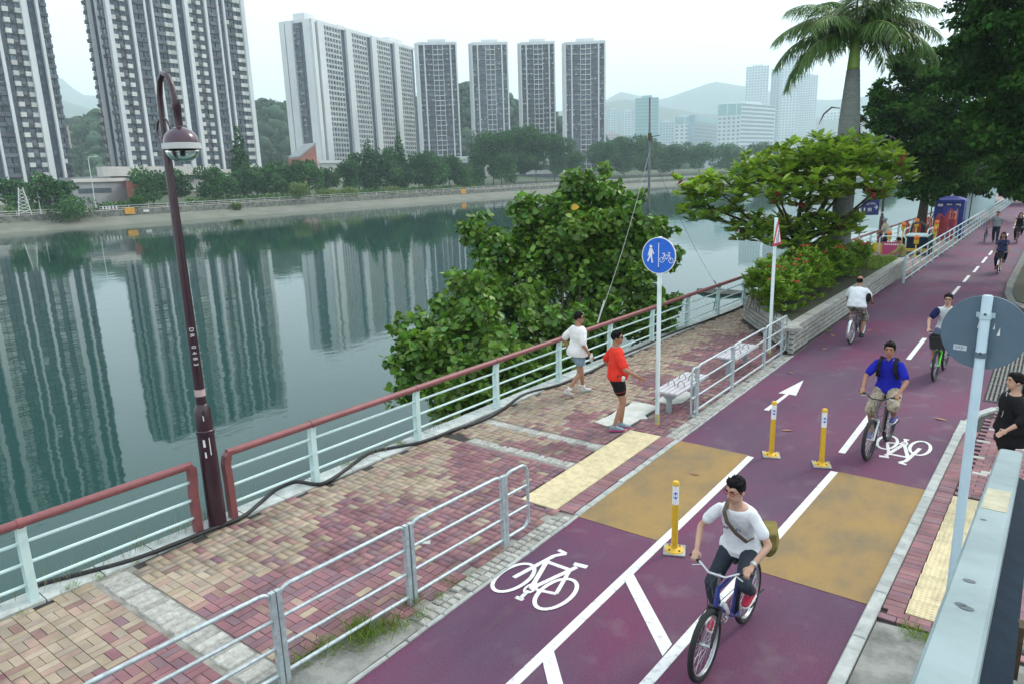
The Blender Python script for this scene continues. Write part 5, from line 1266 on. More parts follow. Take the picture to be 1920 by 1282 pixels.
def facade(t, O, ux, un, strips, z0, nfl, stuff, singles, spandrel, pale):
    """strips: list of (kind, width). Adds to part meshes"""
    u = 0.0
    for kind, w in strips:
        if kind in ('F', 'f', 'S'):
            dep = {'F': 1.5, 'f': 1.1, 'S': 1.6}[kind]; b = MB(); winbox(b, O, ux, un, u, u + w, z0, z0 + nfl * FH + (1.2 if kind != 'f' else .6), dep); b.build('pilaster', m_tw, t, world=True)
        elif kind == 'D':
            b = MB(); winbox(b, O, ux, un, u, u + w, z0, z0 + nfl * FH, .06); b.build('recess', m_tb, t, world=True)
            for k in range(nfl): winbox(stuff, O, ux, un, u + w * .3, u + w * .7, z0 + k * FH + .9, z0 + k * FH + 1.9, .12)
        elif kind == 'G':
            b = MB(); winbox(b, O, ux, un, u, u + w, z0, z0 + nfl * FH, .25); b.build('recess', m_tg, t, world=True)
            for k in range(nfl): winbox(stuff, O, ux, un, u + w * .35, u + w * .65, z0 + k * FH + 1.0, z0 + k * FH + 1.8, .32)
        elif kind == 'W':                                   # window strip: two windows a floor over a grey spandrel
            for k in range(nfl):
                z = z0 + k * FH; winbox(spandrel, O, ux, un, u, u + w, z, z + 1.05, .72 + .10 * (k % 2))
                nw = max(2, int(round(w / 1.9)))
                for q in range(nw):
                    a = u + w * (q + .10) / nw; c = u + w * (q + .90) / nw; singles.append((O, ux, un, a, c, z + 1.12, z + 2.50, .5))
                    if random.random() < .5: winbox(spandrel, O, ux, un, a + .1, a + .75, z + .45, z + .95, 1.1)
                if random.random() < .10: winbox(pale, O, ux, un, u + w * .1, u + w * .45, z + 1.1, z + 2.3, .62)
        elif kind in ('C', 'c'):                             # chequered bay of pale boxes and dark windows
            for k in range(nfl):
                z = z0 + k * FH; cols = 3 if kind == 'C' else 2
                for q in range(cols):
                    a, c = u + w * q / cols + .06, u + w * (q + 1) / cols - .06
                    if q == 1 and kind == 'C':
                        winbox(spandrel, O, ux, un, a, c, z, z + 2.2, .35); winbox(spandrel, O, ux, un, a + .2, a + 1.0, z + .5, z + 1.1, .8)
                    else:
                        winbox(pale, O, ux, un, a, c, z, z + 1.25, 1.0); singles.append((O, ux, un, a + .05, c - .05, z + 1.3, z + 2.65, .55))
        elif kind == 'B':                                    # rounded balcony bays
            nb = max(2, int(round(w / 2.6)))
            for k in range(nfl):
                z = z0 + k * FH; winbox(pale, O, ux, un, u, u + w, z + 2.25, z + 2.6, .95); winbox(pale, O, ux, un, u, u + w, z - .05, z + .5, .8)
                for q in range(nb):
                    a, c = u + w * (q + .08) / nb, u + w * (q + .92) / nb
                    winbox(stuff, O, ux, un, a, c, z + .55, z + 2.2, .42 + .25 * (q % 2))
                    if random.random() < .35: winbox(spandrel, O, ux, un, a + .2, a + .9, z + .5, z + 1.0, 1.2)
            for q in range(nb + 1): b = MB(); winbox(b, O, ux, un, u + (w - .3) * q / nb, u + (w - .3) * q / nb + .3, z0, z0 + nfl * FH, 1.05); b.build('mullion', m_tw, t, world=True)
        elif kind == 'L':                                    # balcony ladder: white slabs with a central mullion
            for k in range(nfl):
                z = z0 + k * FH; winbox(pale, O, ux, un, u, u + w, z, z + .42, 1.1)
                for q in range(2): winbox(stuff, O, ux, un, u + w * (q * .5 + .05), u + w * (q * .5 + .45), z + .6, z + 2.5, .35)
                if random.random() < .3: winbox(spandrel, O, ux, un, u + w * .2, u + w * .45, z + .6, z + 1.6, .6)
            for q in (0, .48, .96): b = MB(); winbox(b, O, ux, un, u + w * q, u + w * q + .28, z0, z0 + nfl * FH, 1.12); b.build('mullion', m_tw, t, world=True)
        elif kind == 'N':                                    # dense dark window wall
            nw = max(2, int(round(w / 1.7)))
            for k in range(nfl):
                z = z0 + k * FH; winbox(spandrel, O, ux, un, u, u + w, z, z + 1.0, .42)
                for q in range(nw):
                    a, c = u + w * (q + .08) / nw, u + w * (q + .92) / nw; winbox(stuff, O, ux, un, a, c, z + 1.1, z + 2.5, .34)
                    if random.random() < .28: winbox(pale, O, ux, un, a, a + .7, z + .35, z + .95, .8)
        u += w
def tower(name, label, O, dirx, depth, strips, z0, nfl, n_single, side=None, roofs=()):
    """O front left corner (seen from outside), dirx along the front, the front faces to the right-hand side of dirx"""
    O = Vector((*O, 0)); ux = Vector((*dirx, 0)).normalized(); un = Vector((ux.y, -ux.x, 0)); w = sum(s[1] for s in strips)
    t = thing(name, label, 'apartment tower', (O.x, O.y, 0))
    H = z0 + nfl * FH; b = MB()
    P = [O, O + ux * w, O + ux * w - un * depth, O - un * depth]
    b.add([(*p.xy, 0) for p in P] + [(*p.xy, H) for p in P], [(0, 1, 5, 4), (1, 2, 6, 5), (2, 3, 7, 6), (3, 0, 4, 7), (4, 5, 6, 7)]); b.build('wall', m_tg, t, world=True)
    stuff, span, pale, sing = MB(), MB(), MB(), []
    facade(t, O, ux, un, strips, z0, nfl, stuff, sing, span, pale)
    if side:
        for which, st in side.items():
            if which == 'R': facade(t, O + ux * w, -un, ux, st, z0, nfl, stuff, sing, span, pale)
            if which == 'L': facade(t, O - un * depth, un, -ux, st, z0, nfl, stuff, sing, span, pale)
    def vis(s):
        O_, ux_, un_, a, c, za, zb, dep = s; p = O_ + ux_ * (a + c) / 2; x, y, z = project((p.x, p.y, za)); return (0 <= x <= 1920 and 0 <= y <= 1282), z
    order = sorted(range(len(sing)), key=lambda i: (not vis(sing[i])[0], vis(sing[i])[1])); keep_ = set(order[:n_single])
    for i, s in enumerate(sing):
        O_, ux_, un_, a, c, za, zb, dep = s
        if i in keep_:
            bb = MB(); winbox(bb, O_, ux_, un_, a, c, za, zb, dep); bb.build('window', m_win, t, world=True)
        else: winbox(stuff, O_, ux_, un_, a, c, za, zb, dep)
    for mbx, nm, mt in ((stuff, 'window_field', m_win), (span, 'spandrel_field', m_ts), (pale, 'balcony_field', m_tp)):
        if mbx.v: o = mbx.build(nm, mt, t, world=True); o["kind"] = 'stuff'
    b = MB(); 
    Pp = [O + un * .9, O + ux * w + un * .9, O + ux * w - un * depth, O - un * depth]; b.add([(*p.xy, H) for p in Pp] + [(*p.xy, H + 1.6) for p in Pp], [(0, 1, 5, 4), (1, 2, 6, 5), (2, 3, 7, 6), (3, 0, 4, 7), (4, 5, 6, 7), (3, 2, 1, 0)]); b.build('parapet', m_tw, t, world=True)
    for (f0, f1, h) in roofs or ((.27, .73, 2.4),):
        b = MB(); c = O + ux * w * (f0 + f1) / 2 - un * depth * .45; b.box((c.x, c.y, H + 1.6 + h / 2), (w * (f1 - f0), depth * .4, h), atan2(ux.y, ux.x)); b.build('roof_block', m_tw, t, world=True)
    return t
half = [('F', 1.2), ('C', 4.6), ('G', 1.4), ('f', .8), ('W', 3.6), ('f', .6), ('G', 1.7), ('f', .6), ('W', 3.0), ('c', 2.9), ('F', 1.4)]
endL = [('W', 2.2), ('f', .7), ('D', 2.2), ('f', .5)]
full = half + [('D', 2.9)] + half
sc = 47.4 / sum(w for k, w in full); full = [(k, w * sc) for k, w in full]
tower('apartment_tower', 'very wide white ribbed tower directly behind the near lamp post', (-235, 111.6), (0, 1), 12, full, 7, 25, 300, {'L': [('W', 3.6), ('f', .8), ('D', 4.2), ('f', .8), ('W', 2.6)]})
rev = list(reversed(endL + full)); sc = 52.5 / sum(w for k, w in rev); rev = [(k, w * sc) for k, w in rev]
tower('apartment_tower', 'leftmost white ribbed tower cut off by the picture edge', (-235, 95.5 - 52.5), (0, 1), 24, rev, 5, 29, 300)
# long block of four bays + end
bay = [('S', 5.2), ('B', 15.5), ('D', 4.6)]
lb = [('f', 2.6), ('D', 1.6)] + bay * 4
endf = [('S', 4.5), ('D', .8), ('S', 6.0), ('N', 5.5), ('D', 4.2), ('F', 5.0)]
tower('apartment_block', 'long pale block of joined towers behind the brick red gable', (-321, 256.5), (-.245, .97), 19, lb, 8, 28, 0, {'L': [(k, w * 19 / 26.0) for k, w in endf]}, ((.02, .1, 3.5), (.3, .36, 2.5), (.8, .95, 4)))
# four slim towers
front = [('F', 1.0), ('N', 2.8), ('f', .8), ('N', 4.4), ('L', 6.0), ('N', 4.0), ('f', .8), ('N', 2.6), ('F', .9)]
fw_ = sum(w for k, w in front)
for i, (az0, az1, D, nfl, lab, sd) in enumerate(((-43.75, -40.75, 432, 25, 'slim ribbed tower nearest the long block, first of four', None), (-39.7, -36.9, 436, 25, 'slim ribbed tower second of the four in a row', 1), (-36.0, -33.35, 440, 25, 'slim ribbed tower third of the four in a row', 1), (-32.65, -29.55, 432, 26, 'slim ribbed tower at the right end of the row of four', None))):
    a = Vector((D * sin(radians(az0)), D * cos(radians(az0)))); c = Vector((D * sin(radians(az1)), D * cos(radians(az1)))); w = (c - a).length; st = [(k, q * w / fw_) for k, q in front]
    z0 = 8 if i < 3 else 3
    tower('slim_tower', lab, a, c - a, 20, st, z0, nfl, 0, {'L': [('F', 2), ('N', 6), ('D', 4), ('N', 6), ('F', 2)]})
# brick red gable, podiums, pavilion
def simple_box(name, label, cat, pa, pb_, D, z0, z1, depth, mat, bands=(), D2=None):
    dv = lambda px: Vector((_fw + _cx * ((px - 960) / FPX) - _cy * ((320 - 641) / FPX)).xy).normalized()
    a, c = dv(pa) * D, dv(pb_) * (D2 or D); ux = (c - a).normalized(); un = Vector((ux.y, -ux.x)); t = thing(name, label, cat, (a.x, a.y, 0)); b = MB(); P = [a, c, c - un * depth, a - un * depth]
    b.add([(*p, z0) for p in P] + [(*p, z1) for p in P], [(0, 1, 5, 4), (1, 2, 6, 5), (2, 3, 7, 6), (3, 0, 4, 7), (4, 5, 6, 7)]); b.build('wall', mat, t, world=True)
    for nm, zz0, zz1, f0, f1, dep, mt in bands:
        b = MB(); winbox(b, Vector((*a, 0)), Vector((*ux, 0)), Vector((*un, 0)), (c - a).length * f0, (c - a).length * f1, zz0, zz1, dep); b.build(nm, mt, t, world=True)
    return t
m_pod = M('podium_pale', (0.52, 0.51, 0.48), .85, var=.15, scale=.1, pos=True); m_podg = M('podium_grey', (0.30, 0.31, 0.32), .85, var=.2, scale=.15, pos=True)
simple_box('podium_block', 'pale low podium with a deep slab edge under the wide tower', 'podium', 206, 395, 214, 0, 7.2, 20, m_podg, [('slab_edge', 7.0, 9.4, -.11, 1.05, 2.2, m_pod), ('window_band', 3.0, 4.2, .35, .95, .1, m_win), ('wall_panel', .5, 6.0, .62, .97, .15, m_pod), ('window_band', 1.2, 2.2, .1, .5, .1, m_win)], 236)
simple_box('podium_block', 'low pale parapet podium under the right half of the wide tower', 'podium', 395, 520, 236, 0, 8.6, 12, m_pod, [('window_band', 4, 5, .1, .9, .1, m_win)], 262)
simple_box('podium_block', 'low pale parapet under the leftmost tower', 'podium', -60, 150, 196, 0, 4.4, 12, m_pod, [('slab_edge', 3.2, 3.5, 0, 1, .3, m_podg)], 205)
simple_box('low_shop', 'grey low building with a window band between the two left towers', 'building', 130, 232, 188, 0, 6.2, 10, m_podg, [('window_band', 3.2, 4.2, .1, .7, .1, m_win), ('roof_edge', 5.6, 6.4, 0, 1, .4, m_pod)], 196)
simple_box('brick_kiosk', 'small brick red kiosk beside the low grey building', 'kiosk', 232, 258, 190, 0, 6.0, 6, m_pink, [('roof_edge', 5.6, 6.2, 0, 1, .2, m_pod)])
simple_box('podium_block', 'pale podium wall under the long block', 'podium', 598, 800, 372, 0, 13.5, 20, m_pod, [('slab_edge', 12.5, 13.8, 0, 1, .8, m_tw), ('window_band', 6, 8, .02, .5, .2, m_win), ('window_band', 2, 4, .1, .8, .2, m_win)], 420)
simple_box('pavilion', 'white pavilion with a dark opening between the far bank trees', 'pavilion', 845, 905, 330, 0, 12.5, 12, m_tw, [('opening', 6, 10, .25, .6, .2, m_win), ('roof_edge', 11.5, 12.8, 0, 1, .6, m_tw)])
simple_box('low_terrace', 'low white terrace building behind the huge spreading trees', 'building', 905, 1060, 360, 0, 11.5, 12, m_pod, [('window_band', 6, 8, .05, .95, .2, m_win), ('window_band', 2, 4, .05, .95, .2, m_win)])
simple_box('kiosk', 'small brick red kiosk under the long block trees', 'kiosk', 728, 748, 255, 0, 5.5, 6, m_pink, [('door', 1.2, 4, .3, .6, .1, m_win)])
# sloping brick red gable
dvx = lambda px, D: Vector((_fw + _cx * ((px - 960) / FPX) - _cy * ((320 - 641) / FPX)).xy).normalized() * D
a, c = dvx(563, 330), dvx(596, 334); t = thing('brick_gable', 'sloping brick red gable wall at the foot of the long block', 'gable', (a.x, a.y, 0)); zA = 4.5 + .0285 * 330; zB = 4.5 + .0455 * 332
un = Vector(((c - a).y, -(c - a).x)).normalized(); bb = MB(); P = [a, c, c - un * 10, a - un * 10]
bb.add([(*p, 0) for p in P] + [(*P[0], zA), (*P[1], zB), (*P[2], zB), (*P[3], zA)], [(0, 1, 5, 4), (1, 2, 6, 5), (2, 3, 7, 6), (3, 0, 4, 7)]); bb.build('wall', m_pink, t, world=True)
bb = MB(); ax = P[0] + un * .4; cx_ = P[1] + un * .4; bb.add([(*ax, zA), (*cx_, zB), (*P[2], zB), (*P[3], zA), (*ax, zA + .8), (*cx_, zB + .8), (*P[2], zB + .8), (*P[3], zA + .8)], [(0, 1, 5, 4), (1, 2, 6, 5), (2, 3, 7, 6), (3, 0, 4, 7), (4, 5, 6, 7)]); bb.build('roof', m_podg, t, world=True)

# ---- far hazy buildings
m_teal = M('teal_curtain_wall', (0.16, 0.36, 0.36), .4, var=.15, scale=.05, pos=True); m_hz = M('hazy_pale_wall', (0.58, 0.63, 0.65), .8, var=.1, scale=.05, pos=True); m_hzb = M('hazy_blue_wall', (0.42, 0.50, 0.55), .8, var=.1, scale=.05, pos=True); m_hzp = M('hazy_pink_wall', (0.50, 0.36, 0.34), .8, var=.1, scale=.05, pos=True); m_wband = M('far_window_band', (0.10, 0.15, 0.18), .4, island=.2)  # hazy walls: pale in themselves, with some distance haze put into the colour
def far_block(name, label, pa, pb_, D, eltop, mat, nfl, cols, turn=0.0, style='grid', top=None, band=None):
    D *= 2.2 if pa > 200 else 1.0
    a, c = dvx(pa, D), dvx(pb_, D * (1 + turn)); ux = (c - a); w = ux.length; ux = ux / w; un = Vector((ux.y, -ux.x)); H = 4.5 + eltop * D; t = thing(name, label, 'building', (a.x, a.y, 0)); depth = min(w, 40)
    b = MB(); P = [a, c, c - un * depth, a - un * depth]; b.add([(*p, 0) for p in P] + [(*p, H) for p in P], [(0, 1, 5, 4), (1, 2, 6, 5), (2, 3, 7, 6), (3, 0, 4, 7), (4, 5, 6, 7)]); b.build('wall', mat, t, world=True)
    O = Vector((*a, 0)); UX = Vector((*ux, 0)); UN = Vector((*un, 0)); b = MB(); fh = H / nfl
    for k in range(1, nfl):
        if style == 'band': winbox(b, O, UX, UN, w * .02, w * .98, k * fh + fh * .35, k * fh + fh * .85, .5)
        else:
            for q in range(cols): winbox(b, O, UX, UN, w * (q + .22) / cols, w * (q + .78) / cols, k * fh + fh * .3, k * fh + fh * .8, .4)
    o = b.build('window_field', band or m_wband, t, world=True); o["kind"] = 'stuff'
    if style != 'band':
        for q in range(0, cols + 1, 2): bb = MB(); winbox(bb, O, UX, UN, max(0, w * q / cols - .9), min(w, w * q / cols + .9), 0, H, 1.0); bb.build('pilaster', mat, t, world=True)
    if top: 
        bb = MB(); winbox(bb, O, UX, UN, w * .0, w * 1.0, H * (1 - top[0]), H + .5, .9); bb.build('crown_band', top[1], t, world=True)
    bb = MB(); cc = (a + c) / 2 - un * depth * .5; bb.box((cc.x, cc.y, H + 3), (w * .45, depth * .4, 6), atan2(ux.y, ux.x)); bb.build('roof_block', mat, t, world=True)
    return t
far_block('office_tower', 'teal glass tower left of the mast top', 1190, 1233, 760, .092, m_teal, 22, 6, 0, 'band', None, M('teal_dark_band', (0.09, 0.24, 0.25), .3))
far_block('office_block', 'lower teal roofed hospital block with a dark glass flank', 1263, 1300, 760, .0655, m_hz, 14, 4, 0, 'grid', (.13, m_teal))
far_block('office_block', 'dark glass flank of the lower teal roofed block', 1299, 1342, 758, .066, M('blue_glass_wall', (0.16, 0.25, 0.33), .3, var=.2, scale=.05, pos=True), 15, 6, .10, 'band', (.10, m_teal))
far_block('office_block', 'taller teal roofed block with a white gable and round emblem', 1342, 1385, 745, .0785, m_hz, 16, 5, 0, 'grid', (.17, m_teal))
far_block('office_block', 'banded pale wing of the taller teal roofed block', 1384, 1448, 747, .0795, m_hz, 16, 8, .08, 'band', None)
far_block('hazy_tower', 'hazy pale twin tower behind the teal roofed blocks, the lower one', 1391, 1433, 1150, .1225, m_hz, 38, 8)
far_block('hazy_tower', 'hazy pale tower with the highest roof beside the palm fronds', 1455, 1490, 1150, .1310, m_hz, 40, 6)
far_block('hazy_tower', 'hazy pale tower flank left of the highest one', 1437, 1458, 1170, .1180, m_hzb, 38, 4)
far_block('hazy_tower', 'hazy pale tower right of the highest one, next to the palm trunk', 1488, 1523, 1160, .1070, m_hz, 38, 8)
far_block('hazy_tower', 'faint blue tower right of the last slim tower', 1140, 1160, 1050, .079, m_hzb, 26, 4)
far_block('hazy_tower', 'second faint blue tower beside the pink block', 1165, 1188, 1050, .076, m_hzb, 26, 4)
far_block('pink_block', 'hazy pink residential block right of the last slim tower', 1134, 1160, 720, .048, m_hzp, 14, 5)
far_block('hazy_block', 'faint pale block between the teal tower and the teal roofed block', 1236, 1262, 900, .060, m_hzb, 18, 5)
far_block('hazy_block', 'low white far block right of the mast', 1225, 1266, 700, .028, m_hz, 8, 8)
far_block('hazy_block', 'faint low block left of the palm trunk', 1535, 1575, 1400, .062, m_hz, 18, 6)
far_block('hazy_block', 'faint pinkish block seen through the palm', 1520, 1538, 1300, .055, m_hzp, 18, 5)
far_block('hazy_block', 'small pinkish tower between the two left towers', 118, 142, 560, .070, m_hzp, 16, 4)

# ---- hills
def ridge(name, pts, D0, D1, mat, seed, trees=0, tsize=7.0):
    """pts: (px, elevation of the ridge line); a hill between distance D0 (foot) and D1 (crest)"""
    g = np.random.default_rng(seed); N_, K = 140, 26; px = np.linspace(pts[0][0], pts[-1][0], N_); el_ = np.interp(px, [p[0] for p in pts], [p[1] for p in pts]); V = []; 
    for i in range(N_):
        d = dvx(px[i], 1.0)
        for k in range(K):
            f = k / (K - 1); D = D0 + (D1 - D0) * f * 1.5; hh = el_[i] * D1 + 4.5
            prof = sin(min(1, f * 1.5) * pi / 2) ** 1.3 if f < .667 else 1 - .5 * (f - .667) / .333
            bump = (.10 * sin(i * .35 + k * .6 + seed) + .07 * sin(i * .9 - k * .5) + .05 * sin(i * 1.7)) * hh * .35 * min(1, f * 2) * (1 - .75 * (f > .5))
            V.append((d.x * D, d.y * D, max(0, hh * prof + bump)))
    F = [(i * K + k, (i + 1) * K + k, (i + 1) * K + k + 1, i * K + k + 1) for i in range(N_ - 1) for k in range(K - 1)]
    o = mesh_np(name, V, F, mat, smooth=True); o["kind"] = 'structure'
    if trees:
        V = np.array(V).reshape(N_, K, 3); P = []
        ii = g.integers(1, N_ - 1, trees); kk = np.minimum(K - 1, (g.random(trees) * K * .78).astype(int)); P = V[ii, kk] + g.normal(0, 3, (trees, 3)) * np.array([1, 1, .25])
        b = MB(); b.ball((0, 0, 0), 1, 7, 5); T = np.array(b.v); FQ = [f if len(f) == 4 else (*f, f[-1]) for f in b.f]
        VV = []; FF = []; T4 = np.array([f for f in b.f if len(f) == 4]); T3 = np.array([f for f in b.f if len(f) == 3]); n = len(T)
        S = tsize * g.uniform(.5, 1.25, trees); J = 1 + g.normal(0, .17, (trees, n, 1)); VV = P[:, None, :] + T[None] * S[:, None, None] * J * np.array([1, 1, .85]); base = (np.arange(trees) * n)[:, None, None]
        F3 = np.concatenate([(T3[None] + base).reshape(-1, 3), (T4[:, [0, 1, 2]][None] + base).reshape(-1, 3), (T4[:, [0, 2, 3]][None] + base).reshape(-1, 3)])
        o2 = mesh_np(name + '_forest', VV.reshape(-1, 3), F3, M('forest_canopy', (0.035, 0.088, 0.034), .9, col2=(0.014, 0.042, 0.020), scale=.10, pos=True, island=.45, bump=1.0, bscale=.9), smooth=True); nl = 70000; ii = g.integers(0, N_ - 1, nl); kk = (g.random(nl) * (K - 8)).astype(int); fu = g.random((nl, 1)); fv = g.random((nl, 1)); PP = V[ii, kk] * (1 - fu) * (1 - fv) + V[ii + 1, kk] * fu * (1 - fv) + V[ii, kk + 1] * (1 - fu) * fv + V[ii + 1, kk + 1] * fu * fv; PP[:, 2] += g.uniform(-1, 7, nl) * (.4 + .6 * np.sin(PP[:, 0] * .11) * np.sin(PP[:, 1] * .13))
        VL, FL = place_leaves(PP, rand_dirs(nl, g), rand_dirs(nl, g) + np.array([.5, -.6, .9]), g.uniform(2.2, 5.0, nl), LEAF_DIAMOND); o3 = mesh_np(name + '_foliage', VL, FL, MATS['forest_canopy']); tag(o3, 'ragged leaf cover of the green hill behind the towers', 'foliage', kind='stuff')
        o2["kind"] = 'stuff'; o2["label"] = 'dense green forest covering the hill behind the towers'; o2["category"] = 'forest'
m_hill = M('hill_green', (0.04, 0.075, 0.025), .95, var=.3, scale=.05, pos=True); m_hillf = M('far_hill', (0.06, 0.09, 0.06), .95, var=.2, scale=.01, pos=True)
ridge('green_hill', [(-150, .050), (60, .060), (130, .065), (180, .074), (260, .085), (420, .090), (500, .092), (560, .088), (680, .085), (775, .088), (850, .105), (880, .112), (930, .102), (975, .085), (1040, .068), (1062, .060), (1100, .045), (1150, .030), (1210, .018), (1300, .012)], 500, 640, m_hill, 3, 1400, 6.5)
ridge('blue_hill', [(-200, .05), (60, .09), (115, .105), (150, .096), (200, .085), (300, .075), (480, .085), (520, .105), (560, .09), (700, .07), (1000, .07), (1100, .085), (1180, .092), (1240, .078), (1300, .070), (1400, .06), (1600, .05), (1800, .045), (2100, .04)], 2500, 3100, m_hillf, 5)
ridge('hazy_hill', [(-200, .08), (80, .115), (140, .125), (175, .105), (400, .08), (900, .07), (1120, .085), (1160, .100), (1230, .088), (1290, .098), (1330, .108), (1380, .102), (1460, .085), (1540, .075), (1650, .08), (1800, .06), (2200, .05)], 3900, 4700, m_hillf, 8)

# ---- haze
b = MB(); b.box((-1900, 2950, 310), (7400, 6200, 632))
hz = b.build('haze', []); hz["kind"] = 'stuff'
hm = bpy.data.materials.new('haze_air'); hm.use_nodes = True; N = hm.node_tree.nodes; N.remove(N["Principled BSDF"])
vol = N.new("ShaderNodeVolumePrincipled"); vol.inputs["Color"].default_value = (0.78, 0.94, 1.0, 1); vol.inputs["Density"].default_value = 0.00030; vol.inputs["Anisotropy"].default_value = 0.0
hm.node_tree.links.new(vol.outputs[0], N["Material Output"].inputs["Volume"]); hz.data.materials.append(hm)
# ================================================================== bicycles and people
m_tyre = M('tyre_rubber', (0.014, 0.014, 0.015), .75, var=.3)
m_alu = M('bike_aluminium', (0.55, 0.57, 0.58), .3, metal=.8, var=.1)
m_bkblk = M('bike_black', (0.015, 0.015, 0.017), .4, var=.2)
def bike_paint(name, col): return M('bike_paint_' + name, col, .3, var=.08, coat=.4)
def wheel(t, y, R, fat=.024, rim=None, n=24):
    b = MB(); b.tube([(0, y + (R - fat) * cos(a), R + (R - fat) * sin(a)) for a in [2 * pi * k / 40 for k in range(40)]], fat, 10, closed=True); w = b.build('wheel', m_tyre, t, True)
    b = MB(); r2 = R - 2 * fat - .006
    for s in (-1, 1): b.tube([(s * .009, y + r2 * cos(a), R + r2 * sin(a)) for a in [2 * pi * k / 36 for k in range(36)]], (.010), 6, closed=True)
    b.build('rim', rim or m_alu, w, True)
    b = MB()
    for k in range(n):
        a = 2 * pi * k / n; s = 1 if k % 2 else -1; a2 = a + s * .5 * (1 if (k // 2) % 2 else -1); b.tube([(s * .025, y + .02 * cos(a2), R + .02 * sin(a2)), (0, y + r2 * cos(a), R + r2 * sin(a))], .0018, 4, False)
    b.build('spokes', m_alu, w)
    b = MB(); b.cyl((-.05, y, R), (.05, y, R), .018, 10); b.build('hub', m_alu, w, True); return w
def bicycle(label, x, y, rz, col, fork=None, s=1.0, fat=.026, opts=(), rimmat=None, crank=0.6, steer=0.0):
    t = thing('bicycle', label, 'bicycle', (x, y, -.018), rz, 'bicycles on the track'); t.scale = (s, s, s)
    R = .33; BB = Vector((0, -.08, .29)); RA = Vector((0, -.50, R)); FA = Vector((0, .55, R)); ST = Vector((0, -.24, .80)); HB = Vector((0, .33, .62)); HT = Vector((0, .29, .76)); grip_z = .98
    wheel(t, RA.y, R, fat, rimmat); wheel(t, FA.y, R, fat, rimmat)
    b = MB(); b.tube([BB, HB], .021, 8); b.tube([ST + Vector((0, .03, -.1)), HT], .018, 8); b.tube([BB, ST], .017, 8); b.tube([HB - Vector((0, -.01, .03)), HT + Vector((0, -.01, .03))], .022, 10)
    for q in (-1, 1): b.tube([BB + Vector((q * .03, 0, 0)), RA + Vector((q * .06, 0, 0))], .010, 6); b.tube([ST + Vector((q * .015, .01, -.06)), RA + Vector((q * .06, 0, 0))], .009, 6)
    b.build('frame', col, t, True, 50)
    b = MB(); 
    for q in (-1, 1): b.tube([HB + Vector((q * .055, .015, -.02)), FA + Vector((q * .06, -.02, .05)), FA + Vector((q * .06, 0, 0))], [.017, .015, .012], 8)
    b.beam(HB + Vector((-.06, .015, -.02)), HB + Vector((.06, .015, -.02)), .04, .035); b.build('fork', fork or col, t, True, 50)
    b = MB(); b.tube([HT, HT + Vector((0, -.03, .14)), HT + Vector((0, .05, .17))], .014, 8); b.build('stem', m_alu, t, True)
    c = HT + Vector((0, .05, .17)); b = MB(); b.tube([(-.29, .24, grip_z + .01), (-.18, .29, grip_z), (-.08, .33, c.z), (.08, .33, c.z), (.18, .29, grip_z), (.29, .24, grip_z + .01)], .012, 8); hb = b.build('handlebar', m_bkblk if 'dark' in opts else m_alu, t, True)
    for q in (-1, 1):
        b = MB(); b.tube([(q * .19, .285, grip_z), (q * .30, .235, grip_z + .012)], .017, 8); b.build('grip', m_bkblk, hb, True)
        b = MB(); b.tube([(q * .16, .31, grip_z - .01), (q * .24, .33, grip_z - .03)], .006, 5); b.build('brake_lever', m_alu, hb)
    b = MB(); b.tube([c + Vector((0, .02, 0)), c + Vector((.03, .14, -.1)), HB + Vector((.05, .06, .0)), FA + Vector((.06, .02, .25))], .004, 4); b.tube([c + Vector((.05, .02, 0)), c + Vector((-.04, .16, -.12)), (0, .2, .6), (0, -.2, .55)], .004, 4); b.build('cables', m_bkblk, t)
    b = MB(); b.cyl(ST - Vector((0, .0, .02)), ST + Vector((0, -.02, .07)), .013, 8); b.build('seat_post', m_alu, t, True)
    b = MB(); z = ST.z + .075
    rg = lambda yy, w, zz: [(-w, yy, zz - .03), (w, yy, zz - .03), (w, yy, zz), (w * .6, yy, zz + .018), (-w * .6, yy, zz + .018), (-w, yy, zz)]
    b.loft([rg(-.37, .05, z), rg(-.34, .085, z + .01), rg(-.27, .08, z + .005), rg(-.2, .045, z), rg(-.12, .025, z - .002), (rg(-.09, .015, z - .01))]); b.build('saddle', m_bkblk, t, True, 60)
    b = MB(); b.tube([(.055, BB.y + .09 * cos(a), BB.z + .09 * sin(a)) for a in [2 * pi * k / 20 for k in range(20)]], .006, 5, closed=True); b.tube([(.055, BB.y + .05 * cos(a), BB.z + .05 * sin(a)) for a in [2 * pi * k / 16 for k in range(16)]], .008, 5, closed=True); b.build('chainring', m_alu, t)
    b = MB(); b.tube([(.055, BB.y, BB.z + .09), (.055, RA.y, RA.z + .04)], .005, 4); b.tube([(.055, BB.y, BB.z - .09), (.055, RA.y, RA.z - .04)], .005, 4); b.build('chain', m_bkblk, t)
    ped = []
    for q in (1, -1):
        a = crank if q == 1 else crank + pi; p = BB + Vector((q * .09, .165 * cos(a), .165 * sin(a))); b = MB(); b.tube([BB + Vector((q * .06, 0, 0)), p], .011, 6); cr = b.build('crank', m_alu, t, True); b = MB(); b.box(p + Vector((q * .05, 0, 0)), (.09, .08, .022)); b.build('pedal', m_bkblk, cr); ped.append(p + Vector((q * .05, 0, .012)))
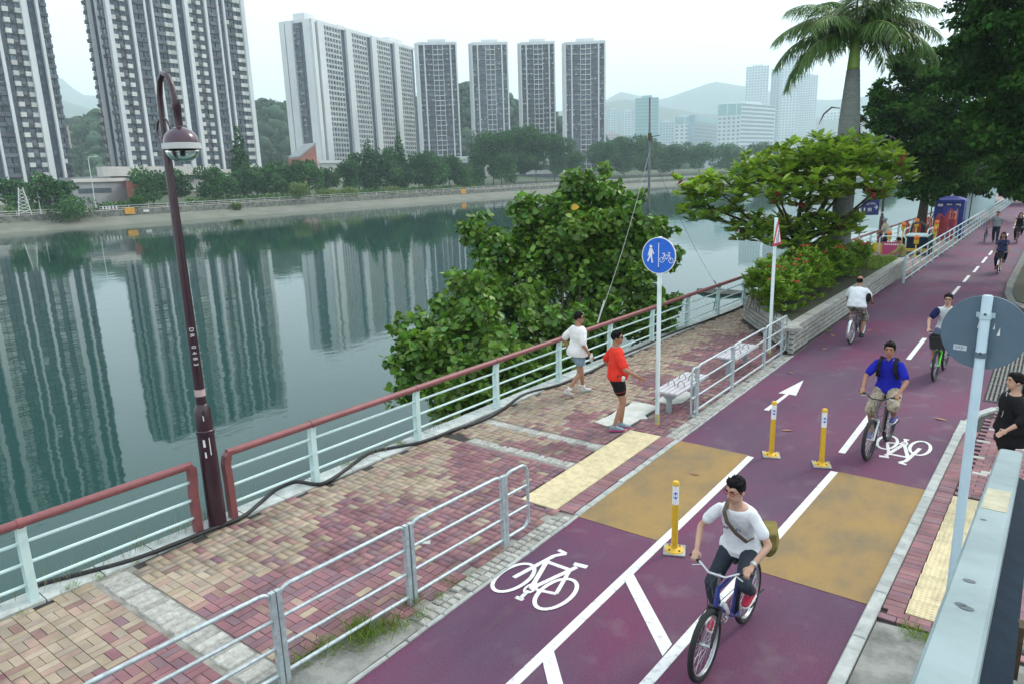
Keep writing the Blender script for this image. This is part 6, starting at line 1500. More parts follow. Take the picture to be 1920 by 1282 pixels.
    if 'guards' in opts:
        mg = M('chrome_mudguard', (0.62, 0.66, 0.68), .25, metal=.6)
        for ay, a0, a1 in ((RA.y, 30, 200), (FA.y, 20, 150)):
            b = MB(); rr = R + .025; P_ = [radians(a0 + (a1 - a0) * k / 14) for k in range(15)]
            for k in range(14):
                A, B = P_[k], P_[k + 1]; f = lambda w, an, d: (w, ay + (rr + d) * cos(an), R + (rr + d) * sin(an)); b.quad(f(-.035, A, -.01), f(0, A, .008), f(0, B, .008), f(-.035, B, -.01)); b.quad(f(0, A, .008), f(.035, A, -.01), f(.035, B, -.01), f(0, B, .008))
            b.build('mudguard', mg, t, True)
        b = MB(); b.box((0, -.62, .55), (.05, .02, .05)); b.build('tail_reflector', M('red_reflector', (0.5, 0.02, 0.02), .3), t)
        b = MB(); b.box((0, -.47, .76), (.13, .30, .015)); b.tube([(.06, -.5, .33), (.06, -.5, .76)], .006, 5); b.tube([(-.06, -.5, .33), (-.06, -.5, .76)], .006, 5); b.build('rear_rack', m_alu, t)
    if 'basket' in opts:
        b = MB(); x0, x1, y0, y1 = .17, .13, .36, .60; z0, z1 = .70, .95
        top = [(-x0, y0, z1), (x0, y0, z1), (x0, y1 + .03, z1), (-x0, y1 + .03, z1)]; bot = [(-x1, y0, z0), (x1, y0, z0), (x1, y1, z0), (-x1, y1, z0)]
        b.add(bot + top, [(3, 2, 1, 0), (0, 1, 5, 4), (1, 2, 6, 5), (2, 3, 7, 6), (3, 0, 4, 7)]); b.tube(top, .008, 5, closed=True); b.build('basket', M('basket_black', (0.018, 0.018, 0.02), .7, var=.4, scale=60, bump=.6, bscale=150), t)
    if 'stand' in opts: b = MB(); b.tube([(-.05, -.4, .28), (-.12, -.62, .34)], .008, 5); b.build('kickstand', m_bkblk, t)
    if 'bottle' in opts: b = MB(); b.lathe([(.034, 0), (.034, .15), (.015, .17), (.015, .19)], 10, (0, .06, .40), Matrix.Rotation(-.6, 3, 'X')); b.build('bottle', m_signwhite, t, True)
    if 'fluo' in opts: pass
    return t, ped

# ---- people
def ik(a, b, l1, l2, pole):
    a = Vector(a); b = Vector(b); d = b - a; L = min(d.length, (l1 + l2) * .999); d.normalize(); x = (l1 * l1 - l2 * l2 + L * L) / (2 * L); h = sqrt(max(0, l1 * l1 - x * x)); p = Vector(pole); p = (p - d * p.dot(d))
    p = p.normalized() if p.length > 1e-5 else Vector((0, 0, 1)); return a + d * x + p * h
def skin(name, col): return M(name, col, .55, var=.10, scale=14, spec=.35)
SK1 = skin('skin_light', (0.50, 0.30, 0.215)); SK2 = skin('skin_tan', (0.36, 0.185, 0.115)); SK3 = skin('skin_pale', (0.55, 0.36, 0.28))
m_hair = M('black_hair', (0.008, 0.007, 0.008), .75, var=.4, scale=40, spec=.12, bump=.7, bscale=160)
def cloth(name, col, var=.12, **k): return M('cloth_' + name, col, .9, var=var, scale=9, spec=.15, bump=.35, bscale=28, **k)
TEX = bpy.data.textures.new('cloth_folds', 'CLOUDS'); TEX.noise_scale = .13; TEX.noise_depth = 2
def remesh(o, vox, sm=4, disp=0.0):
    r = o.modifiers.new('remesh', 'REMESH'); r.mode = 'VOXEL'; r.voxel_size = vox; r.use_smooth_shade = True
    if disp:
        d = o.modifiers.new('folds', 'DISPLACE'); d.texture = TEX; d.strength = disp; d.mid_level = .5; d.texture_coords = 'LOCAL'
    s = o.modifiers.new('smooth', 'SMOOTH'); s.iterations = sm; s.factor = .5
    return o
def ring(c, x, y, rx, ry, n=14, sq=1.0): return [c + x * (cos(a) * rx) + y * (sin(a) * ry) for a in [2 * pi * k / n for k in range(n)]]
TORSO = [(-.10, .150, .105), (0.0, .168, .118), (.20, .155, .112), (.40, .150, .108), (.62, .165, .118), (.80, .170, .108), (.90, .150, .092), (.96, .105, .078), (1.0, .066, .064), (1.06, .055, .056)]
def torso(b, J, infl=0.0, t0=-.1, t1=1.06, flare=0.0, belly=0.0, k=1.0):
    P, Nk = J['pelvis'], J['neck']; ax = (Nk - P); bend = J.get('bend', Vector((0, 0, 0))); rings = []
    for t, w, d in TORSO:
        if t < t0 - 1e-6 or t > t1 + 1e-6: continue
        c = P + ax * t + bend * (4 * t * (1 - t) if 0 < t < 1 else 0); r = (J['hipR'] - J['hipL']).normalized().lerp((J['shR'] - J['shL']).normalized(), min(1, max(0, t))).normalized(); up = ax.normalized(); f = up.cross(r).normalized()
        ff = flare * max(0, (.3 - t) / .4); bl = belly * max(0, 1 - abs(t - .25) / .4)
        rings.append(ring(c + f * bl * .5, r, f, (w * k + infl + ff + bl * .5), (d * k + infl + ff + bl)))
    b.loft(rings)
def limb(b, pts, rs, n=10):
    b.tube(pts, rs, n)
    for p, r in zip(pts, rs): b.ball(p, r * .98, 8, 6)
def hand(b, wr, fdir, ax, u, grip, q):
    f = Vector(fdir).normalized(); ax = Vector(ax); ax = (ax - f * ax.dot(f)).normalized(); u = ax.cross(f) * q
    if u.dot(Vector((0, 0, 1))) < -.2 and grip: u = -u
    pc = wr + f * .045; Rm = Matrix((ax, f, ax.cross(f))).transposed(); b.ball(pc, (.040, .048, .017), 10, 6, Rm)
    for i, (o, L) in enumerate(((-.030, .062), (-.010, .072), (.010, .070), (.029, .056))):
        base = pc + f * .038 + ax * o
        if grip: pts = [base, base + f * L * .42 - u * .004, base + f * L * .50 - u * .030, base + f * L * .15 - u * .045]
        else: pts = [base, base + f * L * .45 - u * .006, base + f * L * .85 - u * .022, base + f * L * 1.05 - u * .042]
        b.tube(pts, [.0095, .0092, .0085, .0072], 6); b.ball(pts[-1], .0072, 6, 4)
    th = pc - ax * q * .034 - f * .012; pts = [th, th - ax * q * .020 + f * .022 - u * .012, th - ax * q * .010 + f * .048 - u * (.028 if grip else .016)]; b.tube(pts, [.012, .011, .008], 6); b.ball(pts[-1], .008, 6, 4)
def shoe(t, ankle, toe, mat, sole, k=1.0, parent=None):
    d = Vector(toe).normalized(); side = d.cross(Vector((0, 0, 1))).normalized(); up = side.cross(d); a = Vector(ankle)
    def rg(y, w, z0, z1): 
        c = a + d * (y * k); return [c + side * (w * cos(th)) * k + up * ((z0 + (z1 - z0) * (.5 + .5 * sin(th))) * k) for th in [2 * pi * q / 10 for q in range(10)]]
    b = MB(); b.loft([rg(-.075, .020, -.075, -.01), rg(-.06, .036, -.085, .02), rg(-.02, .040, -.085, .035), (rg(.04, .042, -.085, .012)), rg(.10, .045, -.085, -.020), rg(.155, .040, -.085, -.035), rg(.185, .018, -.082, -.055)]); s = b.build('shoe', mat, t, True)
    b = MB(); b.loft([rg(-.082, .022, -.095, -.070), rg(-.06, .040, -.095, -.068), rg(.04, .045, -.095, -.070), rg(.11, .048, -.095, -.070), rg(.165, .042, -.095, -.068), rg(.195, .018, -.092, -.070)]); b.build('sole', sole, s, True)
def head(t, b, J, hair='short', glasses=None, facing=(0, 0), sk=SK1, k=1.0, cap=None, phones=False, detail=True):
    """adds head shape to body bmesh b and builds hair / face parts"""
    c = J['head']; Rm = (Matrix.Rotation(facing[0], 3, 'Z') @ Matrix.Rotation(facing[1], 3, 'X')); W = lambda x, y, z: c + Rm @ (Vector((x, y, z)) * k)
    b.ball(W(0, -.005, .015), tuple(v * k for v in (.074, .094, .098)), 14, 10, Rm); b.ball(W(0, .025, -.045), tuple(v * k for v in (.058, .066, .068)), 12, 8, Rm); b.ball(W(0, .066, -.092), tuple(v * k for v in (.026, .020, .018)), 8, 6, Rm)
    b.tube([W(0, .085, .012), W(0, .104, -.022), W(0, .092, -.034)], [.009 * k, .016 * k, .010 * k], 6); b.ball(W(0, .075, -.065), (.026 * k, .016 * k, .012 * k), 8, 6, Rm); b.ball(W(0, .078, .032), (.05 * k, .014 * k, .012 * k), 8, 6, Rm)
    for s in (-1, 1): b.ball(W(s * .077, -.008, -.012), (.012 * k, .022 * k, .032 * k), 8, 6, Rm)
    b.tube([J['neck'] - Vector((0, 0, .03)), c + Rm @ Vector((0, -.018, -.06)) * k], [.058 * k, .052 * k], 10)
    if detail:
        for s in (-1, 1):
            e = MB(); e.ball(W(s * .031, .0815, .012), (.0125 * k, .007 * k, .0062 * k), 8, 6, Rm); e.build('eye', M('eye_dark', (0.02, 0.014, 0.012), .2), t, True)
            e = MB(); e.tube([W(s * .014, .093, .030), W(s * .034, .089, .036), W(s * .052, .076, .031)], [.0045 * k, .005 * k, .003 * k], 5); e.build('eyebrow', m_hair, t)
        e = MB(); e.tube([W(-.024, .086, -.064), W(0, .094, -.062), W(.024, .086, -.064)], [.004 * k, .0075 * k, .004 * k], 6); e.build('mouth', M('lips', (0.30, 0.10, 0.085), .5), t, True)
    if glasses:
        gm = M('glasses_' + glasses, {'red': (0.30, 0.01, 0.02), 'dark': (0.015, 0.015, 0.018), 'sun': (0.012, 0.012, 0.014)}[glasses], .25); e = MB()
        for s in (-1, 1):
            if glasses == 'sun': e.ball(W(s * .034, .094, .010), (.032 * k, .010 * k, .020 * k), 8, 6, Rm)
            else: e.tube([W(s * .034 + .027 * cos(a), .100 - .010 * abs(cos(a)), .010 + .019 * sin(a)) for a in [2 * pi * q / 14 for q in range(14)]], .0032 * k, 5, closed=True)
            e.tube([W(s * .062, .088, .014), W(s * .079, .03, .012), W(s * .08, -.015, .004)], .003 * k, 4)
        e.tube([W(-.008, .104, .014), W(.008, .104, .014)], .003 * k, 4); e.build('glasses', gm, t)
    if cap:
        e = MB(); e.lathe([(.10 * k, .03 * k), (.098 * k, .07 * k), (.075 * k, .115 * k), (.03 * k, .13 * k), (0, .132 * k)], 16, c, Rm); e.lathe([(.10 * k, .03 * k), (.16 * k, .015 * k), (.158 * k, .02 * k), (.1 * k, .04 * k)], 18, c, Rm); e.build('hat', cap, t, True)
    h = MB(); g_ = random.Random(int(c.x * 1000) + len(t.name))
    if hair in ('short', 'spiky', 'long', 'tail', 'bald'):
        if hair == 'bald':
            h.ball(W(0, -.038, .005), tuple(v * k for v in (.0805, .072, .075)), 14, 10, Rm)
        else:
            h.ball(W(0, -.020, .034), tuple(v * k for v in (.084, .094, .094)), 16, 12, Rm); h.ball(W(0, .030, .085), tuple(v * k for v in (.066, .052, .040)), 12, 8, Rm)
            for s in (-1, 1): h.ball(W(s * .070, -.0, .02), tuple(v * k for v in (.016, .030, .045)), 8, 6, Rm)
        if hair in ('spiky', 'short'):
            for q in range(46 if hair == 'spiky' else 26):
                a = g_.uniform(0, 6.28); e_ = g_.uniform(.25, 1.5); p = W(.078 * cos(a) * cos(e_), -.012 + .088 * sin(a) * cos(e_), .036 + .088 * sin(e_)); d = (p - W(0, -.02, .0)).normalized(); tip = p + d * g_.uniform(.012, .03) * k + Vector((0, 0, .006)); h.tube([p - d * .015, tip], [.016 * k, .005 * k], 5)
        if hair == 'long':
            for q in range(26):
                a = g_.uniform(-2.9, -.25); x, y = .080 * cos(a), -.02 + .085 * sin(a); h.tube([W(x * .8, y * .9, .06), W(x * 1.08, y * 1.08, -.03), W(x * 1.25, y * 1.1 - .01, -.13), W(x * 1.3, y * 1.05, -.24)], [.028 * k, .026 * k, .024 * k, .008 * k], 6)
        if hair == 'tail':
            h.ball(W(0, -.10, .02), (.04 * k, .045 * k, .045 * k), 8, 6); h.tube([W(0, -.12, .02), W(0, -.15, -.05), W(0.01, -.14, -.15), W(.01, -.12, -.25)], [.035 * k, .036 * k, .030 * k, .010 * k], 8)
            for s in (-1, 1): h.tube([W(s * .05, .055, .07), W(s * .078, .01, .03), W(s * .06, -.07, .0)], [.02 * k, .022 * k, .02 * k], 6)
        o = h.build('hair', m_hair, t); remesh(o, .009 * k, 2)
    if phones:
        e = MB(); e.tube([W(-.082, -.01, -.01), W(-.06, -.02, .09), W(0, -.02, .125), W(.06, -.02, .09), W(.082, -.01, -.01)], .006, 5); e.build('headphones', m_bkblk, t)

def person(label, loc, rz, J, sk=SK1, top=None, bottom=None, shoes=None, hair='short', glasses=None, look=(0, 0), sleeve=.75, legcov=.55, vox=.012, grip=(True, True), extra=None, cap=None, belly=0.0, k=1.0, loose=.02, phones=False, detail=True, bar=True, hem=.0, collar=None, neck_t=1.0, topname='shirt', botname='trousers', sleevecol=None, group=None, toe=None, sock=None):
    t = thing('person', label, 'person', loc, rz, group); b = MB(); torso(b, J, 0, belly=belly * .8, k=.97); head(t, b, J, hair, glasses, look, sk, 1.0, cap, phones, detail)
    for s in 'RL':
        q = 1 if s == 'R' else -1
        limb(b, [J['sh' + s], J['sh' + s].lerp(J['el' + s], .35), J['el' + s]], [.050 * k, .045 * k, .037 * k]); limb(b, [J['el' + s], J['el' + s].lerp(J['wr' + s], .3), J['wr' + s]], [.037 * k, .038 * k, .025])
        f = (J['wr' + s] - J['el' + s]); ax = Vector((1, 0, 0)) if grip[0 if s == 'R' else 1] else Vector((0.15, 1, .1)); hand(b, J['wr' + s], f if not grip[0 if s == 'R' else 1] else (f.normalized() + Vector((0, .5, -.1))), ax, Vector((0, 0, 1)), grip[0 if s == 'R' else 1], q)
        limb(b, [J['hip' + s], J['hip' + s].lerp(J['kn' + s], .4), J['kn' + s]], [.088 * k, .075 * k, .054 * k]); limb(b, [J['kn' + s], J['kn' + s].lerp(J['an' + s], .3) - Vector((0, .008, 0)), J['an' + s]], [.053 * k, .054 * k, .034])
        b.ball(J['an' + s] + Vector((0, .03, -.03)), (.03, .07, .03), 8, 6)
    o = b.build('body', sk, t); remesh(o, vox, 3)
    if top:
        b = MB(); torso(b, J, loose, -.1 if hem >= 0 else 0, neck_t, .012 + loose, belly, 1.0)
        if hem > 0:
            P = J['pelvis']; ax = (J['neck'] - P).normalized(); r = (J['hipR'] - J['hipL']).normalized(); f = ax.cross(r); b.loft([ring(P + ax * .02, r, f, .19 + loose, .14 + loose), ring(P - ax * hem, r, f, .20 + loose * 1.3, .15 + loose * 1.2)])
        for s in 'RL':
            S, E, Wr = J['sh' + s], J['el' + s], J['wr' + s]
            lim = lambda u: S.lerp(E, u) if u <= 1 else E.lerp(Wr, u - 1); n_ = 4; us = [sleeve * i / n_ for i in range(n_ + 1)]; limb(b, [lim(u) for u in us][:], [float(np.interp(u, [0, .35, 1, 2], [.052, .060, .054, .046])) * k + loose * .5 for u in us])
        o = b.build(topname, top, t); remesh(o, vox * 1.1, 9, .026)
        if sleevecol:
            for s in 'RL':
                S, E = J['sh' + s], J['el' + s]; b = MB(); limb(b, [S.lerp(E, .12), S.lerp(E, sleeve * .6), S.lerp(E, sleeve)], [.072 * k + loose * .4, .068 * k + loose * .4, .066 * k + loose * .4]); remesh(b.build('sleeve', sleevecol, t), vox * 1.1, 3, .01)
    if bottom:
        b = MB(); P = J['pelvis']; ax = (J['neck'] - P).normalized(); r = (J['hipR'] - J['hipL']).normalized(); f = ax.cross(r); b.loft([ring(P + ax * .05, r, f, .160, .117), ring(P, r, f, .172, .124), ring(P - ax * .08, r, f, .165, .12)])
        for s in 'RL':
            H, K_, A = J['hip' + s], J['kn' + s], J['an' + s]; us = [legcov * 2 * i / 6 for i in range(7)]; lim = lambda u: H.lerp(K_, u) if u <= 1 else K_.lerp(A, u - 1); limb(b, [lim(u) for u in us], [float(np.interp(u, [0, .5, 1, 1.5, 2], [.102, .092, .076, .066, .056])) * k + (.014 if legcov < .7 else 0) for u in us])
        o = b.build(botname, bottom, t); remesh(o, vox * 1.1, 4, .018)
    if shoes:
        for s in 'RL':
            td = (toe or {}).get(s, Vector((0, 1, -.05))); shoe(t, J['an' + s] + Vector((0, 0, 0.0)), td, shoes[0], shoes[1])
            if sock: b = MB(); b.tube([J['an' + s] - Vector((0, 0, .02)), J['an' + s].lerp(J['kn' + s], .2)], [.042, .047], 10); b.build('sock', sock, t, True)
    if extra: extra(t, J)
    return t
def ride_pose(ped, lean=.30, s=1.0, arms=None, hip_y=-.24, twist=0.0, headf=.06):
    J = {}; J['pelvis'] = Vector((0, hip_y, .985 * s)); L = .50 * s; J['neck'] = J['pelvis'] + Vector((0, sin(lean) * L, cos(lean) * L)); J['bend'] = Vector((0, -.035, .0))
    J['head'] = J['neck'] + Vector((0, headf, .165)); 
    for n, q, p in (('R', 1, ped[0]), ('L', -1, ped[1])):
        J['hip' + n] = J['pelvis'] + Vector((q * .092, .01, -.035)); J['sh' + n] = J['neck'] + Vector((q * .162, .0, -.072)); J['an' + n] = Vector(p) * s + Vector((0, -.05, .10)); J['kn' + n] = ik(J['hip' + n], J['an' + n], .43 * s, .43 * s, (q * .18, 1, .3)); J['wr' + n] = Vector((q * .262 * s, .185, 1.035 * s)); J['el' + n] = ik(J['sh' + n], J['wr' + n], .285 * s, .265 * s, (q * .8, -.5, -.5))
    return J
m_white_sh = M('shoe_white', (0.6, 0.6, 0.6), .6); m_blk_sh = M('shoe_black', (0.02, 0.02, 0.022), .6)

# 1. cyclist in the foreground
bk, ped = bicycle('dark blue mountain bike ridden by the man in the foreground', -2.055, 6.0, pi - .03, bike_paint('blue', (0.012, 0.03, 0.24)), m_bkblk, fat=.027, opts=('stand', 'bottle'), crank=-1.25)
J = ride_pose(ped, .33, 1.0, headf=.05)
olive = cloth('olive_canvas', (0.20, 0.165, 0.055), .25)
def bag1(t, J):
    b = MB(); c = J['pelvis'] + Vector((-.205, -.17, .05)); Rm = Matrix.Rotation(.35, 3, 'Z')
    b.ball(c - Vector((0, 0, .03)), (.10, .18, .145), 12, 8, Rm); b.box(c + Vector((-.01, 0, .03)), (.13, .30, .17), mat=Rm.to_4x4()); o = b.build('shoulder_bag', olive, t); remesh(o, .014, 8, .03)
    b = MB(); b.tube([J['shR'] + Vector((-.07, -.03, .085)), J['neck'].lerp(J['pelvis'], .12) + Vector((.075, .125, .01)), J['neck'].lerp(J['pelvis'], .28) + Vector((.04, .168, 0)), J['neck'].lerp(J['pelvis'], .5) + Vector((-.04, .178, 0)), J['neck'].lerp(J['pelvis'], .68) + Vector((-.13, .160, 0)), c + Vector((.06, .13, .06))], [(.020, .007)] * 6, 6); b.tube([J['shR'] + Vector((-.07, -.03, .075)), J['neck'].lerp(J['pelvis'], .3) + Vector((.0, -.165, 0)), J['neck'].lerp(J['pelvis'], .7) + Vector((-.12, -.165, 0)), c + Vector((.06, -.08, .1))], [(.020, .005)] * 4, 6); b.build('bag_strap', M('strap_brown', (0.09, 0.065, 0.045), .8), t)
    b = MB(); b.tube([J['wrL'].lerp(J['elL'], .06), J['wrL'].lerp(J['elL'], .16)], .032, 10); b.build('wrist_watch', m_alu, t)
    b = MB()
    for i in range(7): p = J['neck'].lerp(J['pelvis'], .44) + Vector((-.07 + i * .024, .158, .006 * sin(i * 2))); b.box(p, (.018, .006, .022))
    b.build('shirt_print', M('print_ink', (0.16, 0.16, 0.24), .9), t)
person('man in a white tee and dark trousers with an olive bag riding in the foreground', (-2.055, 6.0, -.018), pi - .03, J, SK1, cloth('white_tee', (0.74, 0.77, 0.80)), cloth('dark_trousers', (0.035, 0.045, 0.06)), (M('shoe_red', (0.42, 0.01, 0.05), .6), m_white_sh), 'spiky', 'red', (-.28, -.12), .62, .98, .0095, extra=bag1, loose=.012, neck_t=.97, k=.90, hem=.04)

# 2. cyclist in the blue polo
bk, ped = bicycle('grey mountain bike ridden by the man in the royal blue polo', -1.83, 12.13, pi - .10, bike_paint('grey', (0.10, 0.09, 0.09)), M('fork_silver', (0.6, 0.6, 0.62), .35, metal=.5), fat=.028, opts=('dark', 'stand'), crank=-1.2, rimmat=m_bkblk)
J = ride_pose(ped, .20, 1.0, headf=.03)
def pack2(t, J):
    m = cloth('black_webbing', (0.015, 0.016, 0.018))
    b = MB(); c = J['neck'].lerp(J['pelvis'], .45) + Vector((0, -.20, .02)); b.ball(c, (.13, .08, .19), 12, 8); remesh(b.build('backpack', m, t), .014, 3)
    for s in (-1, 1):
        b = MB(); b.tube([J['neck'] + Vector((s * .10, -.10, -.02)), J['neck'] + Vector((s * .11, .0, .035)), J['neck'] + Vector((s * .115, .10, -.04)), J['neck'].lerp(J['pelvis'], .35) + Vector((s * .125, .145, 0)), J['neck'].lerp(J['pelvis'], .6) + Vector((s * .15, .09, 0)), c + Vector((s * .12, .05, -.1))], [(.026, .007)] * 6, 6); b.build('backpack_strap', m, t)
    b = MB()
    for s in (-1, 1): b.beam(J['neck'] + Vector((s * .055, .02, .03)), J['neck'] + Vector((s * .02, .095, -.035)), .012, .04)
    b.build('collar', MATS['cloth_royal_blue'], t)
person('man in a royal blue polo and khaki shorts with a backpack riding toward the camera', (-1.83, 12.13, -.018), pi - .10, J, SK2, cloth('royal_blue', (0.015, 0.02, 0.36)), M('cloth_khaki', (0.40, 0.34, 0.25), .9, col2=(0.20, 0.18, 0.14), scale=18, fac=(.4, .5)), (M('shoe_blue', (0.06, 0.07, 0.25), .6), m_white_sh), 'short', None, (.12, -.05), .72, .50, .012, extra=pack2, botname='shorts')

# 3. cyclist on the green bike
bk, ped = bicycle('bicycle with fluorescent green forks and a front basket ridden behind the grey sign', -1.58, 17.35, pi - .06, m_bkblk, M('fork_fluo_green', (0.10, 0.80, 0.03), .4), fat=.026, opts=('basket', 'dark'), crank=-1.35, rimmat=m_bkblk)
J = ride_pose(ped, .24, 1.0, headf=.03)
person('man in a pale vest with navy sleeves riding the green forked bicycle', (-1.58, 17.35, -.018), pi - .06, J, SK1, cloth('pale_grey_tee', (0.55, 0.60, 0.60)), cloth('denim_shorts', (0.10, 0.135, 0.19), .25), (M('shoe_grey', (0.22, 0.26, 0.32), .6, col2=(0.5, 0.55, 0.58), scale=30), m_blk_sh), 'short', 'dark', (.08, -.03), .62, .52, .013, sleevecol=cloth('navy', (0.015, 0.02, 0.08)), botname='shorts', sock=M('dark_sock', (0.03, 0.03, 0.03), .9))

# 4. older man riding away
bk, ped = bicycle('old bicycle with shiny mudguards ridden away from the camera', -3.76, 19.85, -.06, m_bkblk, None, .98, .024, ('guards', 'dark'), crank=-1.4)
J = ride_pose(ped, .22, .97, headf=.05)
def sling4(t, J): b = MB(); b.ball(J['pelvis'] + Vector((.24, .12, .22)), (.07, .10, .13), 10, 8); remesh(b.build('hip_bag', cloth('black_bag', (0.015, 0.015, 0.015)), t), .016, 2)
def print4(t, J):
    sling4(t, J); b = MB()
    for i in range(9): b.box(J['neck'].lerp(J['pelvis'], .16) + Vector((-.07 + i * .017, -.128, 0)), (.012, .004, .014))
    for i in range(12): b.box(J['neck'].lerp(J['pelvis'], .25) + Vector((-.10 + i * .018, -.150, -.012 * abs(i - 6) * .5)), (.012, .004, .014))
    b.build('shirt_print', M('print_grey', (0.25, 0.3, 0.4), .9), t)
camo = M('cloth_camouflage', (0.36, 0.35, 0.28), .9, col2=(0.045, 0.055, 0.035), scale=16, fac=(.46, .54))
person('balding man in a white tee and camouflage shorts riding away beside the planter', (-3.76, 19.85, -.018), -.06, J, SK2, cloth('white_tee_bright', (0.72, 0.77, 0.80)), camo, (m_blk_sh, m_blk_sh), 'bald', None, (0, .02), .70, .58, .013, extra=print4, belly=.05, loose=.035, botname='shorts')

# 5, 6. far cyclists
bk, ped = bicycle('far bicycle with an orange frame ridden by the woman in the dark print top', -1.505, 34.9, pi - .03, bike_paint('orange', (0.50, 0.10, 0.02)), None, .90, .024, ('basket', 'guards'), crank=-1.3)
J = ride_pose(ped, .12, .90, headf=.02)
person('woman with dark hair in a navy print top cycling alone in the distance', (-1.505, 34.9, -.018), pi - .03, J, SK2, M('cloth_navy_print', (0.025, 0.03, 0.10), .9, col2=(0.12, 0.13, 0.22), scale=14, fac=(.35, .42)), cloth('navy_trousers', (0.012, 0.012, 0.04)), (M('sandal', (0.12, 0.06, 0.05), .7), m_blk_sh), 'long', None, (0, 0), .7, .95, .016)
bk, ped = bicycle('farthest bicycle ridden by the woman in black at the right edge', -1.40, 47.9, pi, bike_paint('maroon', (0.15, 0.02, 0.02)), None, .90, .024, ('basket',), crank=-1.2)
J = ride_pose(ped, .10, .90, headf=.02)
person('farthest cycling woman with long hair and a black sleeveless top', (-1.40, 47.9, -.018), pi, J, SK1, cloth('black_top', (0.012, 0.012, 0.014)), cloth('black_trousers', (0.012, 0.012, 0.015)), (m_blk_sh, m_blk_sh), 'long', None, (0, 0), .12, .95, .018)

def stand(h=1.72, stepL=0.0, stepR=0.0, lean=0.0, arms=None, hipw=.09, shw=.163):
    s = h / 1.72; J = {}; J['pelvis'] = Vector((0, 0, .955 * s)); J['neck'] = Vector((0, lean, 1.455 * s)); J['head'] = J['neck'] + Vector((0, .025, .165)); J['bend'] = Vector((0, .012, 0))
    for n, q, st in (('R', 1, stepR), ('L', -1, stepL)):
        J['hip' + n] = J['pelvis'] + Vector((q * hipw, 0, -.04)); J['an' + n] = Vector((q * .085, st, .095 + (max(0, -st) * .25))); J['kn' + n] = ik(J['hip' + n], J['an' + n], .43 * s, .42 * s, (q * .1, 1, 0)); J['sh' + n] = J['neck'] + Vector((q * shw, 0, -.075))
        a = (arms or {}).get(n, Vector((q * .27, .08, .93 * s))); J['wr' + n] = Vector(a); J['el' + n] = ik(J['sh' + n], J['wr' + n], .29 * s, .26 * s, (q * .6, -1, -.1))
    return J
# 7. runner in red, facing along the path
J = stand(1.80, .10, -.06, -.02, {'R': (.30, .30, 1.06), 'L': (-.28, .02, 1.0)})
def pouch(t, J):
    b = MB(); P = J['pelvis']; b.tube([P + Vector((.188 * cos(a), .138 * sin(a), .035)) for a in [2 * pi * k / 20 for k in range(20)]], [(.022, .008)] * 20, 6, closed=True); b.build('waist_belt', m_bkblk, t)
    b = MB(); b.box(P + Vector((.185, .03, .03)), (.05, .13, .09)); b.build('belt_pouch', m_bkblk, t); b = MB(); b.lathe([(.03, 0), (.03, .09), (.014, .11)], 10, P + Vector((.215, .06, -.02)), Matrix.Rotation(.6, 3, 'Y')); b.build('belt_bottle', m_signwhite, t, True)
    for s in 'RL':
        b = MB(); H, K_ = J['hip' + s], J['kn' + s]; c = H.lerp(K_, .46); d = (K_ - H).normalized(); b.tube([c - d * .004, c + d * .006], [.107, .108], 16, False); b.build('shorts_trim', M('trim_red', (0.55, 0.03, 0.03), .8), t)
person('sturdy man in an orange red tee and black shorts with wraparound sunglasses', (-5.80, 10.62, 0.0), -.85, J, SK2, cloth('orange_red', (0.72, 0.045, 0.028)), cloth('black_shorts', (0.012, 0.012, 0.014)), (M('shoe_grey_blue', (0.22, 0.30, 0.36), .6, var=.3, scale=20), M('sole_pink', (0.50, 0.02, 0.16), .6)), 'short', 'sun', (-.2, 0), .80, .22, .0115, (False, False), pouch, belly=.065, k=1.08, loose=.02, phones=True, botname='shorts')
# 8. walker in the white tee
J = stand(1.72, .20, -.30, .02, {'R': (.27, .10, .93), 'L': (-.27, -.05, .93)})
def bottle8(t, J): b = MB(); b.lathe([(.028, 0), (.028, .14), (.012, .16), (.012, .18)], 10, J['wrR'] + Vector((.0, .03, -.16)), Matrix.Rotation(.3, 3, 'Y')); b.build('water_bottle', m_signwhite, t, True)
person('slim man in a loose white tee and pale blue shorts walking by the railing', (-7.46, 12.0, 0.0), -.42, J, SK2, cloth('cream_tee', (0.74, 0.73, 0.72)), cloth('pale_blue_shorts', (0.22, 0.30, 0.37)), (M('shoe_white_red', (0.50, 0.52, 0.50), .6, col2=(0.5, 0.08, 0.09), scale=14, fac=(.38, .46)), M('sole_grey', (0.25, 0.3, 0.28), .6)), 'short', 'sun', (-.55, 0), .85, .22, .012, (False, True), bottle8, loose=.045, hem=.10, botname='shorts', toe={'R': Vector((0, 1, -.45)), 'L': Vector((0, 1, .08))}, sock=M('white_sock', (0.65, 0.65, 0.65), .9))
# 9. woman in black
J = stand(1.66, .08, -.10, .03, {'R': (.24, .0, .95), 'L': (-.40, .20, 1.0)}, shw=.165)
def cable9(t, J):
    b = MB(); N = J['neck']; b.tube([N + Vector((-.03, .11, .02)), N + Vector((-.09, .14, -.12)), N + Vector((-.10, .15, -.28)), N + Vector((-.02, .155, -.42)), N + Vector((.14, .12, -.46))], .004, 5); b.build('earphone_cable', M('cable_white', (0.6, 0.68, 0.7), .6), t)
    b = MB(); b.beam(N + Vector((-.10, .132, -.09)), N + Vector((-.03, .147, -.13)), .02, .004); b.build('badge', m_signwhite, t)
person('woman with tied black hair in a loose black top at the right edge', (-.10, 11.4, 0.01), 1.9, J, SK1, cloth('black_loose', (0.010, 0.010, 0.012)), cloth('black_skirt', (0.010, 0.010, 0.012)), (m_blk_sh, m_blk_sh), 'tail', None, (.15, 0), 1.25, .30, .012, (False, False), cable9, loose=.06, hem=.22, botname='shorts', neck_t=.96)
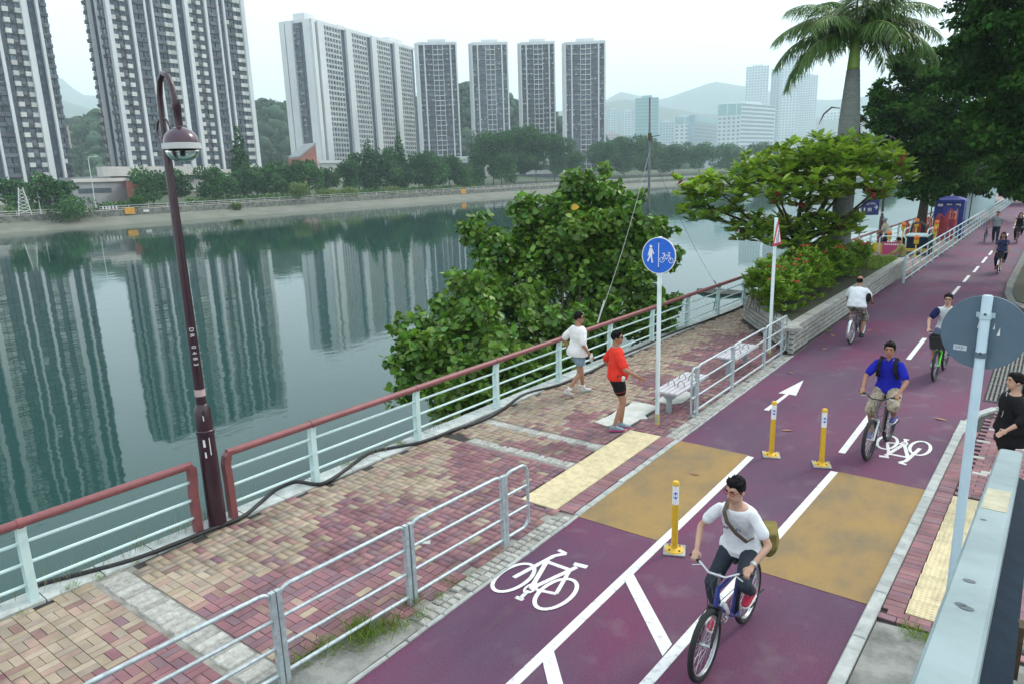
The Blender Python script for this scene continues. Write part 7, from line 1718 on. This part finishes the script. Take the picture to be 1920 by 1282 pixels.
# 10. man in a hat leaning at the far railing, 11. seated worker, 12-13. walking pair with a bicycle
J = stand(1.66, .02, .0, .16, {'R': (.25, .36, .95), 'L': (-.22, .36, .95)})
person('man in a grey bucket hat and beige shirt at the far railing', (-6.75, 41.3, 0), 1.25, J, SK2, cloth('beige_shirt', (0.36, 0.34, 0.26)), cloth('navy_work_trousers', (0.015, 0.018, 0.04)), (m_blk_sh, m_blk_sh), 'none', None, (0, 0), .95, .97, .018, (False, False), cap=cloth('grey_hat', (0.20, 0.26, 0.30)), detail=False)
J = stand(1.68); J['pelvis'] = Vector((0, 0, .55)); J['neck'] = Vector((0, .10, 1.04)); J['head'] = J['neck'] + Vector((0, .07, .15)); J['bend'] = Vector((0, -.05, 0))
for n, q in (('R', 1), ('L', -1)):
    J['hip' + n] = Vector((q * .09, .03, .53)); J['an' + n] = Vector((q * .11, .86, .10)); J['kn' + n] = ik(J['hip' + n], J['an' + n], .43, .43, (0, .3, 1)); J['sh' + n] = J['neck'] + Vector((q * .175, 0, -.05)); J['wr' + n] = Vector((q * .14, .40, .62)); J['el' + n] = ik(J['sh' + n], J['wr' + n], .28, .26, (q * .6, -.8, -.2))
person('man in a yellow green jacket sitting bent forward on the far bench', (-5.05, 34.75, 0), 1.75, J, SK2, cloth('yellow_green', (0.28, 0.27, 0.09), .3), cloth('grey_blue_trousers', (0.12, 0.15, 0.19), .3), (m_blk_sh, m_blk_sh), 'short', None, (0, -.35), 1.7, .97, .018, (False, False), detail=False)
J = stand(1.66, .12, -.1); person('person in a grey vest walking on the far track beside a bicycle', (-2.40, 47.4, 0), pi, J, SK2, cloth('grey_vest', (0.20, 0.24, 0.26)), cloth('dark_jeans', (0.015, 0.02, 0.035)), (m_blk_sh, m_blk_sh), 'short', None, (0, 0), .5, .97, .02, (False, False), detail=False)
bicycle('dark bicycle pushed along the far fence', -2.85, 47.6, pi, m_bkblk, None, .92, .024, ('dark',), crank=-1.2)

# ================================================================== works area between railing and far fence
m_orp = M('warning_orange', (0.75, 0.20, 0.02), .5, var=.2); m_ylw = M('machine_yellow', (0.60, 0.42, 0.03), .5, var=.25, scale=6); m_blue2 = M('cabin_blue', (0.012, 0.03, 0.22), .5, var=.2, scale=2, pos=True); m_net = M('orange_netting', (0.52, 0.07, 0.04), .8, var=.4, scale=6, island=.3)
for i, (x, y, z, lab) in enumerate(((-6.6, 41.0, 1.0, 'orange topped warning lamp left of the machine'), (-6.2, 42.4, 1.35, 'tall orange warning lamp behind the machine'), (-5.9, 44.6, 1.4, 'tallest orange warning lamp near the railing'), (-5.1, 39.0, 1.0, 'orange warning lamp in front of the machine'), (-4.75, 42.3, 1.15, 'orange square warning lamp right of the machine'), (-5.0, 45, 1.3, 'warning lamp beside the forked tree trunk'))):
    t = thing('warning_lamp', lab, 'warning lamp', (x, y, 0), group='warning lamps of the works area')
    b = MB(); b.lathe([(.18, 0), (.17, .05), (.04, .07), (.03, z - .35)], 12); b.build('stand', m_ylw, t, True); b = MB(); b.box((0, 0, z - .26), (.20, .14, .2)); b.build('battery_box', m_ylw, t); b = MB(); b.lathe([(.09, 0), (.11, .08), (.09, .2), (0, .22)], 12, (0, 0, z - .16)); b.build('lens', m_orp, t, True)
t = thing('generator', 'blue and yellow wheeled machine in the far works area', 'machine', (-5.25, 40.6, 0))
b = MB(); b.box((0, 0, .62), (1.1, 1.9, .55)); b.build('body', m_navp, t)
b = MB(); b.box((0, 0, .92), (1.0, 1.5, .07)); b.build('top_plate', m_pale, t)
b = MB(); b.box((0, 0, .28), (1.15, 2.0, .12)); b.build('chassis', m_ylw, t)
for s in (-1, 1):
    b = MB(); b.tube([(s * .5, -.9, .3), (s * .5, -.9, 1.15), (s * .5, -.75, 1.25), (s * .5, .75, 1.25), (s * .5, .9, 1.15), (s * .5, .9, .3)], .03, 6); b.build('guard_frame', m_pale, t, True)
    for y in (-.65, .65): b = MB(); b.tube([(s * .6, y + .17 * cos(a), .22 + .17 * sin(a)) for a in [2 * pi * k / 16 for k in range(16)]], .05, 8, closed=True); b.build('wheel', m_tyre, t, True)
b = MB(); b.tube([(-.4, .3, 1.0), (-.3, .2, 1.45), (.1, 0, 1.55), (.4, -.2, 1.3), (.5, -.3, 1.0)], .05, 8); b.build('hose', m_black, t, True)
t = thing('barrier_sign', 'pink sign board on a white and yellow frame by the seated man', 'sign', (-5.95, 37.6, 0)); b = MB(); b.tube([(-.5, 0, 0), (-.5, 0, 1.0), (-.4, 0, 1.1), (.5, 0, 1.1), (.6, 0, 1.0), (.6, 0, 0)], .03, 6); b.build('frame', m_polewhite, t, True); b = MB(); b.box((.05, -.04, .52), (.85, .03, .62)); pb2 = b.build('board', M('pink_board', (0.42, 0.05, 0.15), .6), t)
b = MB()
for k in range(7): b.box((-.25 + k * .09, -.06, .72), (.06, .005, .07))
b.build('lettering', m_signwhite, pb2)
t = thing('yellow_crate', 'yellow crate on the ground beside the man in the hat', 'crate', (-7.0, 40.5, 0)); b = MB(); b.box((0, 0, .04), (.5, .4, .06)); b.build('base', m_ylw, t)
for x, y, sx, sy in ((0, .19, .5, .03), (0, -.19, .5, .03), (.24, 0, .03, .34), (-.24, 0, .03, .34)): b = MB(); b.box((x, y, .27), (sx, sy, .40)); b.build('side', m_ylw, t)
t = thing('site_cabin', 'dark blue site cabin behind orange netting under the trees', 'cabin', (-4.95, 50.2, 0)); b = MB(); b.box((0, 0, 1.05), (1.5, 1.5, 2.1)); b.build('wall', m_blue2, t); b = MB(); b.lathe([(1.12, 0), (1.05, .12), (.5, .28), (0, .32)], 4, (0, 0, 2.1), Matrix.Rotation(pi / 4, 3, 'Z')); b.build('roof', m_blue2, t); b = MB(); b.box((.12, -.76, 1.0), (.8, .03, 1.85)); b.build('door', M('cabin_door', (0.04, 0.06, 0.32), .5), t)
for k in range(3): b = MB(); b.box((-.45 + k * .45, -.765, 1.92), (.26, .02, .14)); b.build('vent', mrl, t)
b = MB(); b.box((.25, -.80, 1.35), (.36, .015, .44)); nt_ = b.build('notice', m_signwhite, t)
for k in range(2): b = MB(); b.box((.18 + k * .14, -.812, 1.35), (.06, .004, .26)); b.build('notice_mark', m_sred, nt_)
t = thing('safety_netting', 'orange safety netting hung in front of the blue cabin', 'netting', (-5.3, 48.2, 0)); b = MB(); n1, n2 = 34, 18
def npnt(i, k): u = i / n1; return (-1.5 + 2.4 * u, -1.8 + 1.8 * u + .12 * sin(i * 1.1), (1.05 + .75 * u ** 2 + .18 * sin(i * .9)) * k / n2)
for i in range(n1 + 1): b.tube([npnt(i, k) for k in range(0, n2 + 1, 3)], .022, 4)
for k in range(n2 + 1): b.tube([npnt(i, k) for i in range(0, n1 + 1, 2)], .018, 4)
b.build('net', m_net, t)
for i in (0, 17, 34): b = MB(); p = npnt(i, n2); b.cyl((p[0], p[1], 0), (p[0], p[1], p[2] + .1), .03, 6); b.build('post', m_orp, t)
